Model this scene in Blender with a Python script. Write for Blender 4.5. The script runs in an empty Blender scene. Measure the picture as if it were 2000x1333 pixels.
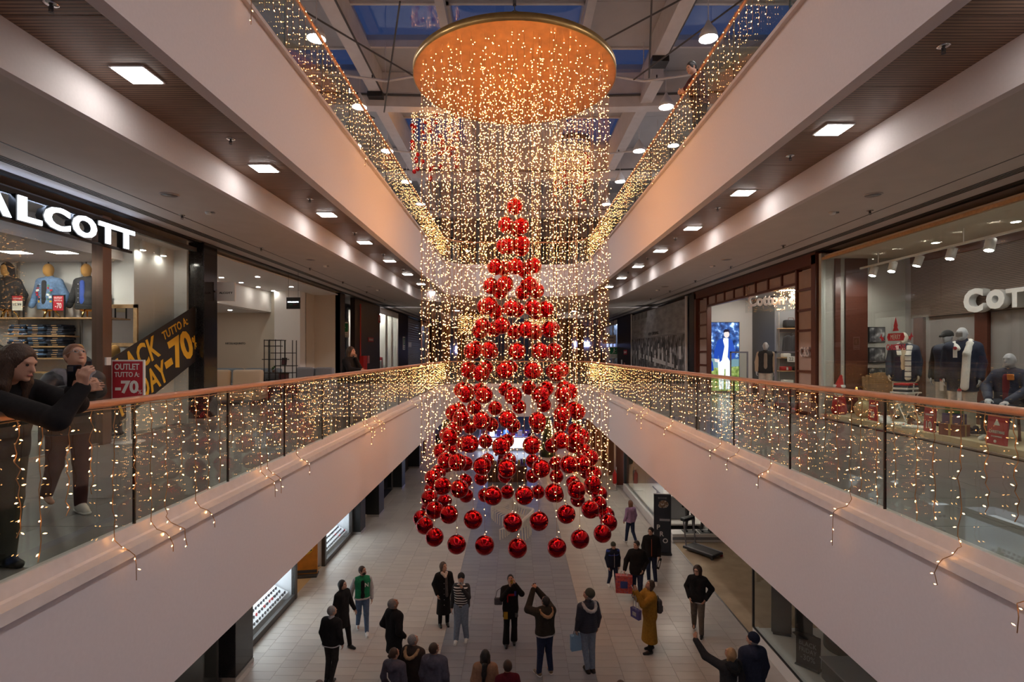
import bpy, bmesh, math, random
import numpy as np
from mathutils import Vector, Matrix, Euler
R = math.radians
PI = math.pi
rng = random.Random(7)
sc = bpy.context.scene
C = sc.collection

# ------------------------------------------------------------------ camera, world, exposure
CAMZ = 7.2
cam_d = bpy.data.cameras.new('camera')
cam_d.sensor_width = 36.0
cam_d.lens = 1050 / 2000 * 36.0
cam_d.shift_x = -0.0025
cam_d.shift_y = 0.01175
cam_d.clip_start = 0.05
cam_d.clip_end = 300
cam = bpy.data.objects.new('camera', cam_d)
C.objects.link(cam)
cam.location = (0, 0, CAMZ)
cam.rotation_euler = (PI / 2, 0, 0)
sc.camera = cam

world = bpy.data.worlds.new('dusk_sky')
sc.world = world
world.use_nodes = True
wb = world.node_tree.nodes['Background']
wb.inputs[0].default_value = (0.16, 0.25, 0.62, 1)
wb.inputs[1].default_value = 0.17

sc.view_settings.view_transform = 'Standard'
sc.view_settings.look = 'None'
sc.view_settings.gamma = 1.0
sc.view_settings.use_curve_mapping = False
sc.view_settings.exposure = 0.2

# strengths of the light sources, seen and added
E_LED = 38.0        # fairy lights
E_DOWN = 27.0      # square downlights
E_PEND = 175.0      # high-bay pendants
E_SHOP = 60.0       # shop ceiling lights

# levels (metres) and plan
F1, F2, ROOF = 5.70, 11.15, 16.1
CX = 0.10                 # centre of the void
HW = 3.10                 # half width of the void at the fascia face
Y0, YE, RC = -1.5, 24.5, 1.3

# ------------------------------------------------------------------ materials
MATS = {}
def nt_new(name):
    m = bpy.data.materials.new(name)
    m.use_nodes = True
    nt = m.node_tree
    return m, nt, nt.nodes['Principled BSDF']

def mat(name, col, rough=0.6, metal=0.0, var=0.0, scale=8.0, bump=0.0, spec=None, coat=0.0, stretch=None):
    if name in MATS: return MATS[name]
    m, nt, b = nt_new(name)
    b.inputs['Base Color'].default_value = (*col, 1)
    b.inputs['Roughness'].default_value = rough
    b.inputs['Metallic'].default_value = metal
    if spec is not None: b.inputs['Specular IOR Level'].default_value = spec
    if coat: b.inputs['Coat Weight'].default_value = coat
    if var or bump:
        tc = nt.nodes.new('ShaderNodeTexCoord')
        mp = nt.nodes.new('ShaderNodeMapping')
        if stretch: mp.inputs['Scale'].default_value = stretch
        no = nt.nodes.new('ShaderNodeTexNoise')
        no.inputs['Scale'].default_value = scale
        no.inputs['Detail'].default_value = 4
        nt.links.new(tc.outputs['Object'], mp.inputs[0])
        nt.links.new(mp.outputs[0], no.inputs['Vector'])
        if var:
            r = nt.nodes.new('ShaderNodeValToRGB')
            r.color_ramp.elements[0].position = 0.3
            r.color_ramp.elements[1].position = 0.7
            r.color_ramp.elements[0].color = (*[max(0, c * (1 - var)) for c in col], 1)
            r.color_ramp.elements[1].color = (*[min(1, c * (1 + var)) for c in col], 1)
            nt.links.new(no.outputs['Fac'], r.inputs[0])
            nt.links.new(r.outputs[0], b.inputs['Base Color'])
        if bump:
            bp = nt.nodes.new('ShaderNodeBump')
            bp.inputs['Strength'].default_value = bump
            bp.inputs['Distance'].default_value = 0.01
            nt.links.new(no.outputs['Fac'], bp.inputs['Height'])
            nt.links.new(bp.outputs[0], b.inputs['Normal'])
    MATS[name] = m
    return m

def emat(name, col, s):
    if name in MATS: return MATS[name]
    m = bpy.data.materials.new(name)
    m.use_nodes = True
    nt = m.node_tree
    nt.nodes.remove(nt.nodes['Principled BSDF'])
    e = nt.nodes.new('ShaderNodeEmission')
    e.inputs[0].default_value = (*col, 1)
    e.inputs[1].default_value = s
    nt.links.new(e.outputs[0], nt.nodes['Material Output'].inputs[0])
    MATS[name] = m
    return m

def glassmat(name, tint=(0.9, 0.95, 0.93), ior=1.5, rough=0.0):
    m = bpy.data.materials.new(name)
    m.use_nodes = True
    nt = m.node_tree
    nt.nodes.remove(nt.nodes['Principled BSDF'])
    t = nt.nodes.new('ShaderNodeBsdfTransparent')
    t.inputs[0].default_value = (*tint, 1)
    g = nt.nodes.new('ShaderNodeBsdfGlossy')
    g.inputs['Roughness'].default_value = rough
    lw = nt.nodes.new('ShaderNodeLayerWeight'); lw.inputs[0].default_value = 0.5
    pw = nt.nodes.new('ShaderNodeMath'); pw.operation = 'POWER'; pw.inputs[1].default_value = 5.0
    nt.links.new(lw.outputs['Facing'], pw.inputs[0])
    f = nt.nodes.new('ShaderNodeMath'); f.operation = 'MULTIPLY_ADD'      # Schlick reflectance of a clear pane
    r0 = ((ior - 1) / (ior + 1)) ** 2
    f.inputs[1].default_value = 1 - r0; f.inputs[2].default_value = r0
    nt.links.new(pw.outputs[0], f.inputs[0])
    mx = nt.nodes.new('ShaderNodeMixShader')
    nt.links.new(f.outputs[0], mx.inputs[0])
    nt.links.new(t.outputs[0], mx.inputs[1])
    nt.links.new(g.outputs[0], mx.inputs[2])
    nt.links.new(mx.outputs[0], nt.nodes['Material Output'].inputs[0])
    MATS[name] = m
    return m

def linemat(name, c1, c2, axis, period, duty=0.2, rough=0.5, grain=0.0, bump=0.3):
    """fine parallel grooves (too fine to build) along one object axis"""
    m, nt, b = nt_new(name)
    tc = nt.nodes.new('ShaderNodeTexCoord')
    sp = nt.nodes.new('ShaderNodeSeparateXYZ')
    nt.links.new(tc.outputs['Object'], sp.inputs[0])
    d = nt.nodes.new('ShaderNodeMath'); d.operation = 'DIVIDE'; d.inputs[1].default_value = period
    nt.links.new(sp.outputs[axis], d.inputs[0])
    fr = nt.nodes.new('ShaderNodeMath'); fr.operation = 'FRACT'
    nt.links.new(d.outputs[0], fr.inputs[0])
    lt = nt.nodes.new('ShaderNodeMath'); lt.operation = 'LESS_THAN'; lt.inputs[1].default_value = duty
    nt.links.new(fr.outputs[0], lt.inputs[0])
    no = nt.nodes.new('ShaderNodeTexNoise'); no.inputs['Scale'].default_value = 3.0; no.inputs['Detail'].default_value = 5
    mp = nt.nodes.new('ShaderNodeMapping')
    s = [1, 1, 1]; s[axis] = 14; mp.inputs['Scale'].default_value = s
    nt.links.new(tc.outputs['Object'], mp.inputs[0]); nt.links.new(mp.outputs[0], no.inputs['Vector'])
    r = nt.nodes.new('ShaderNodeValToRGB')
    r.color_ramp.elements[0].position = 0.3; r.color_ramp.elements[1].position = 0.7
    r.color_ramp.elements[0].color = (*[c * (1 - grain) for c in c1], 1)
    r.color_ramp.elements[1].color = (*[c * (1 + grain) for c in c1], 1)
    nt.links.new(no.outputs['Fac'], r.inputs[0])
    mx = nt.nodes.new('ShaderNodeMix'); mx.data_type = 'RGBA'
    nt.links.new(lt.outputs[0], mx.inputs[0])
    nt.links.new(r.outputs[0], mx.inputs[6]); mx.inputs[7].default_value = (*c2, 1)
    nt.links.new(mx.outputs[2], b.inputs['Base Color'])
    b.inputs['Roughness'].default_value = rough
    bp = nt.nodes.new('ShaderNodeBump'); bp.inputs['Strength'].default_value = bump; bp.inputs['Distance'].default_value = -0.004
    nt.links.new(lt.outputs[0], bp.inputs['Height']); nt.links.new(bp.outputs[0], b.inputs['Normal'])
    MATS[name] = m
    return m

def printmat(name, cols, scale, emit=0.0, rough=0.5, stretch=(1, 1, 1), detail=6):
    """blotchy printed picture: noise through a hard ramp"""
    m, nt, b = nt_new(name)
    tc = nt.nodes.new('ShaderNodeTexCoord'); mp = nt.nodes.new('ShaderNodeMapping')
    mp.inputs['Scale'].default_value = stretch
    no = nt.nodes.new('ShaderNodeTexNoise'); no.inputs['Scale'].default_value = scale; no.inputs['Detail'].default_value = detail
    r = nt.nodes.new('ShaderNodeValToRGB')
    els = r.color_ramp.elements
    n = len(cols)
    els[0].position = 0.3; els[0].color = (*cols[0], 1)
    els[1].position = 0.7; els[1].color = (*cols[-1], 1)
    for i in range(1, n - 1):
        e = els.new(0.3 + 0.4 * i / (n - 1)); e.color = (*cols[i], 1)
    nt.links.new(tc.outputs['Object'], mp.inputs[0]); nt.links.new(mp.outputs[0], no.inputs['Vector'])
    nt.links.new(no.outputs['Fac'], r.inputs[0]); nt.links.new(r.outputs[0], b.inputs['Base Color'])
    b.inputs['Roughness'].default_value = rough
    if emit:
        nt.links.new(r.outputs[0], b.inputs['Emission Color']); b.inputs['Emission Strength'].default_value = emit
    MATS[name] = m
    return m

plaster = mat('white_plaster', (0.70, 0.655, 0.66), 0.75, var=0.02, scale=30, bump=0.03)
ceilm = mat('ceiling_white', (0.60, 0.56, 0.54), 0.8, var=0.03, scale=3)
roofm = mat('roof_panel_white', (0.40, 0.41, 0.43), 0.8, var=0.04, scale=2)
beamm = mat('roof_beam_white', (0.55, 0.54, 0.55), 0.6, var=0.05, scale=4)
alum = mat('ledge_aluminium', (0.62, 0.58, 0.57), 0.55, 0.1, var=0.04, scale=12)
copper = mat('handrail_copper', (0.62, 0.33, 0.22), 0.33, 0.75, var=0.06, scale=10)
wood = linemat('grooved_wood', (0.27, 0.165, 0.11), (0.07, 0.04, 0.028), 1, 0.045, 0.3, 0.45, 0.25)
blk = mat('black_paint', (0.012, 0.012, 0.013), 0.4)
granite = mat('black_granite', (0.018, 0.017, 0.018), 0.12, var=0.5, scale=60)
dgrey = mat('dark_grey', (0.06, 0.058, 0.058), 0.5)
mgrey = mat('mid_grey', (0.25, 0.25, 0.26), 0.5)
white = mat('white_paint', (0.80, 0.79, 0.77), 0.5)
steel = mat('brushed_steel', (0.55, 0.52, 0.50), 0.3, 1.0, var=0.08, scale=40)
chrome = mat('chrome', (0.75, 0.75, 0.76), 0.12, 1.0)
gold = mat('gold_rim', (0.42, 0.27, 0.10), 0.38, 0.9, var=0.1, scale=8)
discm = mat('disc_underside', (0.40, 0.175, 0.06), 0.40, 0.25, var=0.15, scale=5)
redball = mat('red_mirror_bauble', (0.50, 0.002, 0.009), 0.10, 1.0, coat=0.3)
glass = glassmat('clear_glass')
shopglass = glassmat('shop_glass', (0.93, 0.96, 0.95), 1.42)
led = emat('fairy_led', (1.0, 0.45, 0.14), E_LED)
ledw = emat('cool_led', (0.35, 0.45, 1.0), 6.0)
wirem = mat('fairy_wire', (0.30, 0.15, 0.05), 0.5)
downm = emat('downlight_glow', (1.0, 0.95, 0.90), E_DOWN)
pendm = emat('pendant_glow', (1.0, 0.94, 0.96), E_PEND)
shopl = emat('shop_light_glow', (1.0, 0.93, 0.82), E_SHOP)
tile_b = mat('floor_tile_beige', (0.50, 0.45, 0.40), 0.32, var=0.06, scale=1.3)
tile_b2 = mat('floor_tile_sand', (0.47, 0.42, 0.38), 0.34, var=0.06, scale=1.3)
tile_g = mat('floor_tile_grey', (0.27, 0.28, 0.31), 0.30, var=0.06, scale=1.3)
tile_g2 = mat('floor_tile_slate', (0.25, 0.26, 0.29), 0.32, var=0.06, scale=1.3)
grout = mat('grout', (0.16, 0.14, 0.13), 0.8)
tile_u = mat('gallery_tile', (0.22, 0.205, 0.20), 0.25, var=0.06, scale=1.2)

# ------------------------------------------------------------------ mesh helpers
class MB:
    def __init__(s): s.v = []; s.f = []; s.m = []
    def add(s, v, f, mi=0, M=None):
        o = len(s.v)
        if M is not None: v = [tuple(M @ Vector(p)) for p in v]
        s.v += [tuple(p) for p in v]
        s.f += [tuple(i + o for i in q) for q in f]
        s.m += [mi] * len(f)
        return s
    def box(s, c, d, mi=0, rz=0, rx=0, ry=0):
        x, y, z = d[0] / 2, d[1] / 2, d[2] / 2
        v = [(-x, -y, -z), (x, -y, -z), (x, y, -z), (-x, y, -z), (-x, -y, z), (x, -y, z), (x, y, z), (-x, y, z)]
        f = [(0, 3, 2, 1), (4, 5, 6, 7), (0, 1, 5, 4), (1, 2, 6, 5), (2, 3, 7, 6), (3, 0, 4, 7)]
        M = Matrix.Translation(c) @ Euler((rx, ry, rz)).to_matrix().to_4x4()
        return s.add(v, f, mi, M)
    def b2(s, x0, x1, y0, y1, z0, z1, mi=0):
        return s.box(((x0 + x1) / 2, (y0 + y1) / 2, (z0 + z1) / 2), (abs(x1 - x0), abs(y1 - y0), abs(z1 - z0)), mi)
    def bev(s, c, d, b=0.02, mi=0, rz=0, rx=0, ry=0):
        bm = bmesh.new()
        bmesh.ops.create_cube(bm, size=1)
        bmesh.ops.scale(bm, vec=d, verts=bm.verts)
        bmesh.ops.bevel(bm, geom=list(bm.edges), offset=min(b, min(d) * 0.49), segments=2, affect='EDGES', profile=0.6)
        bm.verts.index_update()
        M = Matrix.Translation(c) @ Euler((rx, ry, rz)).to_matrix().to_4x4()
        s.add([v.co[:] for v in bm.verts], [[v.index for v in f.verts] for f in bm.faces], mi, M)
        bm.free()
        return s
    def tube(s, pts, r, n=6, mi=0, cap=True):
        P = [Vector(p) for p in pts]
        k = len(P)
        rs = r if isinstance(r, (list, tuple)) else [r] * k
        o = len(s.v); up = None
        for i in range(k):
            t = (P[min(i + 1, k - 1)] - P[max(i - 1, 0)])
            t = t.normalized() if t.length > 1e-9 else Vector((0, 0, 1))
            if up is None: up = Vector((0, 0, 1)) if abs(t.z) < 0.9 else Vector((1, 0, 0))
            a = t.cross(up)
            if a.length < 1e-5: a = t.orthogonal()
            a.normalize(); b = a.cross(t).normalized(); up = b
            for j in range(n):
                q = 2 * PI * j / n
                s.v.append(tuple(P[i] + a * (rs[i] * math.cos(q)) + b * (rs[i] * math.sin(q))))
        for i in range(k - 1):
            for j in range(n):
                s.f.append((o + i * n + j, o + i * n + (j + 1) % n, o + (i + 1) * n + (j + 1) % n, o + (i + 1) * n + j)); s.m.append(mi)
        if cap:
            s.f.append(tuple(o + j for j in range(n))); s.m.append(mi)
            s.f.append(tuple(o + (k - 1) * n + j for j in reversed(range(n)))); s.m.append(mi)
        return s
    def lathe(s, prof, n=16, c=(0, 0, 0), mi=0, M=None):
        v = []; f = []
        k = len(prof)
        for (r, z) in prof:
            for j in range(n):
                q = 2 * PI * j / n
                v.append((c[0] + r * math.cos(q), c[1] + r * math.sin(q), c[2] + z))
        for i in range(k - 1):
            for j in range(n):
                f.append((i * n + j, i * n + (j + 1) % n, (i + 1) * n + (j + 1) % n, (i + 1) * n + j))
        loop = abs(prof[0][0] - prof[-1][0]) < 1e-9 and abs(prof[0][1] - prof[-1][1]) < 1e-9
        if prof[0][0] > 1.1e-4 and not loop: f.append(tuple(reversed(range(n))))
        if prof[-1][0] > 1.1e-4 and not loop: f.append(tuple((k - 1) * n + j for j in range(n)))
        return s.add(v, f, mi, M)
    def sph(s, c, r, n=12, m=8, mi=0, sc3=(1, 1, 1)):
        prof = [(max(1e-5, r * math.sin(PI * i / m)), -r * math.cos(PI * i / m)) for i in range(m + 1)]
        M = Matrix.Translation(c) @ Matrix.Diagonal((*sc3, 1))
        return s.lathe(prof, n, (0, 0, 0), mi, M)
    def prism(s, poly, t, mi=0, M=None):
        """polygon in local XZ, thickness t along Y (front face at y=-t/2)"""
        n = len(poly)
        v = [(p[0], -t / 2, p[1]) for p in poly] + [(p[0], t / 2, p[1]) for p in poly]
        f = [tuple(range(n)), tuple(reversed(range(n, 2 * n)))]
        f += [(i, n + i, n + (i + 1) % n, (i + 1) % n) for i in range(n)]
        return s.add(v, f, mi, M)
    def mesh(s, name, mats, smooth=False):
        me = bpy.data.meshes.new(name)
        me.from_pydata(s.v, [], s.f)
        if not isinstance(mats, (list, tuple)): mats = [mats]
        for m in mats: me.materials.append(m)
        if len(mats) > 1: me.polygons.foreach_set('material_index', s.m)
        if smooth: me.polygons.foreach_set('use_smooth', [True] * len(me.polygons))
        me.update()
        return me
    def build(s, name, mats, parent=None, smooth=False, loc=None):
        return ob(name, s.mesh(name, mats, smooth), parent, loc)

def ob(name, data, parent=None, loc=None, rz=0, rot=None):
    o = bpy.data.objects.new(name, data)
    C.objects.link(o)
    if parent is not None: o.parent = parent
    if loc is not None: o.location = loc
    if rot is not None: o.rotation_euler = rot
    elif rz: o.rotation_euler = (0, 0, rz)
    return o
def tag(o, label, cat, group=None):
    o['label'] = label; o['category'] = cat
    if group: o['group'] = group
    return o
def thing(name, label, cat, loc=(0, 0, 0), rz=0, group=None):
    o = bpy.data.objects.new(name, None)
    o.empty_display_size = 0.1
    C.objects.link(o); o.location = loc; o.rotation_euler = (0, 0, rz)
    return tag(o, label, cat, group)
def struct(o):
    o['kind'] = 'structure'; return o
def stuff(o):
    o['kind'] = 'stuff'; return o
def copy_tree(o, parent=None):
    c = o.copy(); C.objects.link(c)
    if parent is not None: c.parent = parent
    for ch in o.children: copy_tree(ch, c)
    return c

_txt = {}
def text_mesh(s, w=None, h=None, depth=0.01, bold=0.0, m=None, shear=0.0):
    """lettering as a solid mesh in XY, centred, fitted to width w and/or height h"""
    cu = bpy.data.curves.new('lettering', 'FONT')
    cu.body = s; cu.align_x = 'CENTER'; cu.size = 1.0; cu.offset = bold; cu.extrude = 0.05; cu.resolution_u = 3
    cu.shear = shear
    o = bpy.data.objects.new('lettering', cu)
    if 'sc' not in _txt: _txt['sc'] = bpy.data.scenes.new('lettering_scene')
    _txt['sc'].collection.objects.link(o)
    vl = _txt['sc'].view_layers[0]; vl.update()
    me = bpy.data.meshes.new_from_object(o.evaluated_get(vl.depsgraph))
    bpy.data.objects.remove(o)
    n = len(me.vertices); a = np.empty(n * 3); me.vertices.foreach_get('co', a); a = a.reshape(-1, 3)
    lo, hi = a.min(0), a.max(0); a -= (lo + hi) / 2
    d = hi - lo
    sx = w / d[0] if w else None; sy = h / d[1] if h else None
    sx = sx or sy; sy = sy or sx
    a *= (sx, sy, depth / max(d[2], 1e-6))
    me.vertices.foreach_set('co', a.ravel()); me.update()
    me.materials.clear()
    if m: me.materials.append(m)
    return me
def letters(s, parent, loc, w=None, h=None, m=None, depth=0.01, bold=0.0, face='front', name='lettering', tilt=0.0, shear=0.0):
    """lettering standing upright in the parent's frame; its front looks along local -Y"""
    me = text_mesh(s, w, h, depth, bold, m, shear)
    o = ob(name, me, parent, loc)
    o.rotation_euler = (Euler((PI / 2, 0, 0)).to_matrix() @ Euler((0, 0, tilt)).to_matrix()).to_euler()
    return o
FR, FL, FC = -PI / 2, PI / 2, 0.0     # rz of things whose front looks to -X (right shops), +X (left shops), the camera

_ones = ['', 'first', 'second', 'third', 'fourth', 'fifth', 'sixth', 'seventh', 'eighth', 'ninth', 'tenth', 'eleventh', 'twelfth', 'thirteenth', 'fourteenth', 'fifteenth', 'sixteenth', 'seventeenth', 'eighteenth', 'nineteenth']
_tens = [('', ''), ('', ''), ('twenty', 'twentieth'), ('thirty', 'thirtieth'), ('forty', 'fortieth'), ('fifty', 'fiftieth'), ('sixty', 'sixtieth'), ('seventy', 'seventieth'), ('eighty', 'eightieth'), ('ninety', 'ninetieth')]
def nth(n):
    """1 -> first, 22 -> twenty-second"""
    if n < 20: return _ones[n]
    if n >= 100: return 'hundredth' if n == 100 else 'hundred-and-' + nth(n - 100)
    return _tens[n // 10][1] if n % 10 == 0 else _tens[n // 10][0] + '-' + _ones[n % 10]
# ------------------------------------------------------------------ the setting: void edges swept along a U-shaped path
def u_path(o, y0=Y0, n=8):
    """plan line at offset o outward from the fascia face: left side, rounded far end, right side"""
    h = HW + o; ye = YE + o; r = max(0.05, RC + o)
    pts = [(CX - h, y0, -1, 0)]
    for i in range(n + 1):
        a = PI - (PI / 2) * i / n
        pts.append((CX - h + r + r * math.cos(a), ye - r + r * math.sin(a), math.cos(a), math.sin(a)))
    for i in range(n + 1):
        a = PI / 2 - (PI / 2) * i / n
        pts.append((CX + h - r + r * math.cos(a), ye - r + r * math.sin(a), math.cos(a), math.sin(a)))
    pts.append((CX + h, y0, 1, 0))
    return [(p[0], p[1]) for p in pts]
def sweep(prof, mb=None, mi=0):
    """closed cross-section [(offset, z)...] along the U path"""
    mb = mb or MB()
    lines = [u_path(o) for o, z in prof]
    k = len(prof); n = len(lines[0])
    v = []; f = []
    for i in range(n):
        for j in range(k): v.append((lines[j][i][0], lines[j][i][1], prof[j][1]))
    for i in range(n - 1):
        for j in range(k):
            f.append((i * k + j, i * k + (j + 1) % k, (i + 1) * k + (j + 1) % k, (i + 1) * k + j))
    f.append(tuple(range(k))); f.append(tuple((n - 1) * k + j for j in reversed(range(k))))
    return mb.add(v, f, mi)
def rect(o0, o1, z0, z1): return [(o0, z0), (o1, z0), (o1, z1), (o0, z1)]

XL1, XR1 = -6.80, 7.10        # first-floor shop fronts
XL0, XR0 = -6.45, 6.00        # ground-floor shop fronts

# balcony fronts
struct(sweep(rect(0.0, 0.09, 4.30, 5.66)).build('wall_lower', plaster))
struct(sweep(rect(0.0, 0.07, 9.78, 11.09)).build('wall_upper', plaster))
# metal ledges: pieces of coping along each edge, joints left open
def ledge_pieces(z, name, tr):
    par = struct(sweep([(-0.06, z - 0.075), (0.02, z - 0.075), (0.02, z - 0.02), (0.13, z - 0.02), (0.13, z - 0.06), (0.16, z - 0.06), (0.16, z + 0.06), (0.14, z + 0.06), (0.06, z - 0.004), (-0.045, z - 0.004)]).build(tr, alum))
    # shoe rail that holds the glass
    sweep([(0.075, z + 0.002), (0.165, z + 0.002), (0.165, z + 0.1), (0.10, z + 0.1)]).build('shoe_rail', alum, par)
    return par
ledge_pieces(F1, 'lower', 'trim_1')
ledge_pieces(F2, 'upper', 'trim_2')

# gallery floors (slabs)
def slab(z0, z1, name, m):
    mb = MB()
    sweep(rect(0.09, 4.2, z0, z1), mb)
    mb.b2(CX - HW - 4.2, CX + HW + 4.2, YE + 4.2, 30.0, z0, z1)
    mb.b2(CX - HW - 4.2, CX - HW + 0.2, 30.0, 52, z0, z1)
    mb.b2(CX + HW - 0.2, CX + HW + 4.2, 30.0, 52, z0, z1)
    mb.b2(-11.5, XL1 - 0.2, Y0, 52, z0, z1); mb.b2(XR1 - 0.2, 11.5, Y0, 52, z0, z1)
    return mb.build(name, m)
fl1 = struct(slab(F1 - 0.35, F1 - 0.012, 'floor', grout))
fl2 = struct(slab(F2 - 0.4, F2, 'floor', tile_u))
# large gallery tiles on the first floor
tmesh = MB().b2(-0.447, 0.447, -0.447, 0.447, -0.012, 0).mesh('gallery_tile', tile_u)
for side in (-1, 1):
    for i in range(4):
        for j in range(24):
            ob('tile', tmesh, fl1, (CX + side * (HW + 0.19 + 0.45 + 0.9 * i), 0.6 + 0.9 * j, F1))
mb = MB(); mb.b2(-11.4, XL1 - 0.02, 2, 30, F1 - 0.01, F1 - 0.001); mb.b2(XR1 + 0.02, 11.4, 2, 30, F1 - 0.01, F1 - 0.001)
mb.build('shop_flooring', tile_u, fl1)

# ceiling under the upper gallery: lip, recessed grooved wood strip, white step, lower ceiling
cl = struct(sweep(rect(0.07, 0.14, 9.78, 10.1)).build('trim_3', plaster))
st = struct(sweep(rect(1.30, 1.40, 9.59, 10.06)).build('trim_4', plaster))
mb = MB(); sweep(rect(1.40, 4.5, 9.59, 9.66), mb)
for s0, s1 in ((XL1 - 5, CX - HW - 4.4), (CX + HW + 4.4, XR1 + 5)): mb.b2(s0, s1, Y0, 46, 9.7, 9.78)
for s0, s1 in ((CX - HW - 4.5, CX - HW - 1.4), (CX + HW + 1.4, CX + HW + 4.5)): mb.b2(s0, s1, YE + 4.0, 46, 9.59, 9.66)
low = struct(mb.build('ceiling', ceilm))
# wood panels between the joints, one object each
pan = MB().b2(-0.58, 0.58, -0.596, 0.596, 0, 0.04).mesh('wood_panel', wood)
wpar = struct(sweep(rect(0.14, 1.30, 10.075, 10.12)).build('ceiling', dgrey))
for side in (-1, 1):
    for j in range(21):
        ob('wood_panel', pan, wpar, (CX + side * (HW + 0.72), -0.9 + 1.2 * j, 10.03))
mb = MB()
for j in range(9): mb.b2(CX - HW + 0.3 + j * 0.72, CX - HW + 0.3 + j * 0.72 + 0.71, YE + 0.14, YE + 1.3, 10.03, 10.07)
mb.build('wood_panel', wood, wpar)
mb = MB()
for side in (-1, 1): mb.b2(CX + side * (HW + 0.14), CX + side * (HW + 1.3), 24.0, 46, 10.035, 10.07)
mb.build('wood_panel', wood, wpar)
# slot diffusers and shadow gap along the shop fronts
for s, x in ((-1, XL1), (1, XR1)):
    mb = MB()
    for k in range(4): mb.b2(x - s * (0.42 + 0.05 * k), x - s * (0.44 + 0.05 * k), Y0, 45, 9.583, 9.592)
    mb.build('slot_vent', blk, low)
    MB().b2(x - s * 0.02, x - s * 0.12, Y0, 45, 9.55, 9.592).build('shadow_gap', blk, low)
    MB().b2(x - s * 0.98, x - s * 1.0, Y0, 45, 9.586, 9.592).build('joint_strip', dgrey, low)

# ground floor
g = MB(); g.b2(-11, 11, 4, 75, -0.3, -0.012)
gf = struct(g.build('floor', grout))
TW, TD = 0.6, 0.3
tm = [MB().b2(-TW / 2 + 0.003, TW / 2 - 0.003, -TD / 2 + 0.003, TD / 2 - 0.003, -0.012, 0).mesh('floor_tile', m) for m in (tile_b, tile_b2, tile_g, tile_g2)]
cells = []
for i in range(-11, 11):
    xc = 0.02 + TW * (i + 0.5)
    if not (XL0 - 0.3 < xc < XR0 + 0.1): continue
    for j in range(0, 110):
        yc = 9.0 + TD * j + (0.15 if i % 2 else 0)
        vis = (yc > 10.9) and abs(xc) < 5.3 * yc / 13.5 + 0.5
        cells.append((yc if vis else 99 + yc, xc, yc))
cells.sort()
rest = MB()
for n, (key, xc, yc) in enumerate(cells):
    gz = 2 if abs(xc - 0.02) < 1.95 else 0
    q = gz + (rng.random() < 0.4)
    if n < 300:
        ob('floor_tile', tm[q], gf, (xc, yc, 0))
    else:
        rest.b2(xc - TW / 2 + 0.003, xc + TW / 2 - 0.003, yc - TD / 2 + 0.003, yc + TD / 2 - 0.003, -0.012, 0, q)
stuff(rest.build('floor_tiles', [tile_b, tile_b2, tile_g, tile_g2], gf))
MB().b2(-11, 11, 42.1, 75, -0.02, -0.001).build('far_flooring', tile_b, gf)
# ceilings over the ground-floor walkways
mb = MB()
sweep(rect(0.09, 4.2, 4.32, 4.5), mb); mb.b2(-11, 11, YE + 4, 52, 4.32, 4.5)
mb.b2(-11, CX - HW - 4.1, 3, YE + 4, 4.32, 4.5); mb.b2(CX + HW + 4.1, 11, 3, YE + 4, 4.32, 4.5)
struct(mb.build('ceiling', ceilm))
# outer walls: back of the shops, ends, bridge behind the camera
wl = MB(); wl.b2(-11.7, -11.5, -4, 76, 0, ROOF); struct(wl.build('wall_left', plaster))
wr = MB(); wr.b2(11.5, 11.7, -4, 76, 0, ROOF); struct(wr.build('wall_right', plaster))
wb_ = MB(); wb_.b2(-11.7, 11.7, -4.2, -4, 0, ROOF); struct(wb_.build('wall_back', plaster))
we = MB(); we.b2(-11.7, 11.7, 75, 75.2, 0, 5.2); struct(we.build('wall_far', plaster))
MB().b2(-11.5, 11.5, -4, Y0, F1 - 0.35, F1).build('floor', tile_u)['kind'] = 'structure'
# upper gallery side walls and end wall with dark window bands
for s, nm in ((-1, 'wall_gallery_left'), (1, 'wall_gallery_right')):
    struct(MB().b2(s * 7.3, s * 7.5, -4, 37, F2, ROOF).build(nm, mat('gallery_wall', (0.45, 0.43, 0.42), 0.8)))
ew = MB(); ew.b2(-11.5, 11.5, 37, 37.2, 15.2, ROOF); ew.b2(-11.5, 11.5, 37, 37.2, 9.6, F2 + 0.3)
for k in range(12): ew.b2(-9.2 + k * 1.65, -9.2 + k * 1.65 + 0.35, 36.95, 37.2, F2, 15.2)
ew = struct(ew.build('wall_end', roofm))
pane = MB().b2(-0.64, 0.64, -0.02, 0.02, 0, 3.75).mesh('pane', mat('dark_pane', (0.05, 0.06, 0.08), 0.15))
for k in range(11): ob('pane', pane, ew, (-9.2 + 0.35 + 0.65 + k * 1.65, 37.1, F2 + 0.3))

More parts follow.
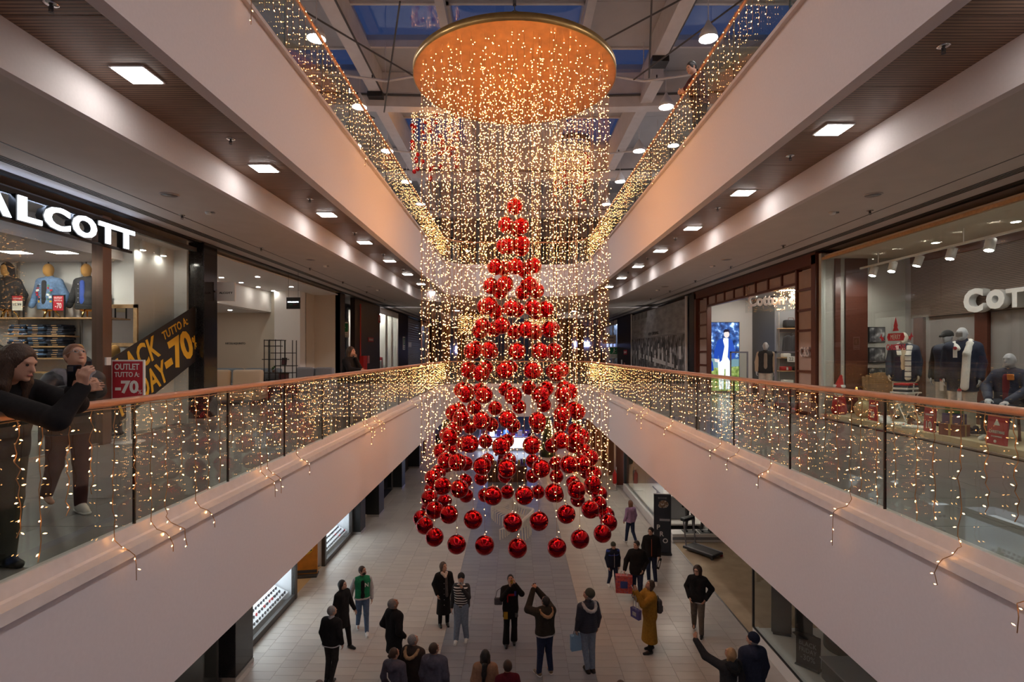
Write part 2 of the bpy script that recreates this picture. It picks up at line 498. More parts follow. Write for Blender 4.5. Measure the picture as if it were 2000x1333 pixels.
# ------------------------------------------------------------------ roof: panels, skylights, beams, ring beams, tie rods
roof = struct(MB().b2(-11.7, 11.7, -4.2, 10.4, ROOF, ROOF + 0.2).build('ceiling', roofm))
xs = [-11.7, -7.6, -4.35, -1.75, 1.85, 4.15, 7.6, 11.7]
ys = [10.4, 13.6, 15.6, 17.2, 20.2, 23.4, 26.6, 30.0, 33.6, 37.4]
sky = {(3, 1), (2, 4), (4, 2), (5, 1), (4, 4), (1, 2), (3, 3), (2, 1)}
skyg = glassmat('skylight_glass', (0.85, 0.9, 0.95))
wn = 1
for i in range(len(xs) - 1):
    for j in range(len(ys) - 1):
        x0, x1, y0, y1 = xs[i], xs[i + 1], ys[j], ys[j + 1]
        if (i, j) in sky:
            w = MB()
            for q in ((x0, x1, y0, y0 + 0.08), (x0, x1, y1 - 0.08, y1), (x0, x0 + 0.08, y0, y1), (x1 - 0.08, x1, y0, y1)):
                w.b2(*q, ROOF - 0.05, ROOF + 0.3)
            w = struct(w.build('window_%d' % wn, beamm)); wn += 1
            MB().b2(x0 + 0.08, x1 - 0.08, y0 + 0.08, y1 - 0.08, ROOF + 0.14, ROOF + 0.16).build('pane', skyg, w)
        else:
            MB().b2(x0 + 0.006, x1 - 0.006, y0 + 0.006, y1 - 0.006, ROOF, ROOF + 0.2).build('roof_panel', roofm, roof)
for k, (x, y0, y1, z) in enumerate(((-4.35, 6.0, 17.0, 15.35), (4.0, 6.0, 15.0, 15.35), (-1.85, 6.0, 16.8, 15.8), (1.9, 6.0, 16.8, 15.8), (-4.35, 17.4, 23.2, 15.1), (4.15, 15.6, 23.2, 15.1), (-1.8, 17.4, 23.2, 15.7), (-4.3, 23.8, 30, 15.1), (4.2, 23.8, 30, 15.1))):
    t = thing('roof_beam', ['white timber roof beam left of the gold disc ending in a black bracket', 'white timber roof beam right of the gold disc ending in a black bracket', 'slim white roof rib just left above the gold disc', 'slim white roof rib just right above the gold disc', 'white roof beam of the second bay on the left side', 'white roof beam of the second bay on the right side', 'slim white roof rib of the second bay behind the disc', 'white roof beam of the third bay on the far left', 'white roof beam of the third bay on the far right'][k], 'beam', (x, y0, z))
    w = 0.36 if k not in (2, 3, 6) else 0.22
    MB().b2(-w / 2, w / 2, 0, y1 - y0, 0, ROOF - z - 0.03).build('beam', beamm, t)
    if k < 2:
        MB().b2(-w / 2 - 0.05, w / 2 + 0.05, y1 - y0 - 0.3, y1 - y0 + 0.1, -0.16, 0.0).build('bracket', blk, t)
        MB().tube([(w / 2 + 0.02, 0, 0.02), (w / 2 + 0.02, y1 - y0, 0.02)], 0.03, 6).build('conduit', dgrey, t)
for k, (y, sag, z0) in enumerate(((17.1, 1.0, 15.0), (23.5, 1.2, 14.8), (30.0, 1.0, 14.8))):
    v = []; f = []
    n = 24
    for i in range(n + 1):
        x = -11.4 + 22.8 * i / n; yy = y + sag * (1 - (x / 11.4) ** 2) - sag
        for a, b in ((0, z0), (0.42, z0), (0.42, ROOF - 0.02), (0, ROOF - 0.02)): v.append((x, yy + a, b))
    for i in range(n):
        for j in range(4): f.append((i * 4 + j, i * 4 + (j + 1) % 4, i * 4 + 4 + (j + 1) % 4, i * 4 + 4 + j))
    f += [(0, 1, 2, 3), tuple(n * 4 + j for j in (3, 2, 1, 0))]
    t = tag(MB().add(v, f).build('ring_beam', beamm), 'curved white cross beam of the roof, ' + ['nearest one behind the gold disc', 'middle one of three', 'farthest one by the end wall'][k], 'beam')
    mb = MB(); mb.tube([(-11.2 + 22.4 * i / 24, y + sag * (1 - ((-11.2 + 22.4 * i / 24) / 11.4) ** 2) - sag - 0.03, z0 + 0.35) for i in range(25)], 0.035, 6)
    mb.build('cable_pipe', dgrey, t)
for k, (a, b, lab) in enumerate((((-4.9, 12.3, 15.5), (-1.3, 16.6, 15.1), 'thin dark tie rod crossing left of the gold disc'), ((-2.6, 12.2, 15.6), (-4.1, 16.9, 15.2), 'thin dark tie rod running back to the left black bracket'),
        ((5.3, 11.5, 15.5), (3.3, 14.9, 15.2), 'thin dark tie rod running to the right black bracket'), ((1.5, 15.2, 15.9), (4.6, 11.2, 15.6), 'thin dark tie rod crossing right of the gold disc'),
        ((2.9, 11.3, 15.6), (3.7, 14.8, 15.2), 'steep thin tie rod above the right black bracket'), ((-6.3, 14.0, 15.3), (-4.4, 16.9, 15.0), 'short thin tie rod left of the left black bracket'))):
    tag(MB().tube([(a[0], a[1], a[2] - 0.42), (b[0], b[1], b[2] - 0.42)], 0.022, 6).build('tie_rod', dgrey), lab, 'rod')
for k, (y, s) in enumerate(((15.4, -1), (15.4, 1), (21.0, -1), (21.0, 1))):
    o = MB().tube([(s * (1.6 + i * 0.35), y - 0.1 * abs(i - 6) , 15.0 + 0.0 * i) for i in range(13)], 0.035, 6).build('sprinkler_pipe', beamm)
    tag(o, 'thin white pipe under the roof, %s %s' % (['nearer pipe', 'farther pipe'][k // 2], ['on the left', 'on the right'][k % 2]), 'pipe')
    for j in (1, 6, 11): MB().tube([(s * (1.6 + j * 0.35), y - 0.1 * abs(j - 6), 15.0), (s * (1.6 + j * 0.35), y - 0.1 * abs(j - 6), ROOF)], 0.012, 5).build('hanger', beamm, o)
    for j in (3, 7, 10): MB().tube([(s * (1.6 + j * 0.35), y - 0.1 * abs(j - 6), 15.0), (s * (1.6 + j * 0.35), y - 0.1 * abs(j - 6), 15.12)], 0.02, 5).build('nozzle', blk, o)

# ------------------------------------------------------------------ glass railings
def railing(path_fn, L, z, joints, label):
    """straight run in local frame: path_fn(t)->(x,y); panels between the joints"""
    t = thing('glass_railing', label, 'railing', (0, 0, 0))
    (xa, ya), (xb, yb) = path_fn(0), path_fn(L)
    ang = math.atan2(yb - ya, xb - xa)
    js = [0] + list(joints) + [L]
    for a, b in zip(js[:-1], js[1:]):
        xm, ym = path_fn((a + b) / 2)
        g = MB().box((0, 0, 0), (b - a - 0.016, 0.016, 1.02)).build('glass_panel', glass, t, loc=(xm, ym, z + 0.575)); g.rotation_euler = (0, 0, ang)
    jm = MB().box((0, 0, 0), (0.015, 0.02, 1.02)).mesh('panel_joint', mat('joint_dark', (0.012, 0.014, 0.014), 0.4))
    for a in joints:
        xm, ym = path_fn(a)
        ob('panel_joint', jm, t, (xm, ym, z + 0.575), ang)
    MB().tube([(*path_fn(0), z + 1.115), (*path_fn(L), z + 1.115)], 0.030, 14).build('handrail', copper, t, True)
    return t
HG = HW + 0.12
for s, nm in ((-1, 'left'), (1, 'right')):
    first, step = ((4.41 - Y0), 1.44) if s < 0 else ((4.82 - Y0), 1.66)
    while first > step: first -= step
    L = YE - RC - Y0
    js = [first + step * k for k in range(int((L - first) / step) + 1)]
    for z, lv in ((F1, 'first-floor'), (F2, 'upper-floor')):
        railing(lambda q, s=s: (CX + s * HG, Y0 + q), L, z, js, 'glass balustrade with copper handrail along the %s side of the %s gallery' % (nm, lv))
for z, lv in ((F1, 'first-floor'), (F2, 'upper-floor')):
    t = thing('glass_railing', 'glass balustrade across the rounded far end of the void, %s gallery' % lv, 'railing')
    P = u_path(0.12)[1:-1]
    k = len(P) // 2
    for a, b in zip(P[:-1], P[1:]):
        L = math.hypot(b[0] - a[0], b[1] - a[1]); ang = math.atan2(b[1] - a[1], b[0] - a[0])
        n = max(1, round(L / 1.4))
        for i in range(n):
            q = (i + 0.5) / n
            o = MB().box((0, 0, 0), (L / n - 0.01, 0.016, 1.02)).build('glass_panel', glass, t, loc=(a[0] + (b[0] - a[0]) * q, a[1] + (b[1] - a[1]) * q, z + 0.575)); o.rotation_euler = (0, 0, ang)
    MB().tube([(p[0], p[1], z + 1.115) for p in P], 0.030, 10).build('handrail', copper, t, True)
# ------------------------------------------------------------------ lamps
# square downlights in the wood strip
dl_body = MB().b2(-0.17, 0.17, -0.17, 0.17, 0.0, 0.05).mesh('housing', mat('lamp_white', (0.8, 0.8, 0.8), 0.4))
dl_glow = MB().b2(-0.15, 0.15, -0.15, 0.15, -0.008, 0.004).mesh('diffuser', downm)
ORD = ['first', 'second', 'third', 'fourth', 'fifth', 'sixth', 'seventh', 'eighth', 'ninth', 'tenth', 'eleventh', 'twelfth', 'thirteenth', 'fourteenth', 'fifteenth', 'sixteenth', 'seventeenth', 'eighteenth', 'nineteenth', 'twentieth']
for s, nm, d0, st_ in ((-1, 'left', 5.45, 2.75), (1, 'right', 4.1, 2.68)):
    for k in range(-2, 13):
        y = d0 + st_ * k
        if y < -1: continue
        t = thing('square_downlight', 'square white downlight set in the %s wood ceiling strip, %s along it' % (nm, ORD[k + 2]), 'ceiling light', (CX + s * (HW + 0.82), y, 10.018), 0, 'square downlights in the %s wood strip' % nm)
        ob('housing', dl_body, t, (0, 0, -0.004)); ob('diffuser', dl_glow, t, (0, 0, -0.004))
# unseen lights added under the first floor to brighten the ground-floor walkways
gd = MB().b2(-0.2, 0.2, -0.2, 0.2, -0.008, 0.004).mesh('diffuser', emat('ground_fill_glow', (1.0, 0.90, 0.80), E_DOWN * 0.3))
gb = MB().b2(-0.22, 0.22, -0.22, 0.22, 0.0, 0.03).mesh('housing', MATS['lamp_white'])
for s, nm in ((-1, 'left'), (1, 'right')):
    for k in range(14):
        t = thing('ground_fill_light', 'unseen added light over the %s ground-floor walkway, %s along it' % (nm, ORD[k]), 'ceiling light', (CX + s * (HW + 1.2), 5.0 + 3.2 * k, 4.312), 0, 'added lights over the %s ground walkway' % nm)
        ob('diffuser', gd, t); ob('housing', gb, t)
# high-bay pendants
def pend_meshes():
    sh = MB().lathe([(0.035, 0.42), (0.06, 0.36), (0.09, 0.30), (0.16, 0.20), (0.20, 0.10), (0.215, 0.0), (0.205, 0.0), (0.19, 0.10), (0.15, 0.19), (0.08, 0.27), (0.02, 0.28)], 20).mesh('shade', mat('pendant_shade', (0.55, 0.56, 0.58), 0.4), True)
    gl = MB().lathe([(0.0001, -0.012), (0.12, -0.008), (0.2, 0.004), (0.19, 0.03), (0.0001, 0.035)], 20).mesh('lens', pendm, True)
    return sh, gl
psh, pgl = pend_meshes()
rod = {}
def pendant(x, y, z, lab, grp):
    t = thing('pendant_lamp', lab, 'pendant lamp', (x, y, z), 0, grp)
    ob('shade', psh, t); ob('lens', pgl, t)
    MB().tube([(0, 0, 0.4), (0, 0, ROOF - z)], 0.012, 5).build('rod', beamm, t)
for s, nm in ((-1, 'left'), (1, 'right')):
    for k in range(9):  # front two continue the row out of view, added to brighten near fascias
        pendant(s * 4.52 - 0.05, -1.4 + 3.45 * k, CAMZ + 7.25, 'white bell pendant lamp under the roof on the %s side, %s from the front' % (nm, ORD[k]), 'bell pendants on the %s' % nm)
    for k in range(2):
        pendant(s * 6.2, 21.0 + 3.7 * k, CAMZ + 8.1, 'small outer pendant lamp beyond the %s upper railing, %s one' % (nm, ['nearer', 'farther'][k]), 'outer pendants on the %s' % nm)

# sprinklers, speakers, smoke detectors on the ceilings
def sprinkler(x, y, z, lab, grp):
    t = thing('fire_sprinkler', lab, 'sprinkler', (x, y, z), 0, grp)
    MB().lathe([(0.055, 0.0), (0.055, -0.008), (0.035, -0.012), (0.0001, -0.012)], 16).build('rosette', chrome, t, True)
    mb = MB(); mb.tube([(0, 0, -0.01), (0, 0, -0.05)], 0.012, 8); mb.tube([(-0.018, 0, -0.02), (-0.016, 0, -0.06), (0, 0, -0.07), (0.016, 0, -0.06), (0.018, 0, -0.02)], 0.004, 5)
    mb.lathe([(0.0001, -0.074), (0.02, -0.072), (0.02, -0.069), (0.0001, -0.067)], 12)
    mb.build('nozzle', dgrey, t)
for s, nm in ((-1, 'left'), (1, 'right')):
    for k in range(6):
        y = (4.35 if s < 0 else 4.95) + 2.75 * k
        sprinkler(CX + s * (HW + 0.75), y, 10.03, 'dark sprinkler head in the %s wood strip, %s from the front' % (nm, ORD[k]), 'sprinklers in the %s wood strip' % nm)
    for k in range(6):
        y = (9.3 if s < 0 else 9.0) + 2.9 * k
        sprinkler(CX + s * (HW + 2.75), y, 9.59, 'small sprinkler on the lower white ceiling of the %s gallery, %s from the front' % (nm, ORD[k]), 'sprinklers on the lower %s ceiling' % nm)
    for k in range(3):
        y = 8.1 + 5.6 * k
        t = thing('ceiling_speaker', 'round flush speaker in the %s gallery ceiling, %s from the front' % (nm, ORD[k]), 'speaker', (CX + s * (HW + 2.2), y, 9.59), 0, 'ceiling speakers %s' % nm)
        MB().lathe([(0.13, 0), (0.13, -0.012), (0.115, -0.018), (0.11, -0.010), (0.0001, -0.010)], 24).build('ring', ceilm, t, True)
        MB().lathe([(0.108, -0.011), (0.0001, -0.014)], 24).build('grille', mgrey, t, True)
        t = thing('smoke_detector', 'small white smoke detector in the %s gallery ceiling, %s from the front' % (nm, ORD[k]), 'smoke detector', (CX + s * (HW + 2.18), y + 1.0, 9.59), 0, 'smoke detectors %s' % nm)
        MB().lathe([(0.055, 0), (0.055, -0.02), (0.04, -0.045), (0.0001, -0.048)], 16).build('body', white, t, True)
        MB().box((0.07, 0, -0.012), (0.06, 0.05, 0.022)).build('bracket', mgrey, t)

# ------------------------------------------------------------------ fairy lights
OCT_V = np.array([(1, 0, 0), (0, 1, 0), (-1, 0, 0), (0, -1, 0), (0, 0, 1), (0, 0, -1)], float)
OCT_F = np.array([(0, 1, 4), (1, 2, 4), (2, 3, 4), (3, 0, 4), (1, 0, 5), (2, 1, 5), (3, 2, 5), (0, 3, 5)])
nrng = np.random.default_rng(11)
def leds_mesh(centres, dirs, r, l, name, mats, mi=None):
    c = np.asarray(centres, float); n = len(c)
    d = np.asarray(dirs, float); d /= np.linalg.norm(d, axis=1)[:, None]
    a = np.cross(d, [0.31, 0.77, 0.55]); a /= np.linalg.norm(a, axis=1)[:, None]
    b = np.cross(d, a)
    V = c[:, None, :] + OCT_V[None, :, 0:1] * a[:, None] * r + OCT_V[None, :, 1:2] * b[:, None] * r + OCT_V[None, :, 2:3] * d[:, None] * l
    F = OCT_F[None] + 6 * np.arange(n)[:, None, None]
    me = bpy.data.meshes.new(name)
    me.from_pydata(V.reshape(-1, 3).tolist(), [], F.reshape(-1, 3).tolist())
    for m in (mats if isinstance(mats, (list, tuple)) else [mats]): me.materials.append(m)
    if mi is not None: me.polygons.foreach_set('material_index', np.repeat(mi, 8).astype(int))
    me.update()
    return me

DISC = Vector((0.0, 11.9, CAMZ + 6.0)); DR = 2.2
def hanging_string(x, y, ztop, zbot, name, label, group, sp=0.205, r=0.0060, l=0.012):
    """wire at (x,y) from ztop down to zbot with small leds standing off it"""
    o = MB().tube([(0, 0, 0), (0, 0, zbot - ztop)], 0.0028, 3).build(name, wirem, None, loc=(x, y, ztop))
    n = max(2, int((ztop - zbot) / sp))
    z = -(np.arange(n) + nrng.uniform(0.1, 0.9, n)) * (ztop - zbot) / n
    a = nrng.uniform(0, 2 * PI, n); q = nrng.uniform(0.012, 0.045, n)
    c = np.stack([np.cos(a) * q, np.sin(a) * q, z], 1)
    d = np.stack([np.cos(a), np.sin(a), nrng.uniform(-1.2, 0.8, n)], 1)
    stuff(ob('leds', leds_mesh(c, d, r, l, 'leds', led), o))
    return tag(o, label, 'string light', group)

# gold disc
t = thing('chandelier_disc', 'large round gold disc under the roof from which the light curtain hangs', 'chandelier', DISC)
MB().lathe([(DR, 0.0), (DR + 0.012, 0.0), (DR + 0.012, 0.16), (DR, 0.16), (DR, 0.0)], 96).build('rim', gold, t, True)
MB().lathe([(0.0001, 0.012), (DR - 0.005, 0.012), (DR - 0.005, 0.06), (0.0001, 0.06)], 96).build('panel', discm, t)
mb = MB()
for k in range(6):
    a = k * PI / 3 + 0.2
    mb.tube([(math.cos(a) * 1.9, math.sin(a) * 1.9, 0.06), (0, 0, 1.6)], 0.008, 5)
mb.build('suspension_cable', dgrey, t)
ch = MB()
for k in range(10):
    ch.tube([(0.03 * math.cos(q) * (1 if k % 2 else 0), 0.03 * math.cos(q) * (0 if k % 2 else 1), 0.12 + 0.055 * k + 0.045 * math.sin(q)) for q in [2 * PI * i / 10 for i in range(11)]], 0.007, 5, cap=False)
ch.tube([(0, 0, 0.6), (0, 0, ROOF - DISC.z)], 0.01, 5); ch.b2(-0.1, 0.1, -0.1, 0.1, 0.62, 0.72)
ch.tube([(0, -DR + 0.02, 0.1), (0, -DR + 0.02, 0.75)], 0.012, 6); ch.b2(-0.03, 0.03, -DR - 0.02, -DR + 0.06, 0.3, 0.4)
ch.build('hanging_chain', dgrey, t)

# baubles on rings and the strings that carry them
ball_me = MB().sph((0, 0, 0), 0.18, 40, 24).mesh('red_bauble', redball, True)
cap_me = MB().lathe([(0.03, 0.172), (0.032, 0.2), (0.02, 0.205), (0.008, 0.208), (0.008, 0.225), (0.0001, 0.226)], 12).mesh('cap', chrome, True)
NT = 16
def halves(sp):
    """front and back half of a ring, each counted from the left"""
    out = []
    for nm, sel in (('front', [s for s in sp if s[1] <= DISC.y]), ('back', [s for s in sp if s[1] > DISC.y])):
        for i, s in enumerate(sorted(sel, key=lambda s: s[0] / s[1])): out.append((*s, ', %s side, %s from left' % (nm, nth(i + 1))))
    return out
ztop, zbot = CAMZ + 3.28, CAMZ - 3.60
for k in range(NT):
    fr = k / (NT - 1)
    r = 2.05 * fr; n = max(1, round(1 + k * 1.3))
    if k == 1: n = 3
    z = ztop + (zbot - ztop) * fr
    ph = rng.uniform(0, 6.28)
    which = {0: 'at the very top of the hanging tree', NT - 1: 'in the lowest tree ring'}.get(k, 'in tree ring %s from the top' % ORD[k])
    spots = []
    for i in range(n):
        a = ph + 2 * PI * (i + rng.uniform(-0.13, 0.13)) / n
        rr = r + rng.uniform(-0.07, 0.04) if k > 1 else (0 if k == 0 else 0.2)
        spots.append((DISC.x + rr * math.cos(a), DISC.y + rr * math.sin(a), z + rng.uniform(-0.05, 0.05)))
    for x, y, zz, wh in halves(spots):
        if k == 0: wh = ''
        b = ob('red_bauble', ball_me, None, (x, y, zz))
        tag(b, 'red bauble %s%s' % (which, wh), 'bauble', 'red baubles, ring %d' % (k + 1))
        ob('cap', cap_me, b)
        hanging_string(x, y, DISC.z + 0.01, zz + 0.222, 'light_string', ('light string of bauble %s%s' % (which, wh)).replace('tree ring', 'ring').replace('from the top', 'from top'), 'strings of bauble ring %d' % (k + 1))
spots = []
for i in range(54):
    a = 2 * PI * (i + rng.uniform(-0.35, 0.35)) / 54
    rr = DR - 0.17 - abs(rng.gauss(0, 0.05)) * (1 if i % 3 else 3)
    ln = rng.choice([5.6, 6.4, 7.2, 8.0, 8.4, 8.6])
    spots.append((DISC.x + rr * math.cos(a), DISC.y + rr * math.sin(a), DISC.z - ln - rng.uniform(0, 0.3)))
for x, y, zb, wh in halves(spots):
    hanging_string(x, y, DISC.z + 0.01, zb, 'light_string', 'long fairy light string of the outer curtain%s' % wh, 'outer curtain strings')
spots = []
for i in range(26):
    a = rng.uniform(0, 2 * PI); rr = DR * math.sqrt(rng.random()) * 0.9
    spots.append((DISC.x + rr * math.cos(a), DISC.y + rr * math.sin(a), DISC.z - rng.uniform(2.2, 3.4)))
for x, y, zb, wh in halves(spots):
    hanging_string(x, y, DISC.z + 0.01, zb, 'light_string', 'short fairy light string ending above the baubles%s' % wh, 'short inner strings')

# small ring chandeliers further back
brownm = mat('ring_brown', (0.10, 0.05, 0.03), 0.4, 0.4)
sball = MB().sph((0, 0, 0), 0.075, 16, 10).mesh('ornament', mat('small_red_ball', (0.45, 0.01, 0.015), 0.2, 0.6), True)
def ring_chandelier(x, y, z, R0, ln, nb, lab):
    t = thing('ring_chandelier', lab, 'chandelier', (x, y, z))
    MB().lathe([(R0, 0), (R0 + 0.03, 0), (R0 + 0.03, 0.2), (R0, 0.2), (R0, 0)], 40).build('ring', brownm, t, True)
    mb = MB()
    for q in range(4): mb.tube([(R0 * math.cos(q * PI / 2), R0 * math.sin(q * PI / 2), 0.2), (0, 0, 1.0)], 0.006, 4)
    mb.tube([(0, 0, 1.0), (0, 0, max(1.2, min(ROOF - z, 3)))], 0.008, 4)
    mb.build('cable', dgrey, t)
    wires = MB(); cs = []; ds = []
    for i in range(46):
        a = 2 * PI * i / 46 + rng.uniform(-0.03, 0.03); r = R0 - 0.02 - (0.0 if i % 3 else rng.uniform(0, R0 * 0.8)); L = ln * rng.uniform(0.6, 1.05)
        p = (r * math.cos(a), r * math.sin(a))
        wires.tube([(*p, 0.02), (*p, -L)], 0.003, 3)
        for j in range(int(L / 0.13)):
            cs.append((p[0] + rng.uniform(-0.03, 0.03), p[1] + rng.uniform(-0.03, 0.03), -j * 0.13)); ds.append((rng.uniform(-1, 1), rng.uniform(-1, 1), rng.uniform(-1, 1) + 0.01))
        if i < nb:
            for j in range(2): ob('ornament', sball, t, (*p, -L * rng.uniform(0.12, 1.0)))
    stuff(wires.build('wires', wirem, t)); stuff(ob('leds', leds_mesh(cs, ds, 0.006, 0.012, 'leds', led), t))
ring_chandelier(-2.66, 18.0, CAMZ + 8.35, 0.78, 2.5, 26, 'small ring chandelier with red balls behind the gold disc on its left')
ring_chandelier(2.45, 23.0, CAMZ + 8.9, 0.78, 2.6, 24, 'small ring chandelier with red balls behind the gold disc on its right')
ring_chandelier(-2.55, 33.5, CAMZ + 2.35, 0.95, 1.5, 6, 'far ring chandelier of warm lights beyond the void, left of the tree')
ring_chandelier(1.9, 36.0, CAMZ + 2.3, 0.95, 1.2, 4, 'far ring chandelier of warm lights beyond the void, right of the tree')

# icicle strings along the handrails
def icicle(ln, over):
    """string in a local frame: origin on the handrail, -x towards the void"""
    pts = []; n = 14
    w = 0.012
    if over:
        path = [(-0.02, -1.02), (-0.06, -1.07), (-0.13, -1.10), (-0.175, -1.13), (-0.19, -1.2), (-0.19, -1.2 - over)]
        pts = [(-0.035 + rng.uniform(-w, w) * 0.3, rng.uniform(-w, w) * 1.6, -1.0 * i / n) for i in range(n + 1)] + [(p[0] - 0.02, rng.uniform(-0.02, 0.02), p[1]) for p in path]
    else:
        pts = [(-0.035 + rng.uniform(-w, w) * 0.3, rng.uniform(-w, w) * 1.8, -ln * i / n) for i in range(n + 1)]
    mb = MB(); mb.tube(pts, 0.0036, 4)
    cs = []; ds = []
    acc = 0.05
    for a, b in zip(pts[:-1], pts[1:]):
        L = (Vector(b) - Vector(a)).length
        while acc < L:
            p = Vector(a).lerp(Vector(b), acc / L)
            s = rng.choice([-1, 1]); u = Vector((rng.uniform(-0.5, 0.1), s * rng.uniform(0.4, 1), rng.uniform(-0.8, 0.3))).normalized()
            cs.append(p + u * 0.022); ds.append(u); acc += rng.uniform(0.07, 0.14)
        acc -= L
    return mb.mesh('icicle_string', wirem), leds_mesh(cs, ds, 0.0042, 0.0115, 'leds', led), (cs, ds)
VAR = [icicle(rng.uniform(0.55, 1.0), 0) for _ in range(12)] + [icicle(1, rng.uniform(0.05, 0.3)) for _ in range(5)]
cable = MB()
restw = MB(); rc = []; rd = []
cnt = 0
for lv, z in (('first-floor', F1), ('upper', F2)):
    for s, nm in ((-1, 'left'), (1, 'right')):
        y = 1.6 if lv == 'first-floor' else 4.4
        ni = 0
        while y < 23.3:
            vi = rng.randrange(12) if rng.random() < 0.88 else 12 + rng.randrange(5)
            wm, lm, (cs, ds) = VAR[vi]
            X = CX + s * (HW + 0.085)
            ind = (y < 16.6) if lv == 'first-floor' else (y < 13.5)
            if ind:
                o = ob('icicle_string', wm, None, (X, y, z + 1.09), 0)
                if s < 0: o.rotation_euler = (0, 0, PI)
                ni += 1
                tag(o, 'icicle light string on the %s %s balustrade, %s from the front' % (nm, lv, nth(ni)), 'string light', 'icicle strings on the %s %s balustrade' % (nm, lv))
                stuff(ob('leds', lm, o)); cnt += 1
            else:
                for c_, d_ in zip(cs, ds):
                    rc.append((X + s * c_[0] if s > 0 else X - c_[0], y + c_[1], z + 1.09 + c_[2])); rd.append(tuple(d_))
            y += rng.uniform(0.16, 0.25)
    P = u_path(0.085)[1:-1]
    for a, b in zip(P[:-1], P[1:]):
        L = math.hypot(b[0] - a[0], b[1] - a[1]); m = max(1, int(L / 0.17))
        for i in range(m):
            wm, lm, (cs, ds) = VAR[rng.randrange(12)]
            q = (i + 0.5) / m
            for c_, d_ in zip(cs, ds):
                rc.append((a[0] + (b[0] - a[0]) * q + c_[1], a[1] + (b[1] - a[1]) * q - 0.03, z + 1.09 + c_[2])); rd.append(tuple(d_))
o = ob('icicle_lights', leds_mesh(rc, rd, 0.005, 0.011, 'icicle_lights', led)); stuff(o)
tag(o, 'far stretches of warm icicle lights on the glass balustrades round the void', 'string light')
print('icicles', cnt, 'rest leds', len(rc))
for lv, z in (('first-floor', F1), ('upper', F2)):
    for s, nm in ((-1, 'left'), (1, 'right')):
        o = MB().tube([(CX + s * (HW + 0.07), 1.5 + 0.3 * i, z + 1.082 - 0.012 * (i % 2)) for i in range(73)], 0.004, 4).build('feeder_cable', wirem)
        tag(o, 'thin cable under the %s %s handrail feeding the icicle lights' % (nm, lv), 'cable')
# ------------------------------------------------------------------ smooth bodies: blended tapered limbs turned into one surface
def snets(F, org, h):
    S = F < 0
    N = F.shape; cn = np.array(N) - 1; tot = int(cn.prod())
    cnt = np.zeros(tot); acc = [np.zeros(tot) for _ in range(3)]
    quads = []
    for ax in range(3):
        a = [slice(None)] * 3; b = [slice(None)] * 3
        a[ax] = slice(0, -1); b[ax] = slice(1, None)
        idx = np.argwhere(S[tuple(a)] != S[tuple(b)])
        if not len(idx): continue
        u, v = (ax + 1) % 3, (ax + 2) % 3
        idx = idx[(idx[:, u] > 0) & (idx[:, u] < cn[u]) & (idx[:, v] > 0) & (idx[:, v] < cn[v])]
        j = idx.copy(); j[:, ax] += 1
        f0 = F[idx[:, 0], idx[:, 1], idx[:, 2]]; f1 = F[j[:, 0], j[:, 1], j[:, 2]]
        P = idx.astype(float); P[:, ax] += f0 / (f0 - f1)
        q4 = []
        for du, dv in ((-1, -1), (0, -1), (0, 0), (-1, 0)):
            q = idx.copy(); q[:, u] += du; q[:, v] += dv
            lin = (q[:, 0] * cn[1] + q[:, 1]) * cn[2] + q[:, 2]
            cnt += np.bincount(lin, minlength=tot)
            for c in range(3): acc[c] += np.bincount(lin, weights=P[:, c], minlength=tot)
            q4.append(lin)
        Q = np.stack(q4, 1)
        Q[f0 > 0] = Q[f0 > 0][:, ::-1]
        quads.append(Q)
    Q = np.concatenate(quads)
    used = np.nonzero(cnt)[0]
    rm = np.full(tot, -1); rm[used] = np.arange(len(used))
    V = np.stack([acc[c][used] / cnt[used] for c in range(3)], 1) * h + org
    return V, rm[Q]
def npmesh(name, V, Q, m, smooth=True):
    me = bpy.data.meshes.new(name)
    n, q = len(V), len(Q)
    me.vertices.add(n); me.vertices.foreach_set('co', V.astype(np.float32).ravel())
    me.loops.add(q * 4); me.loops.foreach_set('vertex_index', Q.astype(np.int32).ravel())
    me.polygons.add(q); me.polygons.foreach_set('loop_start', np.arange(q, dtype=np.int32) * 4)
    try: me.polygons.foreach_set('loop_total', np.full(q, 4, dtype=np.int32))
    except Exception: pass
    me.polygons.foreach_set('use_smooth', np.full(q, smooth))
    me.materials.append(m); me.update(calc_edges=True); me.validate()
    return me
def A3(*p): return np.array(p, float)
def cone(a, b, ra, rb, k=0.03, fl=1.0): return ('c', A3(*a), A3(*b), ra, rb, k, fl)
def ell(c, r, k=0.03, rot=None): return ('e', A3(*c), A3(*r), rot, k)
def cut(c, r, k=0.015, rot=None): return ('x', A3(*c), A3(*r), rot, k)
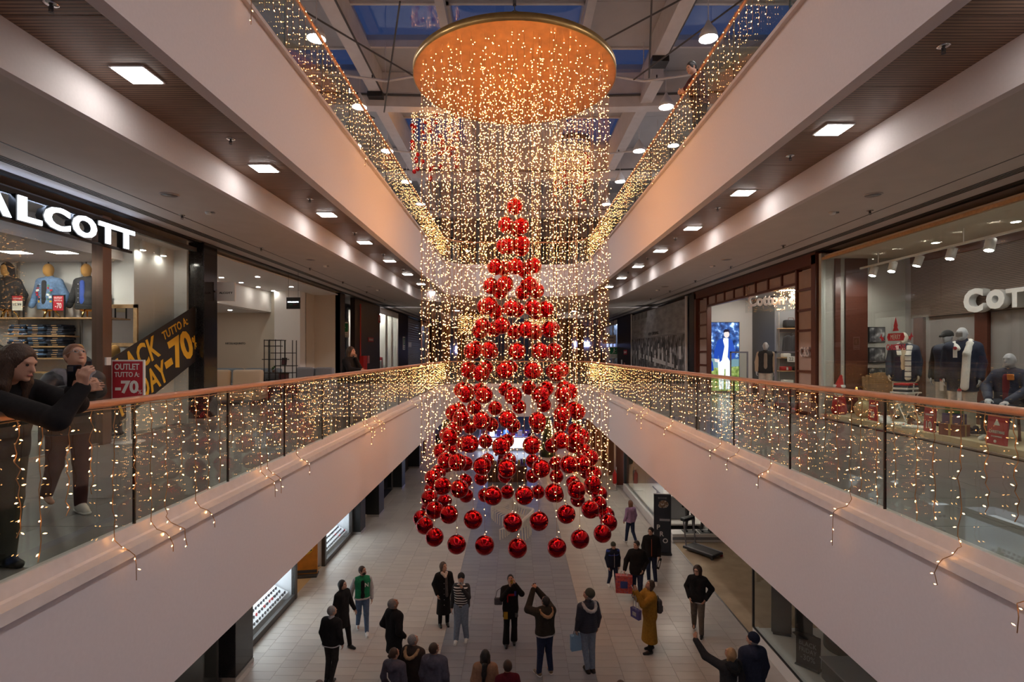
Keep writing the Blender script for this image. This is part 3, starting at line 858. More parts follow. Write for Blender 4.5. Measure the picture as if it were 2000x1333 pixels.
def sdf(prims, h, name, m, zmin=None, zmax=None, noise=None):
    lo = np.full(3, 1e9); hi = -lo
    for p in prims:
        if p[0] == 'c':
            r = max(p[3], p[4]); lo = np.minimum(lo, np.minimum(p[1], p[2]) - r); hi = np.maximum(hi, np.maximum(p[1], p[2]) + r)
        elif p[0] == 'e':
            r = p[2].max(); lo = np.minimum(lo, p[1] - r); hi = np.maximum(hi, p[1] + r)
    if zmin is not None: lo[2] = max(lo[2], zmin)
    if zmax is not None: hi[2] = min(hi[2], zmax)
    lo -= 3 * h; hi += 3 * h
    n = np.ceil((hi - lo) / h).astype(int) + 1
    ax = [lo[c] + h * np.arange(n[c]) for c in range(3)]
    F = np.full(n, 0.3)
    for p in prims:
        if p[0] == 'c':
            k = p[5]; r = max(p[3], p[4]) / min(1, p[6]) + k + 2.5 * h
            l2, h2 = np.minimum(p[1], p[2]) - r, np.maximum(p[1], p[2]) + r
        else:
            k = p[4]; r = p[2].max() + k + 2.5 * h; l2, h2 = p[1] - r, p[1] + r
        s = [slice(max(0, int((l2[c] - lo[c]) / h)), max(1, min(n[c], int((h2[c] - lo[c]) / h) + 2))) for c in range(3)]
        X, Y, Z = np.meshgrid(ax[0][s[0]], ax[1][s[1]], ax[2][s[2]], indexing='ij', sparse=True)
        if p[0] == 'c':
            a, b, ra, rb, fl = p[1], p[2], p[3], p[4], p[6]
            ba = b - a; L = max(1e-9, ba @ ba)
            t = np.clip(((X - a[0]) * ba[0] + (Y - a[1]) * ba[1] + (Z - a[2]) * ba[2]) / L, 0, 1)
            dy = (Y - a[1] - t * ba[1]) / fl
            d = np.sqrt((X - a[0] - t * ba[0]) ** 2 + dy ** 2 + (Z - a[2] - t * ba[2]) ** 2) - (ra + (rb - ra) * t)
        else:
            c, r, rot = p[1], p[2], p[3]
            x, y, z = X - c[0], Y - c[1], Z - c[2]
            if rot is not None:
                x, y, z = (rot[0, 0] * x + rot[1, 0] * y + rot[2, 0] * z, rot[0, 1] * x + rot[1, 1] * y + rot[2, 1] * z, rot[0, 2] * x + rot[1, 2] * y + rot[2, 2] * z)
            k0 = np.sqrt((x / r[0]) ** 2 + (y / r[1]) ** 2 + (z / r[2]) ** 2)
            k1 = np.sqrt((x / r[0] ** 2) ** 2 + (y / r[1] ** 2) ** 2 + (z / r[2] ** 2) ** 2) + 1e-9
            d = k0 * (k0 - 1) / k1
        s = tuple(s); G = F[s]
        if p[0] == 'x':
            d = -d; e = np.maximum(k - np.abs(G - d), 0) / k
            F[s] = np.maximum(G, d) + e * e * k / 4
        else:
            e = np.maximum(k - np.abs(G - d), 0) / k
            F[s] = np.minimum(G, d) - e * e * k / 4
    if noise:
        X, Y, Z = np.meshgrid(*ax, indexing='ij', sparse=True)
        F += noise[0] * (np.sin(X * noise[1]) * np.sin(Y * noise[1] * 1.13 + 1) * np.sin(Z * noise[1] * 0.94 + 2))
    if zmin is not None or zmax is not None:
        Z = ax[2][None, None, :]
        if zmin is not None: F = np.maximum(F, zmin - Z)
        if zmax is not None: F = np.maximum(F, Z - zmax)
    V, Q = snets(F, lo, h)
    return npmesh(name, V, Q, m)
def rotm(pitch, yaw, roll=0):
    return np.array((Euler((0, 0, yaw)).to_matrix() @ Euler((-pitch, 0, 0)).to_matrix() @ Euler((0, roll, 0)).to_matrix()))

skin1 = mat('skin_light', (0.52, 0.29, 0.20), 0.5)
skin2 = mat('skin_tan', (0.42, 0.22, 0.15), 0.5)
eyem = mat('eye_dark', (0.02, 0.015, 0.012), 0.2)
lipm = mat('lips', (0.33, 0.09, 0.08), 0.45)
HAIR = {'black': mat('hair_black', (0.012, 0.009, 0.008), 0.45, var=0.4, scale=40, bump=0.6, stretch=(6, 6, 1)), 'brown': mat('hair_brown', (0.05, 0.025, 0.014), 0.45, var=0.4, scale=40, bump=0.6, stretch=(6, 6, 1)),
        'grey': mat('hair_grey', (0.22, 0.21, 0.21), 0.5, var=0.3, scale=60), 'blonde': mat('hair_blonde', (0.42, 0.25, 0.12), 0.45, var=0.3, scale=40, bump=0.6, stretch=(6, 6, 1)), 'auburn': mat('hair_auburn', (0.20, 0.08, 0.04), 0.45, var=0.4, scale=40, bump=0.6, stretch=(6, 6, 1))}
def cloth(name, c, rough=0.9, var=0.15, scale=25, bump=0.25): return mat('cloth_' + name, c, rough, var=var, scale=scale, bump=bump, spec=0.2)

def limb_hand(w, d, pal, s, curl=0.35, sgn=1):
    """palm, four fingers of different length with a knuckle bend, and a thumb from the side of the palm"""
    w = A3(*w); d = A3(*d) / np.linalg.norm(d); pal = A3(*pal); pal = pal - d * (pal @ d)
    pal /= np.linalg.norm(pal) + 1e-9
    sd = np.cross(d, pal) * sgn
    P = [cone(w, w + d * 0.03 * s, 0.025 * s, 0.026 * s, 0.02)]
    for q in (-0.022, 0.0, 0.022): P.append(cone(w + d * 0.03 * s + sd * q * s, w + d * 0.085 * s + sd * q * s * 1.2, 0.016 * s, 0.014 * s, 0.012))
    for q, L in ((-0.030, 0.062), (-0.010, 0.078), (0.010, 0.085), (0.030, 0.074)):
        a = w + (d * 0.085 + sd * q) * s
        b = a + (d * math.cos(curl) + pal * math.sin(curl)) * L * 0.5 * s
        c = b + (d * math.cos(2.3 * curl) + pal * math.sin(2.3 * curl)) * L * 0.5 * s
        P += [cone(a, b, 0.0095 * s, 0.009 * s, 0.004), cone(b, c, 0.009 * s, 0.0078 * s, 0.004)]
    a = w + (d * 0.03 + sd * 0.028) * s; b = a + (d * 0.035 + sd * 0.028 + pal * 0.012) * s; c = b + (d * 0.03 + sd * 0.006 + pal * 0.012) * s
    P += [cone(a, b, 0.012 * s, 0.0105 * s, 0.008), cone(b, c, 0.0105 * s, 0.009 * s, 0.004)]
    return P

def figure(t, H, pose, fit, h=0.012, skin=None, face=True, hands=True, body_parts='full', face_features=True):
    """builds body and clothes under the root t; front looks along local -Y, feet on z=0"""
    s = H / 1.72; skin = skin or skin1
    g = lambda k, dflt: A3(*pose.get(k, dflt)) * s
    lean = A3(*pose.get('lean', (0, 0, 0))) * s
    drop = pose.get('drop', 0.0) * s
    pel = A3(0, 0, 0.95) * s - A3(0, 0, drop) + A3(*pose.get('pelvis', (0, 0, 0))) * s
    up = lambda x, y, z: pel + A3(x, y, z - 0.95) * s + lean * ((z - 0.95) / 0.5)
    off = A3(0, 0, -drop) + A3(*pose.get('pelvis', (0, 0, 0))) * s
    J = {}
    for q, sg in (('l', 1), ('r', -1)):
        J[q + 'h'] = pel + A3(sg * 0.085, 0, -0.02) * s
        J[q + 'k'] = g(q + 'k', (sg * 0.095, -0.015, 0.50)); J[q + 'a'] = g(q + 'a', (sg * 0.10, 0.015, 0.085))
        J[q + 's'] = up(sg * 0.168, 0.0, 1.375)
        J[q + 'e'] = g(q + 'e', (sg * 0.225, 0.03, 1.13)) + (0 if q + 'e' in pose else lean * 0.4 + off)
        J[q + 'w'] = g(q + 'w', (sg * 0.235, -0.05, 0.885)) + (0 if q + 'w' in pose else lean * 0.1 + off)
    hp, hy, hr = pose.get('head', (0, 0, 0))
    Rm = rotm(hp, hy, hr)
    nb, nk = up(0, 0.01, 1.43), up(0, -0.005, 1.525)
    hc = nk + Rm @ (A3(0, -0.018, 0.085) * s)
    hd = lambda x, y, z: hc + Rm @ (A3(x, y, z) * s)
    fat = fit.get('fat', 1.0)
    # --- body
    legs, arms = {}, {}
    for q in 'lr':
        legs[q] = [(J[q + 'h'], J[q + 'k'], 0.085 * s * fat, 0.056 * s), (J[q + 'k'], J[q + 'a'], 0.055 * s, 0.038 * s)]
        arms[q] = [(J[q + 's'], J[q + 'e'], 0.049 * s * fat, 0.039 * s), (J[q + 'e'], J[q + 'w'], 0.039 * s, 0.027 * s)]
    torso = []
    for sg in (-1, 1):
        torso += [(pel + A3(sg * 0.065, 0.01, -0.03) * s, up(sg * 0.055, 0.0, 1.10), 0.098 * s * fat, 0.088 * s * fat), (up(sg * 0.055, 0, 1.10), up(sg * 0.085, 0.0, 1.33), 0.088 * s * fat, 0.094 * s * fat), (up(sg * 0.05, 0.01, 1.39), up(sg * 0.15, 0.005, 1.375), 0.058 * s, 0.050 * s)]
    B = []
    if body_parts != 'torso':
        for q in 'lr':
            for L in legs[q]: B.append(cone(*L, 0.03))
            f = J[q + 'a']; B.append(cone(f + A3(0, 0.02, -0.035) * s, f + A3(0, -0.15, -0.055) * s, 0.034 * s, 0.026 * s, 0.02))
    for T in torso: B.append(cone(*T, 0.05))
    for q in 'lr':
        for L in arms[q]: B.append(cone(*L, 0.025))
    B += [cone(nb, nk + A3(0, 0, 0.02) * s, 0.058 * s, 0.05 * s, 0.03)]
    if face:
        B += [ell(hc, A3(0.074, 0.092, 0.105) * s, 0.02, Rm), ell(hd(0, -0.022, -0.055), A3(0.056, 0.068, 0.06) * s, 0.03, Rm),
              cone(hd(0, -0.088, 0.015), hd(0, -0.108, -0.022), 0.010 * s, 0.014 * s, 0.012), ell(hd(0, -0.078, 0.032), A3(0.05, 0.016, 0.012) * s, 0.015, Rm),
              ell(hd(0, -0.085, -0.088), A3(0.022, 0.016, 0.016) * s, 0.02, Rm), ell(hd(0, -0.092, -0.055), A3(0.024, 0.010, 0.012) * s, 0.008, Rm)]
        for sg in (-1, 1): B += [ell(hd(sg * 0.076, 0.008, -0.005), A3(0.011, 0.022, 0.032) * s, 0.006, Rm), cut(hd(sg * 0.032, -0.098, 0.012), A3(0.017, 0.012, 0.011) * s, 0.012, Rm)]
    else:
        B += [ell(hc, A3(0.078, 0.092, 0.115) * s, 0.03, Rm), ell(hd(0, -0.02, -0.06), A3(0.058, 0.066, 0.06) * s, 0.03, Rm)]
    if hands:
        for q, sg in (('l', 1), ('r', -1)):
            d = g(q + 'd', (0, 0, 0)) if q + 'd' in pose else J[q + 'w'] - J[q + 'e']
            pal = A3(*pose.get(q + 'p', (-sg, 0.15, 0)))
            B += limb_hand(J[q + 'w'], d, pal, s, pose.get(q + 'c', 0.35), 1)
    ob('body', sdf(B, h, 'body', skin), t)
    if face and face_features:
        for sg in (-1, 1): MB().sph(tuple(hd(sg * 0.032, -0.083, 0.013)), 0.0092 * s, 10, 6).build('eye', eyem, t, True)
        ob('mouth', sdf([ell(hd(0, -0.099, -0.056), A3(0.023, 0.008, 0.008) * s, 0.01, Rm)], min(h, 0.005), 'mouth', lipm), t)
    # --- clothes
    ti = fit.get('infl', 0.02) * s
    if 'top' in fit:
        hem = fit.get('hem', 0.86) * s - drop
        P = [cone(a, b, ra + ti, rb + ti, 0.05) for a, b, ra, rb in torso]
        if fit.get('skirt'):
            P.append(cone(pel + A3(0, 0, 0.05) * s, A3(pel[0], pel[1], hem - 0.05), 0.155 * s, fit['skirt'] * s, 0.08, 0.78))
        elif hem < 0.9 * s:
            P.append(cone(pel + A3(-0.06, 0, 0) * s, A3(pel[0] - 0.06 * s, pel[1], hem - 0.05), 0.1 * s + ti, 0.098 * s + ti, 0.05)); P.append(cone(pel + A3(0.06, 0, 0) * s, A3(pel[0] + 0.06 * s, pel[1], hem - 0.05), 0.1 * s + ti, 0.098 * s + ti, 0.05))
        SL = []
        for q in 'lr':
            for i, (a, b, ra, rb) in enumerate(arms[q]):
                SL.append(cone(a, b if i == 0 else a + (b - a) * 0.97, ra + ti * 0.9, rb + ti * (0.9 if i == 0 else 0.7), 0.025))
        if fit.get('collar', True): P.append(cone(nb + A3(0, 0, -0.02) * s, nb + A3(0, 0, fit.get('collar_h', 0.03)) * s, 0.068 * s, 0.068 * s, 0.02))
        if fit.get('hood'):
            P += [cone(up(-0.07, 0.1, 1.40), up(0.07, 0.1, 1.40), 0.06 * s, 0.06 * s, 0.04), cone(up(0, 0.12, 1.36), up(0, 0.09, 1.43), 0.07 * s, 0.07 * s, 0.04)]
        nz = fit.get('quilt')
        if fit.get('sleeves') is not None:
            ob('sleeves', sdf(SL, h, 'sleeves', fit['sleeves']), t); SL = []
        o = ob(fit.get('top_name', 'jacket'), sdf(P + SL, h, 'top', fit['top'], zmin=hem), t)
        if 'shirt' in fit:     # front opening: strip of the shirt below
            a, b = up(0, -0.105 * fat - ti * 0.55, 1.36), up(0, -0.098 * fat - ti * 0.6, 0.98)
            ob('shirt', sdf([cone(a, b, 0.045 * s, 0.055 * s, 0.02, 0.45)], h, 'shirt', fit['shirt'], zmin=hem + 0.02), t)
        if 'band' in fit:
            zz = hem
            ob('hem_band', sdf([cone(a, b, ra + ti + 0.006, rb + ti + 0.006, 0.05) for a, b, ra, rb in torso] + [cone(pel + A3(-0.06, 0, 0) * s, A3(pel[0] - 0.06 * s, pel[1], hem - 0.05), 0.106 * s + ti, 0.104 * s + ti, 0.05), cone(pel + A3(0.06, 0, 0) * s, A3(pel[0] + 0.06 * s, pel[1], hem - 0.05), 0.106 * s + ti, 0.104 * s + ti, 0.05)], h, 'hem_band', fit['band'], zmin=zz - 0.004, zmax=zz + 0.035 * s), t)
        if 'ruff' in fit:      # fur or pale lining round the neck/hood
            n = 9; pts = [up(0.135 * math.cos(q), 0.06 + 0.15 * math.sin(q), 1.44 - 0.10 * max(0, math.sin(q))) for q in [PI * (-0.15 + 1.3 * i / n) for i in range(n + 1)]]
            ob('collar_trim', sdf([cone(a, b, 0.032 * s, 0.032 * s, 0.02) for a, b in zip(pts[:-1], pts[1:])], h, 'ruff', fit['ruff'], noise=(0.004, 220)), t)
    if 'bottom' in fit:
        li = fit.get('leg_infl', 0.014) * s
        P = [cone(pel + A3(sg * 0.06, 0.01, -0.02) * s, up(sg * 0.055, 0, 1.03), 0.1 * s * fat + 0.006, 0.092 * s * fat + 0.006, 0.05) for sg in (-1, 1)]
        for q in 'lr':
            (a, b, ra, rb), (c, d, rc, rd) = legs[q]
            P += [cone(a, b, ra + li, rb + li, 0.025), cone(c, d + A3(0, 0, -0.005), rc + li, rd + li + fit.get('flare', 0.0) * s, 0.02)]
        ob(fit.get('bottom_name', 'trousers'), sdf(P, h, 'bottom', fit['bottom'], zmin=0.035 if not pose.get('seat') else None), t)
    if 'shoe' in fit:
        for q in 'lr':
            f = J[q + 'a']; hi = fit.get('boot', 0.0)
            yaw = pose.get(q + 'f', 0.0); fw = A3(math.sin(yaw), -math.cos(yaw), 0); tp = pose.get(q + 't', 0.0)
            P = [cone(f - fw * 0.035 * s + A3(0, 0, -0.045) * s, f + fw * 0.07 * s + A3(0, 0, -0.05 + tp * 0.5) * s, 0.042 * s, 0.043 * s, 0.02), cone(f + fw * 0.06 * s + A3(0, 0, -0.052 + tp * 0.5) * s, f + fw * 0.16 * s + A3(0, 0, -0.058 + tp) * s, 0.043 * s, 0.032 * s, 0.02), cone(f + A3(0, 0, -0.03) * s, f + A3(0, 0, 0.015 + hi) * s, 0.047 * s, 0.05 * s, 0.02)]
            fz = f[2] - 0.085 * s
            o = ob('shoe', sdf(P, min(h, 0.011), 'shoe', fit['shoe'], zmin=fz), t)
            if 'sole' in fit: ob('sole', sdf([cone(f - fw * 0.035 * s + A3(0, 0, -0.07) * s, f + fw * 0.16 * s + A3(0, 0, -0.07 + tp) * s, 0.049 * s, 0.04 * s, 0.02)], min(h, 0.01), 'sole', fit['sole'], zmin=fz - 0.002, zmax=fz + 0.022 * s + max(0, tp)), o)
    # --- hair and hats
    st, hm = fit.get('hair', (None, None))
    if st:
        P = [ell(hd(0, 0.012, 0.018), A3(0.084, 0.100, 0.108) * s, 0.02, Rm)]
        face_cut = cut(hd(0, -0.105, -0.035), A3(0.078, 0.075, 0.105) * s, 0.02, Rm)
        neck_cut = cut(hd(0, 0.03, -0.135), A3(0.12, 0.12, 0.07) * s, 0.02, Rm)
        nz = None
        if st == 'short': P += [face_cut, neck_cut, cut(hd(0, -0.07, -0.06), A3(0.11, 0.05, 0.05) * s, 0.01, Rm)]
        elif st == 'bob':
            nz = (0.0025, 150); face_cut = cut(hd(0, -0.112, -0.03), A3(0.078, 0.086, 0.106) * s, 0.02, Rm)
            for sg in (-1, 1): P.append(cone(hd(sg * 0.066, 0.03, 0.0), hd(sg * 0.070, 0.035, -0.11), 0.036 * s, 0.028 * s, 0.03))
            P += [cone(hd(0, 0.07, 0), hd(0, 0.075, -0.11), 0.055 * s, 0.04 * s, 0.04), face_cut]
        elif st in ('long', 'curly'):
            P[0] = ell(hd(0, 0.014, 0.022), A3(0.090, 0.104, 0.114) * s, 0.02, Rm); nz = (0.003, 150); face_cut = cut(hd(0, -0.112, -0.03), A3(0.080, 0.086, 0.108) * s, 0.02, Rm)
            for sg in (-1, 1): P.append(cone(hd(sg * 0.066, 0.025, 0.0), hc + A3(0, 0, 0) + Rm @ (A3(sg * 0.075, 0.04, -0.10) * s) + A3(0, 0.0, -0.07) * s, 0.038 * s, 0.03 * s, 0.03))
            P += [cone(hd(0, 0.07, 0), hd(0, 0.075, -0.08) + A3(0, 0.02, -0.17) * s, 0.065 * s, 0.055 * s, 0.05), face_cut]
            if st == 'curly': nz = (0.009, 120); P.insert(1, ell(hd(0, 0.02, 0.0), A3(0.105, 0.115, 0.118) * s, 0.03, Rm))
        elif st == 'bun': P += [ell(hd(0, 0.11, 0.03), A3(0.035, 0.04, 0.035) * s, 0.015, Rm), face_cut, neck_cut]
        elif st == 'tail': P += [cone(hd(0, 0.10, 0.02), hd(0, 0.13, -0.05), 0.035 * s, 0.03 * s, 0.03), cone(hd(0, 0.13, -0.05), hd(0, 0.12, -0.12) + A3(0, 0.03, -0.16) * s, 0.035 * s, 0.018 * s, 0.03), face_cut, neck_cut]
        elif st == 'beanie':
            P = [ell(hd(0, 0.01, 0.045), A3(0.092, 0.108, 0.105) * s, 0.02, Rm), cut(hd(0, -0.05, -0.10), A3(0.2, 0.2, 0.10) * s, 0.01, Rm)]
        elif st == 'cap':
            P = [ell(hd(0, 0.01, 0.035), A3(0.088, 0.104, 0.092) * s, 0.02, Rm), cut(hd(0, 0, -0.075), A3(0.2, 0.2, 0.09) * s, 0.01, Rm), cone(hd(0, -0.09, 0.035), hd(0, -0.15, 0.02), 0.035 * s, 0.03 * s, 0.02, 1.0), cut(hd(0, -0.14, -0.04), A3(0.09, 0.08, 0.05) * s, 0.01, Rm)]
        ob(fit.get('hair_name', 'hair' if st not in ('beanie', 'cap') else st), sdf(P, min(h, 0.010), 'hair', hm, noise=nz), t)
        if 'under_hair' in fit:
            P = [ell(hd(0, 0.015, 0.0), A3(0.081, 0.094, 0.098) * s, 0.02, Rm), face_cut, neck_cut] if fit['under_hair'][0] == 'short' else [ell(hd(0, 0.02, 0.0), A3(0.086, 0.098, 0.1) * s, 0.02, Rm), cone(hd(0, 0.06, -0.03), hd(0, 0.07, -0.13), 0.07 * s, 0.06 * s, 0.04), face_cut]
            ob('hair', sdf(P, min(h, 0.010), 'hair', fit['under_hair'][1]), t)
        if fit.get('pompom'): ob('pompom', sdf([ell(hd(0, 0.04, 0.16), A3(0.045, 0.045, 0.042) * s, 0.02, Rm)], min(h, 0.01), 'pompom', fit['pompom'], noise=(0.005, 260)), t)
        if fit.get('beard'):
            P = [ell(hd(0, -0.03, -0.06), A3(0.062, 0.072, 0.06) * s, 0.02, Rm), cut(hd(0, -0.07, 0.015), A3(0.09, 0.075, 0.045) * s, 0.01, Rm), cut(hd(0, -0.112, -0.056), A3(0.026, 0.02, 0.012) * s, 0.008, Rm)]
            ob('beard', sdf(P, min(h, 0.008), 'beard', fit['beard']), t)
    if fit.get('glasses'):
        mb = MB()
        for sg in (-1, 1):
            mb.tube([tuple(hd(sg * 0.034 + 0.022 * math.cos(q), -0.104, 0.012 + 0.018 * math.sin(q))) for q in [2 * PI * i / 12 for i in range(13)]], 0.0025 * s, 4, cap=False)
            mb.tube([tuple(hd(sg * 0.056, -0.102, 0.014)), tuple(hd(sg * 0.083, 0.0, 0.012))], 0.0022 * s, 4)
        mb.tube([tuple(hd(-0.012, -0.106, 0.015)), tuple(hd(0.012, -0.106, 0.015))], 0.0025 * s, 4)
        mb.build('glasses', fit['glasses'], t)
    return {'J': J, 'hd': hd, 'up': up, 's': s, 'pel': pel}
def person(x, y, rz, H, label, pose, fit, h=0.013, z=0.0, group=None, **kw):
    t = thing('person', label, 'person', (x, y, z), R(rz), group)
    d = figure(t, H, pose, fit, h, **kw); d['t'] = t
    return d
def pz(*ds, **kw):
    o = {}
    for d in ds: o.update(d)
    o.update(kw); return o
# ------------------------------------------------------------------ first floor, left: clothes shop, sofa shop, corridor
def bw(mb, name, m, parent, smooth=False):
    """build geometry given in world coordinates under a parent standing at its own location (no turn)"""
    l = parent.location; mb.v = [(v[0] - l.x, v[1] - l.y, v[2] - l.z) for v in mb.v]
    return mb.build(name, m, parent, smooth)
cream = mat('cream_wall', (0.62, 0.55, 0.45), 0.8); wgrey = mat('grey_wall', (0.72, 0.70, 0.68), 0.8); bronze = mat('bronze_post', (0.28, 0.19, 0.15), 0.3, 0.9); brownw = mat('red_brown_wood', (0.10, 0.028, 0.016), 0.35, var=0.2, scale=20, stretch=(1, 1, 8)); oak = mat('oak', (0.50, 0.30, 0.14), 0.5, var=0.15, scale=20); redp = mat('red_card', (0.42, 0.015, 0.03), 0.45); yel = mat('yellow_print', (0.75, 0.42, 0.02), 0.5)
gold2 = mat('polished_brass', (0.70, 0.42, 0.12), 0.2, 1.0); ochre = mat('ochre_felt', (0.52, 0.27, 0.07), 0.8)
signw = emat('lit_letter', (0.86, 0.92, 1.0), 3.2); striplt = emat('sign_strip', (0.62, 0.74, 1.0), 14.0)

w = MB(); w.b2(-11.5, -7.6, 10.35, 10.5, F1, 9.7); w.b2(-7.6, -7.22, 10.2, 11.4, F1, 9.7); w.b2(-11.5, -6.95, 11.4, 11.6, F1, 9.7); struct(w.build('wall_partition_1', wgrey))
c = MB(); c.b2(-11.5, -7.45, 2, 10.35, 8.95, 9.02); c.b2(-7.45, -6.9, 2, 11.4, 9.38, 9.44); c.b2(-7.47, -7.43, 2, 10.2, 8.95, 9.44); struct(c.build('ceiling', ceilm))
shl = [ (-8.62, 9.3), (-7.82, 9.3), (-8.62, 6.9), (-8.0, 5.0), (-9.6, 8.0)]
pl_me = MB().b2(-.18, .18, -.12, .12, -.008, .004).mesh('diffuser', shopl); pf_me = MB().b2(-.2, .2, -.14, .14, 0, .02).mesh('frame', MATS['lamp_white'])
for k, (x, y) in enumerate(shl):
    t = thing('ceiling_panel_light', 'flat ceiling light inside the left clothes shop, %s' % ['above the denim jacket', 'above the black denim jacket', 'mid shop', 'at the front', 'at the back left'][k], 'ceiling light', (x, y, 8.945))
    ob('diffuser', pl_me, t); ob('frame', pf_me, t, (0, 0, -.006))
spot_b = MB().lathe([(.055, 0), (.055, .17), (.02, .18), (.02, .0), (.05, .0)], 16).mesh('can', mat('lamp_white2', (.75, .74, .72), .4), True); spot_l = MB().lathe([(.0001, -.004), (.048, -.004), (.048, .006), (.0001, .006)], 16).mesh('lens', emat('spot_glow', (1, .92, .8), 60.0))
for k, y in enumerate((9.75, 10.3, 10.9)):
    t = thing('spot_can', 'white cylinder spot under the ceiling of the left shop window, %s' % ['nearest', 'middle', 'farthest'][k], 'spotlight', (-7.12, y, 9.17)); ob('can', spot_b, t); ob('lens', spot_l, t); MB().tube([(0, 0, .17), (0, 0, .21)], .012, 6).build('stem', white, t)
# shop window
t = thing('shop_window', 'frameless shop window of the left clothes shop with a bronze post', 'window', (XL1, 2.5, F1))
for a, b in ((2.5, 5.6), (5.62, 8.74), (8.97, 10.13), (10.15, 11.42)): bw(MB().b2(XL1 - .006, XL1 + .006, a, b, F1 + .02, 9.36), 'glass_pane', shopglass, t)
bw(MB().b2(XL1 - .09, XL1 + .09, 8.76, 8.95, F1, 9.45), 'post', bronze, t); bw(MB().b2(XL1 - .04, XL1 + .04, 2.5, 11.44, 9.36, 9.44), 'head_rail', dgrey, t); bw(MB().b2(XL1 - .03, XL1 + .03, 2.5, 11.44, F1, F1 + .03), 'sill_rail', steel, t)
bw(MB().b2(XL1 + .09, XL1 + .12, 8.80, 8.90, 7.0, 7.13), 'alarm_box', white, t)
# illuminated sign
t = thing('shop_sign', 'illuminated white block letters over the left clothes shop', 'sign', (XL1 + .1, 6.7, 9.15), FL)
for ch, y, wd in (('A', 6.86, .44), ('L', 7.36, .36), ('C', 7.80, .44), ('O', 8.30, .46), ('T', 8.77, .38), ('T', 9.18, .40)):
    letters(ch, t, (y - 6.7, -.07, 0), w=wd, h=.33, m=signw, depth=.02, bold=.035, name='letter')
    letters(ch, t, (y - 6.7, -.005, 0), w=wd + .03, h=.36, m=blk, depth=.10, bold=.05, name='letter_case')
for zz in (.19, -.19): MB().b2(-.6, 2.7, -.02, .02, zz - .02, zz + .02).build('rail', blk, t)
MB().b2(-.6, 2.72, .035, .06, .20, .21).build('light_strip', striplt, t); MB().b2(-.6, 2.72, -.03, .0, .17, .24).build('shield', blk, t)
# shelf wall with torsos, cards, jeans
t = thing('wall_shelf', 'long oak shelf with lower shelves on the back wall of the left clothes shop', 'shelf', (-9.3, 10.15, F1))
for x0, x1, z, dp in ((-11.3, -7.45, 7.86, .42), (-9.5, -8.35, 7.53, .36), (-9.5, -8.35, 7.33, .36), (-9.5, -8.35, 7.11, .36), (-9.5, -8.35, 6.85, .36)): bw(MB().b2(x0, x1, 10.345 - dp, 10.345, z - .025, z), 'board', oak, t)
for x in (-9.53, -8.32, -7.9): bw(MB().b2(x - .015, x + .015, 10.30, 10.345, F1, 9.0), 'upright', steel, t)
den = mat('denim_blue', (0.11, 0.19, 0.33), 0.85, var=.25, scale=30); dden = mat('denim_dark', (0.022, 0.028, 0.05), .85, var=.3, scale=30); bden = mat('denim_black', (.018, .018, .02), .85, var=.2, scale=30)
TA = dict(le=(.27, .03, .44), lw=(.30, -.05, .22), re=(-.27, .03, .44), rw=(-.30, -.05, .22))
def torso(x, lab, top, shirt, hood=None, patches=False):
    t = thing('torso_mannequin', lab, 'mannequin', (x, 10.14, 7.86))
    base = bpy.data.objects.new('stand', None)
    mb = MB()
    for k in range(3):
        a = 2 * PI * k / 3 - PI / 2
        mb.tube([(0, 0, .19), (.04 * math.cos(a), .04 * math.sin(a), .17), (.13 * math.cos(a), .1 * math.sin(a), .09), (.18 * math.cos(a), .13 * math.sin(a), .0)], .012, 7)
    mb.tube([(0, 0, .02), (0, 0, .3)], .014, 8); mb.build('stand', gold2, t, True)
    d = figure(t, 1.72, pz(TA, drop=.70), dict(top=top, hem=.86, infl=.03, shirt=shirt, collar_h=.03), .013, skin=ochre, face=False, hands=False, body_parts='torso')
    hd = d['hd']
    MB().tube([tuple(hd(0, 0, .11)), tuple(hd(0, 0, .145))], .012, 8).build('neck_cap', bden, t)
    if hood: ob('hood', sdf([ell(hd(0, .02, .02), (.098, .11, .13)), cone(hd(0, .06, -.08), hd(0, .05, -.14), .085, .09), cut(hd(0, -.13, 0), (.075, .12, .12))], .012, 'hood', hood), t)
    if patches:
        for k in range(16):
            sx = -1 if k % 2 else 1; z = d['up'](0, 0, 1.0 + .042 * (k // 2))[2]; x = sx * rng.uniform(.065, .14)
            MB().bev((x, -.135 - rng.uniform(0, .003) + abs(x) * .12, z), (rng.uniform(.025, .055), .012, rng.uniform(.02, .045)), .004, ry=rng.uniform(-.4, .4)).build('patch', rng.choice([redp, yel, wsh_, bden, mat('patch_green', (.1, .25, .12), .7)]), t)
    mb = MB()
    if not hood:
        for k in range(5): mb.sph((-.05, -.15, d['up'](0, 0, 1.32 - .085 * k)[2]), .008, 8, 5)
        mb.build('buttons', chrome, t, True)
    return t
wsh_ = mat('white_patch', (.7, .68, .65), .6)
torso(-9.56, 'torso mannequin in a black hooded jacket on the oak shelf, leftmost', bden, bden, hood=bden)
torso(-8.77, 'torso mannequin in a blue denim jacket covered with badges on the oak shelf', den, bden, patches=True)
torso(-8.06, 'torso mannequin in a black denim jacket over a blue top on the oak shelf', bden, mat('cobalt_shirt', (.02, .06, .30), .8))
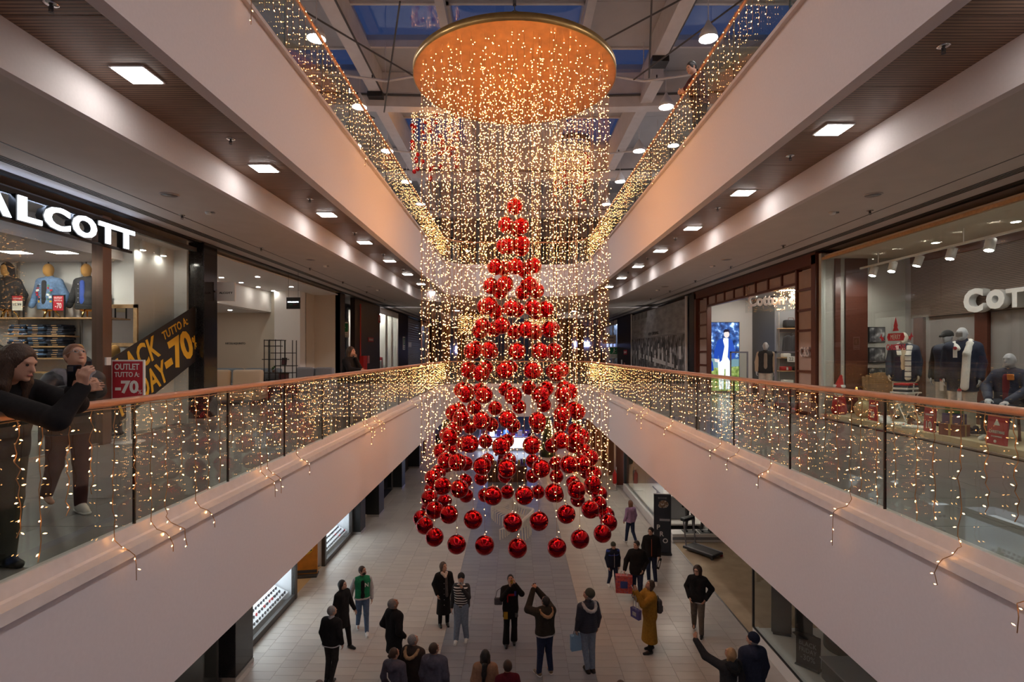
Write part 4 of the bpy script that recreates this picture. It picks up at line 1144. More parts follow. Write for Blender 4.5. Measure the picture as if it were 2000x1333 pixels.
def easel(x, lab, lines, red):
    t = thing('card_stand', lab, 'card stand', (x, 9.98, 7.86))
    for sx in (-1, 1): MB().b2(sx * .105 - .01, sx * .105 + .01, -.01, .01, 0, .42).build('leg', blk, t)
    MB().b2(-.115, .115, -.01, .01, .40, .42).build('top_bar', blk, t)
    MB().b2(-.095, .095, -.012, -.006, .13, .40).build('card', redp if red else mat('card_white', (.75, .73, .62), .6), t)
    if not red: MB().b2(-.095, .095, -.0135, -.012, .31, .40).build('card_header', redp, t)
    for s, z, h_, m_ in lines: letters(s, t, (0, -.015, z), w=.15 if len(s) > 4 else .12, h=h_, m=m_, depth=.003, bold=.01)
easel(-9.22, 'shelf card with a red header and a 15.99 price on the oak shelf', [('TUTTO DA:', .35, .025, wsh_), ('15.99', .24, .045, dgrey)], False)
easel(-8.46, 'red outlet card standing beside the denim jacket on the oak shelf', [('OUTLET', .365, .035, wsh_), ('TUTTO A:', .315, .03, wsh_), ('-70', .22, .10, wsh_)], True)
easel(-7.60, 'shelf card with a red header behind the bronze post', [('TUTTO DA:', .35, .025, wsh_), ('9.99', .24, .045, dgrey)], False)
jm_ = []
for k in range(4):
    m = (den, dden, den, dden)[k]
    jm_.append(MB().bev((0, 0, .022), (.30, .30, .042), .018).mesh('folded_jeans', m, True))
for zi, (z, ln) in enumerate(((7.53, 5), (7.33, 4), (7.11, 4))):
    for c_ in range(3):
        for k in range(ln - (1 if c_ == 0 and zi else 0)):
            o = ob('folded_jeans', jm_[(k + c_) % 4 if c_ < 2 else 1 + 2 * (k % 2)], None, (-9.28 + .36 * c_ + rng.uniform(-.012, .012), 10.15 + rng.uniform(-.015, .015), z + .040 * k), rng.uniform(-.05, .05))
            tag(o, 'folded blue jeans in the %s stack on the %s shelf, %s from below' % (['left', 'middle', 'right'][c_], ['upper', 'middle', 'bottom'][zi], ORD[k]), 'jeans', 'jeans stack %d-%d' % (zi, c_))
            MB().b2(-.05, .05, -.152, -.149, .012, .03).build('tag', oak, o)
# hanging rail on the far left
t = thing('garment_rail', 'chrome garment rail at the far left of the clothes shop', 'clothes rail', (-9.6, 9.75, F1))
bw(MB().tube([(-10.6, 9.75, 7.45), (-9.45, 9.75, 7.45)], .014, 8), 'bar', chrome, t)
for x in (-10.6, -9.45): bw(MB().tube([(x, 9.75, F1), (x, 9.75, 7.45)], .014, 8), 'upright', chrome, t)
def garment(x, y, z, rz, m, lab, grp=None, name='hanging_jacket', L=.75):
    t = thing(name, lab, 'jacket', (x, y, z), rz, grp)
    MB().tube([(-.2, 0, -.10), (-.03, 0, -.015), (0, 0, 0), (0, 0, .04), (.02, 0, .06), (.035, 0, .045)], .006, 5).build('hanger', dgrey, t)
    MB().tube([(0, 0, -.01), (.2, 0, -.10)], .006, 5).build('hanger_arm', dgrey, t)
    ob('body', sdf([cone((-.1, 0, -.12), (-.1, 0, -L), .10, .11, .05, .5), cone((.1, 0, -.12), (.1, 0, -L), .10, .11, .05, .5), cone((-.2, 0, -.12), (-.25, 0, -.62), .055, .05, .03, .8), cone((.2, 0, -.12), (.25, 0, -.62), .055, .05, .03, .8)], .014, 'body', m, zmin=-L), t)
    return t
gj = garment(-10.45, 9.75, 7.40, R(70), bden, 'dark jacket hanging on the chrome rail of the left shop, first from the left', 'jackets on the chrome rail')
for k in range(1, 8):
    c_ = copy_tree(gj); c_.location = (-10.45 + .135 * k, 9.75, 7.40); c_.rotation_euler = (0, 0, R(62 + 6 * (k % 4))); c_['label'] = 'dark jacket hanging on the chrome rail of the left shop, %s from the left' % ORD[k]
# two lower mannequins
def mannequin(x, y, z, rz, lab, pose, fit, skin, H=1.85, h=.013, face=True, **kw):
    t = thing('mannequin', lab, 'mannequin', (x, y, z), R(rz)); d = figure(t, H, pose, fit, h, skin=skin, face=face, face_features=False, **kw); d['t'] = t; return d
mannequin(-7.78, 9.62, F1, -20, 'ochre-headed mannequin in a black hoodie behind the bronze post', {}, dict(top=bden, hem=.85, infl=.03, bottom=dden, shoe=bden, hood=True), ochre, 1.66, face=False)
M2 = mannequin(-7.30, 9.85, F1, -35, 'ochre-headed mannequin in a bright blue hooded top behind the diagonal banner', {}, dict(top=mat('bright_blue', (.03, .14, .62), .8), hem=.85, infl=.03, bottom=dden, shoe=bden), ochre, 1.64, face=False)
ob('hood', sdf([cone(M2['up'](-.09, -.02, 1.40), M2['up'](.0, -.10, 1.33), .045, .035), cone(M2['up'](.09, -.02, 1.40), M2['up'](.0, -.10, 1.33), .045, .035), cone(M2['up'](-.08, .08, 1.42), M2['up'](.08, .08, 1.42), .05, .05)], .012, 'hood', lg_ := mat('hood_white', (.6, .58, .55), .8)), M2['t'])
# mirror frame
t = thing('framed_mirror', 'square mirror in an oak frame on the white pier of the left shop', 'mirror', (-7.42, 10.19, 7.72))
for a in ((-.29, -.22, -.4, .4), (.22, .29, -.4, .4), (-.29, .29, .33, .4), (-.29, .29, -.4, -.33)): MB().b2(a[0], a[1], -.04, 0, a[2], a[3]).build('frame_bar', oak, t)
MB().b2(-.22, .22, -.012, -.004, -.33, .33).build('mirror_glass', mat('mirror', (.8, .8, .8), .03, 1.0), t)
# diagonal banner on the glass
t = thing('window_banner', 'diagonal black banner with yellow sale lettering on the left shop window', 'banner', (XL1 + .012, 8.97, CAMZ - .72), FL)
sl = 1.135 / 2.46
MB().prism([(0, -.595), (2.46, -.595 + 1.135), (2.46, .595 + 1.135), (0, .595)], .004).build('sheet', mat('banner_black', (.012, .010, .010), .5), t)
an = math.atan(sl); ca, sa = math.cos(an), math.sin(an)
def bl(s, u, v, wd, hh, b=.02): letters(s, t, (u * ca - v * sa, -.005, u * sa + v * ca), w=wd, h=hh, m=yel, depth=.004, bold=b, tilt=an)
bl('BLACK', .83, .27, 1.35, .44); bl('FRIDAY', .83, -.26, 1.40, .44); bl('TUTTO A:', 2.13, .36, .86, .17); bl('-70', 2.02, -.10, .98, .62, .04); bl('%', 2.60, -.16, .13, .27)
# outlet stand on the walkway
t = thing('sign_stand', 'red outlet sign on a white post and round base outside the left shop', 'sign', (-6.50, 9.05, F1), R(8))
MB().lathe([(.0001, 0), (.24, 0), (.24, .012), (.04, .02), (.0001, .02)], 32).build('base', white, t, True); MB().b2(-.03, .03, -.012, .012, .02, .78).build('post', white, t)
MB().b2(-.255, .255, -.02, .02, .72, 1.385).build('frame', white, t); MB().b2(-.232, .232, -.024, -.018, .745, 1.36).build('card', redp, t)
for s, z, wd, hh, b in (('OUTLET', 1.27, .38, .105, .02), ('TUTTO A:', 1.14, .38, .085, .015), ('-70', .93, .36, .22, .04)): letters(s, t, (-.01, -.027, z), w=wd, h=hh, m=wsh_, depth=.004, bold=b)
letters('%', t, (.19, -.027, .845), w=.06, h=.07, m=wsh_, depth=.004)
# low display table inside the window
t = thing('display_table', 'low display table with folded clothes behind the diagonal banner', 'table', (-7.55, 8.3, F1))
MB().bev((0, 0, .72), (.6, 1.2, .05), .01).build('top', oak, t)
for sx in (-1, 1):
    for sy in (-1, 1): MB().b2(sx * .26 - .02, sx * .26 + .02, sy * .55 - .02, sy * .55 + .02, 0, .7).build('leg', blk, t)
for k in range(3):
    o = ob('folded_jeans', jm_[k], None, (-7.55, 7.95 + .36 * k, F1 + .747)); tag(o, 'folded jeans on the low display table, %s from the front' % ORD[k], 'jeans', 'jeans on the display table')
# piers and sofa shop
def pier(x0, x1, y0, y1, lab, z0=F1, z1=9.56, m=granite, name='pillar'):
    t = thing(name, lab, 'pillar', ((x0 + x1) / 2, (y0 + y1) / 2, z0))
    bw(MB().bev(((x0 + x1) / 2, (y0 + y1) / 2, (z0 + z1) / 2), (x1 - x0, y1 - y0, z1 - z0), .012), 'shaft', m, t); bw(MB().b2(x0 - .01, x1 + .01, y0 - .01, y1 + .01, z0, z0 + .1), 'plinth', steel, t)
    return t
pier(-7.0, -6.62, 11.46, 11.98, 'black granite pillar between the clothes shop and the sofa shop')
t = thing('blade_sign', 'small white blade sign with black lettering on the black granite pillar', 'sign', (-6.38, 11.9, CAMZ + 1.36))
MB().bev((0, 0, 0), (.40, .04, .42), .008).build('panel', white, t); letters('ALCOTT', t, (0, -.022, -.03), w=.30, h=.045, m=blk, depth=.004, bold=.03); MB().tube([(-.2, 0, 0), (-.26, 0, 0)], .02, 8).build('arm', steel, t)
w = MB(); w.b2(-11.5, -8.76, 20.0, 20.15, F1, 9.6); struct(w.build('wall_partition_2', cream))
w = MB(); w.b2(-8.76, -7.82, 19.6, 20.15, F1, 9.6); struct(w.build('wall_partition_3', white))
w = MB(); w.b2(-7.85, -6.82, 21.0, 21.15, F1, 9.6); w.b2(-7.9, -7.82, 20.1, 21.1, F1, 9.6); struct(w.build('wall_partition_4', cream))
c = MB(); c.b2(-9.05, -6.9, 11.6, 21, 9.46, 9.5); c.b2(-9.25, -9.05, 11.6, 20, 8.72, 9.5); c.b2(-11.5, -9.2, 11.6, 20, 8.70, 8.76); struct(c.build('ceiling', white))
rl = MB().lathe([(.0001, -.004), (.065, -.004), (.065, .004), (.0001, .004)], 16).mesh('lens', shopl); rr_ = MB().lathe([(.065, -.004), (.085, -.004), (.085, .004), (.065, .004), (.065, -.004)], 16).mesh('ring', MATS['lamp_white'], True)
rlc = MB().lathe([(.0001, -.004), (.065, -.004), (.065, .004), (.0001, .004)], 16).mesh('lens', emat('cool_spot_glow', (.8, .9, 1.0), 12.0))
k = 0
for (x, y, z, cool) in [(-8.75, 12.6 + 1.15 * i, 9.452, i % 3 == 1) for i in range(7)] + [(-7.6, 13.5 + 2.4 * i, 9.452, False) for i in range(3)] + [(-9.9, 13.0 + 1.9 * i, 8.692, False) for i in range(4)] + [(-10.8, 14.0 + 1.9 * i, 8.692, False) for i in range(3)]:
    t = thing('recessed_spot', 'round recessed spot in the sofa shop ceiling, %s' % (('along the bulkhead, ' + ORD[k]) if k < 7 else ('over the entrance, ' + ORD[k - 7]) if k < 10 else ('in the low ceiling, ' + ORD[k - 10])), 'spotlight', (x, y, z)); ob('lens', rlc if cool else rl, t); ob('ring', rr_, t); k += 1
t = thing('wall_lettering', 'thin grey lettering on the cream back wall of the sofa shop', 'sign', (-10.38, 19.99, CAMZ + .35)); letters('NICOLAQUINTO', t, (0, -.004, 0), w=.74, h=.085, m=dgrey, depth=.01)
t = thing('hanging_sign', 'small black hanging sign with white lettering at the sofa shop', 'sign', (-6.72, 15.85, CAMZ + 1.30))
MB().b2(0, .40, -.02, .02, 0, .34).build('panel', blk, t); letters('NICOLAQUINTO', t, (.2, -.023, .2), w=.32, h=.05, m=signw, depth=.004)
MB().b2(.1, .19, -.023, -.02, .12, .13).build('stripe', mat('stripe_green', (.02, .3, .08), .5), t); MB().b2(.21, .3, -.023, -.02, .12, .13).build('stripe', redp, t)
for x in (.06, .34): MB().tube([(x, 0, .34), (x, 0, 1.09)], .004, 4).build('cable', dgrey, t)
def sofa(x, y, rz, m, lab, W=1.7, cush=None):
    t = thing('sofa', lab, 'sofa', (x, y, F1), rz)
    MB().bev((0, 0, .24), (W, .9, .22), .04).build('base', m, t, True)
    for sx in (-1, 1):
        MB().bev((sx * (W / 4 - .02), -.06, .42), (W / 2 - .12, .68, .18), .06).build('seat_cushion', m, t, True)
        MB().bev((sx * (W / 4 - .02), .30, .72), (W / 2 - .1, .24, .55), .08, rx=-.12).build('back_cushion', m, t, True)
        MB().bev((sx * (W / 2 - .06), 0, .42), (.16, .9, .42), .06).build('armrest', m, t, True)
        for sy in (-1, 1): MB().b2(sx * (W / 2 - .1) - .02, sx * (W / 2 - .1) + .02, sy * .38 - .02, sy * .38 + .02, 0, .14).build('leg', chrome, t)
    return t
sofa(-8.45, 15.9, R(12), mat('cream_leather', (.58, .47, .34), .45), 'cream leather two-seat sofa in the sofa shop', 1.9)
sofa(-9.0, 17.6, R(0), mat('blue_grey_fabric', (.20, .24, .28), .9), 'blue-grey sofa behind the cream sofa', 2.6)
sofa(-7.05, 18.6, R(-8), mat('grey_fabric', (.22, .22, .24), .9), 'grey sofa by the white pier of the sofa shop', 1.5)
for k, x in enumerate((-7.98, -7.72)):
    t = thing('cushion', 'grey cushion on the blue-grey sofa, %s one' % ['left', 'right'][k], 'cushion', (x, 17.35, F1 + .52)); ob('cover', sdf([ell((0, 0, .2), (.21, .09, .2))], .014, 'cover', mat('cushion_grey', (.18, .18, .19), .9)), t)
t = thing('wire_shelf', 'tall black openwork shelf in front of the sofa shop', 'shelf', (-7.35, 16.9, F1))
for x in (-.45, -.28, -.1, .06, .2, .43): MB().b2(x - .01, x + .01, -.16, -.14, 0 if x not in (-.1, .2) else .5, 1.9 if x > 0 else 1.92).build('upright', blk, t)
for x in (-.45, .06, .43): MB().b2(x - .01, x + .01, .14, .16, 0, 1.9).build('upright', blk, t)
for x0, x1, z in ((-.45, .1, 1.90), (-.45, .0, 1.72), (-.25, .43, 1.50), (-.52, .2, 1.30), (-.1, .47, 1.10), (-.45, .43, .88), (-.4, .43, .68), (-.45, .43, .4)): MB().b2(x0, x1, -.16, .16, z - .012, z + .012).build('board', blk, t)
t = thing('framed_print', 'small framed print leaning on the black openwork shelf', 'picture', (-7.22, 16.85, F1 + 1.115)); MB().bev((0, 0, .12), (.16, .02, .23), .006, rx=-.15).build('frame', blk, t); MB().box((0, -.012, .12), (.12, .006, .18), rx=-.15).build('print', mat('print_wine', (.15, .06, .07), .5), t)
t = thing('potted_plant', 'little potted plant on the black openwork shelf', 'plant', (-7.58, 16.9, F1 + .895)); MB().lathe([(.03, 0), (.045, .07), (.04, .07), (.03, .02)], 14).build('pot', brn_ := mat('pot_brown', (.15, .08, .05), .6), t, True); ob('leaves', sdf([ell((rng.uniform(-.04, .04), rng.uniform(-.04, .04), .10 + .02 * k), (.03, .03, .025)) for k in range(5)], .008, 'leaves', mat('leaf_green', (.05, .12, .03), .7)), t)
t = thing('storage_box', 'small wine-coloured box on the black openwork shelf', 'box', (-7.25, 16.9, F1 + .695)); MB().bev((0, 0, .07), (.24, .2, .14), .01).build('body', MATS['print_wine'], t); MB().bev((0, 0, .15), (.25, .21, .03), .006).build('lid', brn_, t)
# corridor wall beyond the sofa shop
darkwall = mat('dark_brown_wall', (.022, .014, .012), .45); exitm = mat('exit_green', (.02, .22, .10), .5)
for k, q in enumerate(((-7.0, XL1, 21.0, 21.55), (-7.0, XL1, 22.9, 27.15), (-7.4, -7.3, 21.56, 22.89), (-7.0, XL1, 31.3, 34.3), (-7.0, XL1, 39.0, 39.3), (-7.0, XL1, 42.6, 46))): struct(MB().b2(*q, F1, 9.56).build('wall_corridor_left_%d' % (k + 1), darkwall))
d_ = struct(MB().b2(-7.29, -7.25, 21.7, 22.6, F1, F1 + 2.15).build('door_1', white)); MB().b2(-7.25, -7.235, 21.85, 22.45, F1 + .3, F1 + 1.9).build('door_panel', wgrey, d_); MB().tube([(-7.24, 21.8, F1 + 1.05), (-7.19, 21.8, F1 + 1.05), (-7.19, 21.93, F1 + 1.05)], .012, 6).build('door_handle', chrome, d_)
def wall_sign(x, y, z, rz, w_, h_, m_, lab, txt=None, pict=False, name='wall_sign'):
    t = thing(name, lab, 'sign', (x, y, z), rz); MB().b2(-w_ / 2, w_ / 2, -.02, 0, -h_ / 2, h_ / 2).build('plate', m_, t)
    if pict:
        MB().b2(-w_ * .42, w_ * .42, -.024, -.02, -h_ * .15, h_ * .42).build('panel', exitm, t)
        ob('figure', sdf([ell((0, -.025, .30 * h_), (.05 * h_, .012, .05 * h_)), cone((0, -.025, .22 * h_), (-.03 * h_, -.025, .06 * h_), .035 * h_, .035 * h_), cone((-.03 * h_, -.025, .05 * h_), (.10 * h_, -.025, -.03 * h_), .025 * h_, .02 * h_), cone((-.03 * h_, -.025, .05 * h_), (-.13 * h_, -.025, -.08 * h_), .025 * h_, .02 * h_), cone((0, -.025, .2 * h_), (.14 * h_, -.025, .14 * h_), .02 * h_, .02 * h_)], .012 * max(.5, h_), 'figure', wsh_), t)
        letters('USCITA DI', t, (0, -.024, -h_ * .26), w=w_ * .7, h=h_ * .08, m=exitm, depth=.004); letters('EMERGENZA', t, (0, -.024, -h_ * .40), w=w_ * .7, h=h_ * .08, m=exitm, depth=.004)
    if txt: letters(txt, t, (0, -.024, 0), w=w_ * .8, h=h_ * .45, m=wsh_, depth=.004, bold=.02)
    return t
wall_sign(-6.95, 21.85, CAMZ + .95, FC, .45, .62, white, 'green and white emergency exit sign over the white door on the left', pict=True)
wall_sign(XL1, 25.4, CAMZ + .63, FL, .9, .2, redp, 'red lettered plate on the dark left corridor wall', 'IDRANTE')
wall_sign(XL1, 33.0, CAMZ + .6, FL, .6, .8, white, 'second emergency exit sign farther along the left corridor', pict=True)
wall_sign(XL1, 27.0, CAMZ + 1.72, FL, .4, .4, redp, 'small red square sign high on the left corridor wall', 'EI')
t = thing('hydrant_cabinet', 'red fire hose cabinet on the dark left corridor wall', 'fire cabinet', (XL1, 23.8, CAMZ - .75), FL); MB().bev((0, -.105, .3), (.55, .2, .65), .02).build('case', mat('fire_red', (.45, .015, .012), .35), t); MB().b2(-.2, .2, -.206, -.2, .12, .5).build('door', mat('fire_red2', (.38, .012, .01), .3), t); MB().tube([(-.25, -.05, .6), (-.25, -.05, 2.9)], .03, 8).build('riser_pipe', MATS['fire_red'], t)
wall_sign(XL1, 25.0, CAMZ - .3, FL, .3, .35, mat('plate_pink', (.4, .12, .12), .5), 'small red and white call point on the left corridor wall', name='call_point')
# far shops on the left
def shopbay(s, y0, y1, lab, m_in, lit, n=3):
    X = XL1 if s < 0 else XR1
    t = thing('storefront', lab, 'shop front', (X, y0, F1))
    for k in range(n):
        a = y0 + (y1 - y0) * k / n; b = y0 + (y1 - y0) * (k + 1) / n
        bw(MB().b2(X - .01, X + .01, a + .04, b - .04, F1 + .05, 9.2), 'glass_pane', shopglass, t); bw(MB().b2(X - .05, X + .05, b - .04, b + .04, F1, 9.5), 'mullion', steel, t)
    bw(MB().b2(X - .05, X + .05, y0, y1, 9.2, 9.5), 'head', white, t)
    bw(MB().b2(X + s * 1.6, X + s * 1.7, y0, y1, F1, 9.5), 'back_wall', m_in, t); bw(MB().b2(X, X + s * 1.7, y1 - .06, y1, F1, 9.5), 'end_wall', m_in, t)
    bw(MB().b2(X + s * .05, X + s * 1.7, y0, y1, 9.4, 9.45), 'soffit', white, t)
    for k in range(2 * n): bw(MB().b2(X + s * .7, X + s * .95, y0 + (y1 - y0) * (k + .4) / (2 * n), y0 + (y1 - y0) * (k + .4) / (2 * n) + .3, 9.385, 9.4), 'lamp', lit, t)
    for k in range(4 * n):
        q = y0 + .3 + (y1 - y0 - .6) * k / (4 * n - 1); hh = rng.uniform(.9, 1.7)
        bw(MB().bev((X + s * rng.uniform(.6, 1.2), q, F1 + hh / 2), (.3, .3, hh), .05), 'display', rng.choice([wgrey, dgrey, cream, redp, white, mgrey]), t)
shopbay(-1, 27.2, 31.2, 'glazed shop front beyond the dark wall on the left gallery', wgrey, shopl, 3)
shopbay(-1, 39.4, 42.5, 'bright bluish shop front far along the left gallery', mat('cool_wall', (.55, .6, .75), .7), emat('cool_shop_glow', (.7, .8, 1.0), 16.0), 2)
t = thing('roller_shutter', 'closed grey roller shutter far along the left gallery', 'shutter', (XL1, 34.4, F1))
for k in range(24): bw(MB().bev((XL1 - .02, 36.7, F1 + .08 + .155 * k), (.03, 4.5, .148), .012), 'slat', mgrey, t)
wall_sign(XL1, 34.9, CAMZ + .55, FL, .9, .3, white, 'white blade sign on the roller shutter of the left gallery')
# ------------------------------------------------------------------ first floor, right: menswear shop window, portal, mural, corridor
lgm = mat('mannequin_grey', (.42, .43, .46), .4); slatw = linemat('slatted_wood', (.20, .145, .115), (.035, .022, .018), 2, .032, .38, .5, .15, .6); beigep = mat('beige_panel', (.36, .27, .23), .7, var=.05, scale=4); navyj = mat('navy_jacket', (.012, .018, .045), .75, var=.2, scale=30); khaki = mat('pale_chino', (.50, .46, .40), .85, var=.1, scale=20); scarfw = mat('white_scarf', (.72, .71, .68), .9, var=.08, scale=60, bump=.3); sand = mat('sand_board', (.55, .43, .27), .6, var=.06, scale=6)
w = MB(); w.b2(9.0, 9.15, 4, 12.4, F1, 9.45); struct(w.build('wall_display_back', mat('display_grey', (.30, .28, .28), .7)))
w = MB(); w.b2(7.16, 11.4, 12.38, 12.5, F1, 9.5); struct(w.build('wall_display_end', mat('display_cream', (.42, .40, .36), .7)))
c = MB(); c.b2(7.12, 9.1, 3, 12.4, 9.38, 9.45); struct(c.build('ceiling', cream))
t = thing('slat_panel', 'grooved brown wood panel above the mannequins of the right shop window', 'wall panel', (8.97, 8.6, 7.98)); bw(MB().b2(8.92, 8.99, 4.2, 12.1, 7.98, 9.2), 'panel', slatw, t); bw(MB().b2(8.90, 8.99, 4.2, 12.1, 9.2, 9.37), 'top_rail', brownw, t)
for k, y in enumerate((6.0, 8.3, 10.3, 11.9)):
    o = MB().b2(8.93, 8.998, y - .14, y + .14, F1, 7.98).build('pilaster', brownw); tag(o, 'dark red-brown pilaster on the back of the right shop window, %s from the front' % ORD[k], 'pilaster', 'pilasters of the right window')
for k, (x, wd) in enumerate(((7.42, .12), (7.85, .5))):
    o = MB().b2(x - wd / 2, x + wd / 2, 12.33, 12.38, F1, 9.37).build('wall_strip', brownw); tag(o, 'tall red-brown strip on the end wall of the right window, %s one' % ['narrow', 'wide'][k], 'panel')
for k in range(3):
    t = thing('wall_picture', 'square black-framed picture on the end wall of the right window, %s of three' % ['top', 'middle', 'bottom'][k], 'picture', (8.32, 12.37, CAMZ + .42 - .47 * k)); MB().b2(-.19, .19, -.03, 0, -.18, .18).build('frame', blk, t); MB().b2(-.17, .17, -.034, -.03, -.16, .16).build('print', MATS.get('pic_print') or printmat('pic_print', [(.02, .02, .025), (.08, .08, .09), (.45, .45, .46)], 9), t)
# letters on the slats
t = thing('wall_sign', 'big white three-dimensional shop letters on the slatted wood of the right window', 'sign', (8.9, 10.3, CAMZ + 1.0), FR)
xq = 0
for ch, hh, wd, yq in (('C', .46, .44, 10.25), ('o', .36, .38, 9.78), ('T', .34, .34, 9.40), ('T', .34, .34, 9.05), ('o', .36, .38, 8.66), ('n', .36, .34, 8.26)): letters(ch, t, (10.3 - yq, -.09, -.23 + hh / 2 + (.03 if ch != 'C' else 0)), w=wd, h=hh, m=mat('letter_white', (.72, .72, .72), .45), depth=.14, bold=.045, name='letter')
# platform, glass
t = thing('display_platform', 'low sand-coloured display platform in the right shop window', 'platform', (8.0, 8, F1)); bw(MB().bev((8.05, 8.1, F1 + .06), (1.78, 8.5, .12), .01), 'deck', sand, t)
t = thing('shop_window', 'tall frameless shop window of the right menswear shop', 'window', (XR1, 4, F1))
for a, b in ((3.0, 6.9), (6.92, 8.94), (8.96, 10.64), (10.66, 12.36)): bw(MB().b2(XR1 - .006, XR1 + .006, a, b, F1 + .03, 9.34), 'glass_pane', shopglass, t)
bw(MB().b2(XR1 - .04, XR1 + .04, 3, 12.4, 9.34, 9.40), 'head_rail', oak, t); bw(MB().b2(XR1 - .04, XR1 + .04, 3, 12.4, F1, F1 + .03), 'sill_rail', steel, t); bw(MB().b2(XR1 - .05, XR1 + .05, 12.36, 12.46, F1, 9.5), 'end_post', mat('pale_post', (.5, .52, .48), .4), t)
# track with spotlights
t = thing('spot_track', 'white ceiling track in the right shop window', 'lighting track', (7.85, 8, 9.12)); bw(MB().b2(7.83, 7.87, 4, 12.2, 9.10, 9.14), 'rail', white, t)
for k in range(4): bw(MB().tube([(7.85, 5 + 2.2 * k, 9.14), (7.85, 5 + 2.2 * k, 9.38)], .008, 5), 'hanger', white, t)
for k, y in enumerate((6.6, 7.4, 8.15, 8.9, 9.7, 10.5, 11.2, 11.8)):
    t = thing('track_spot', 'white track spotlight in the right shop window, %s from the front' % ORD[k], 'spotlight', (7.85, y, 8.90), 0, 'track spots of the right window')
    o = MB().lathe([(.075, 0), (.075, .2), (.03, .21), (.03, .0), (.07, .0)], 18).build('can', MATS['lamp_white2'], t, True); o.rotation_euler = (.1 * (k % 3 - 1), .3, 0)
    o = MB().lathe([(.0001, -.003), (.06, -.003), (.06, .004), (.0001, .004)], 16).build('lens', emat('track_glow', (1, .93, .84), 220.0), t); o.rotation_euler = (.1 * (k % 3 - 1), .3, 0)
    MB().b2(-.02, .02, -.05, .05, .19, .21).build('adapter', white, t)
for k, (x, y) in enumerate(((8.3, 7.4), (8.3, 8.9), (8.3, 10.6), (8.3, 6.0))):
    t = thing('recessed_spot', 'round recessed spot in the ceiling of the right shop window, %s' % ['second', 'third', 'fourth', 'first'][k], 'spotlight', (x, y, 9.374)); ob('lens', rl, t); ob('ring', rr_, t)
# mannequins
ZP = F1 + .12
def price_tag(x, y, z, rz, lab, wd=.07, hh=.14, m=None, red=True):
    t = thing('price_tag', lab, 'tag', (x, y, z), rz); MB().b2(-wd / 2, wd / 2, -.004, .004, -hh, 0).build('card', m or wsh_, t)
    if red: MB().lathe([(.0001, -.004), (.032, -.004), (.032, .004), (.0001, .004)], 14, M=Matrix.Rotation(PI / 2, 4, 'X')).build('seal', redp, t)
D1 = mannequin(7.92, 9.5, ZP, -55, 'bald grey mannequin in a navy coat with a long white scarf, right shop window', dict(head=(0, -.2, 0)), dict(top=navyj, hem=.66, infl=.05, bottom=khaki, leg_infl=.03, shoe=bden, fat=1.15, collar_h=.07), lgm, 1.84)
U = D1['up']
ob('scarf', sdf([cone(U(-.07, .08, 1.47), U(.08, .06, 1.48), .045, .045, .03), cone(U(.08, .06, 1.48), U(.115, -.08, 1.44), .045, .05, .03), cone(U(.115, -.08, 1.44), U(.105, -.195, 1.28), .05, .055, .03), cone(U(.105, -.195, 1.28), U(.08, -.21, .74), .06, .062, .02, .5), cone(U(-.07, .08, 1.47), U(-.09, -.05, 1.44), .045, .045, .03), cone(U(-.09, -.05, 1.44), U(-.02, -.17, 1.36), .045, .04, .03)], .012, 'scarf', scarfw, zmin=.70), D1['t'])
D2 = mannequin(8.15, 10.1, ZP, -60, 'mannequin with a black cap and navy quilted vest beside the white scarf', dict(head=(-.1, -.25, 0)), dict(top=linemat('navy_vest', (.016, .024, .055), (.006, .009, .02), 2, .075, .12, .6, .1, .7), hem=.80, infl=.045, sleeves=black_v if False else mat('sleeve_black', (.012, .012, .014), .8), bottom=khaki, leg_infl=.03, shoe=bden, hair=('cap', bden), collar_h=.06), lgm, 1.80)
D3 = mannequin(8.18, 11.3, ZP, -40, 'mannequin in a dark coat with a striped scarf behind the red window lettering', dict(head=(0, -.1, 0)), dict(top=navyj, hem=.74, infl=.045, shirt=mat('cream_knit', (.62, .52, .36), .9), bottom=khaki, leg_infl=.03, shoe=bden), mat('mannequin_cream', (.62, .56, .46), .5), 1.82)
U = D3['up']
ob('scarf', sdf([cone(U(-.08, .05, 1.46), U(.08, .05, 1.46), .045, .045), cone(U(.08, .05, 1.46), U(.10, -.09, 1.42), .045, .048), cone(U(.10, -.09, 1.42), U(.08, -.185, 1.25), .048, .05), cone(U(.08, -.185, 1.25), U(.08, -.195, .82), .055, .058, .02, .5), cone(U(-.08, .05, 1.46), U(-.08, -.09, 1.42), .045, .045), cone(U(-.08, -.09, 1.42), U(-.06, -.18, 1.28), .045, .04)], .012, 'scarf', linemat('scarf_striped', (.70, .68, .62), (.05, .05, .06), 2, .11, .16, .9, .1, .1), zmin=.80), D3['t'])
sH = 1.80
D4 = mannequin(7.95, 8.62, ZP, -65, 'seated grey mannequin in navy with an orange pocket square at the right edge', dict(seat=True, drop=.40, lk=(.14, -.46, .50), la=(.16, -.62, .10), rk=(-.12, -.45, .52), ra=(-.12, -.42, .09), lw=(.14, -.42, .60), le=(.27, -.1, .78), rw=(-.10, -.40, .62), re=(-.27, -.08, .78), head=(0, -.1, 0), ld=(-.1, -.3, -.1), rd=(.1, -.3, -.1), lp=(0, 0, -1), rp=(0, 0, -1)), dict(top=navyj, hem=.90, infl=.04, shirt=burg_d if False else mat('wine_cardigan', (.16, .02, .03), .9), bottom=mat('navy_trousers', (.012, .016, .03), .8), leg_infl=.02, shoe=wsh_), lgm, sH)
MB().bev((.07, -.165, 1.0), (.09, .03, .1), .02, rx=.2).build('pocket_square', mat('orange_silk', (.6, .2, .04), .6), D4['t'])
t = thing('stool', 'dark wooden stool under the seated mannequin', 'stool', (7.95, 8.62, ZP), R(-65)); MB().bev((0, .02, .40), (.40, .38, .05), .015).build('seat', brownw, t)
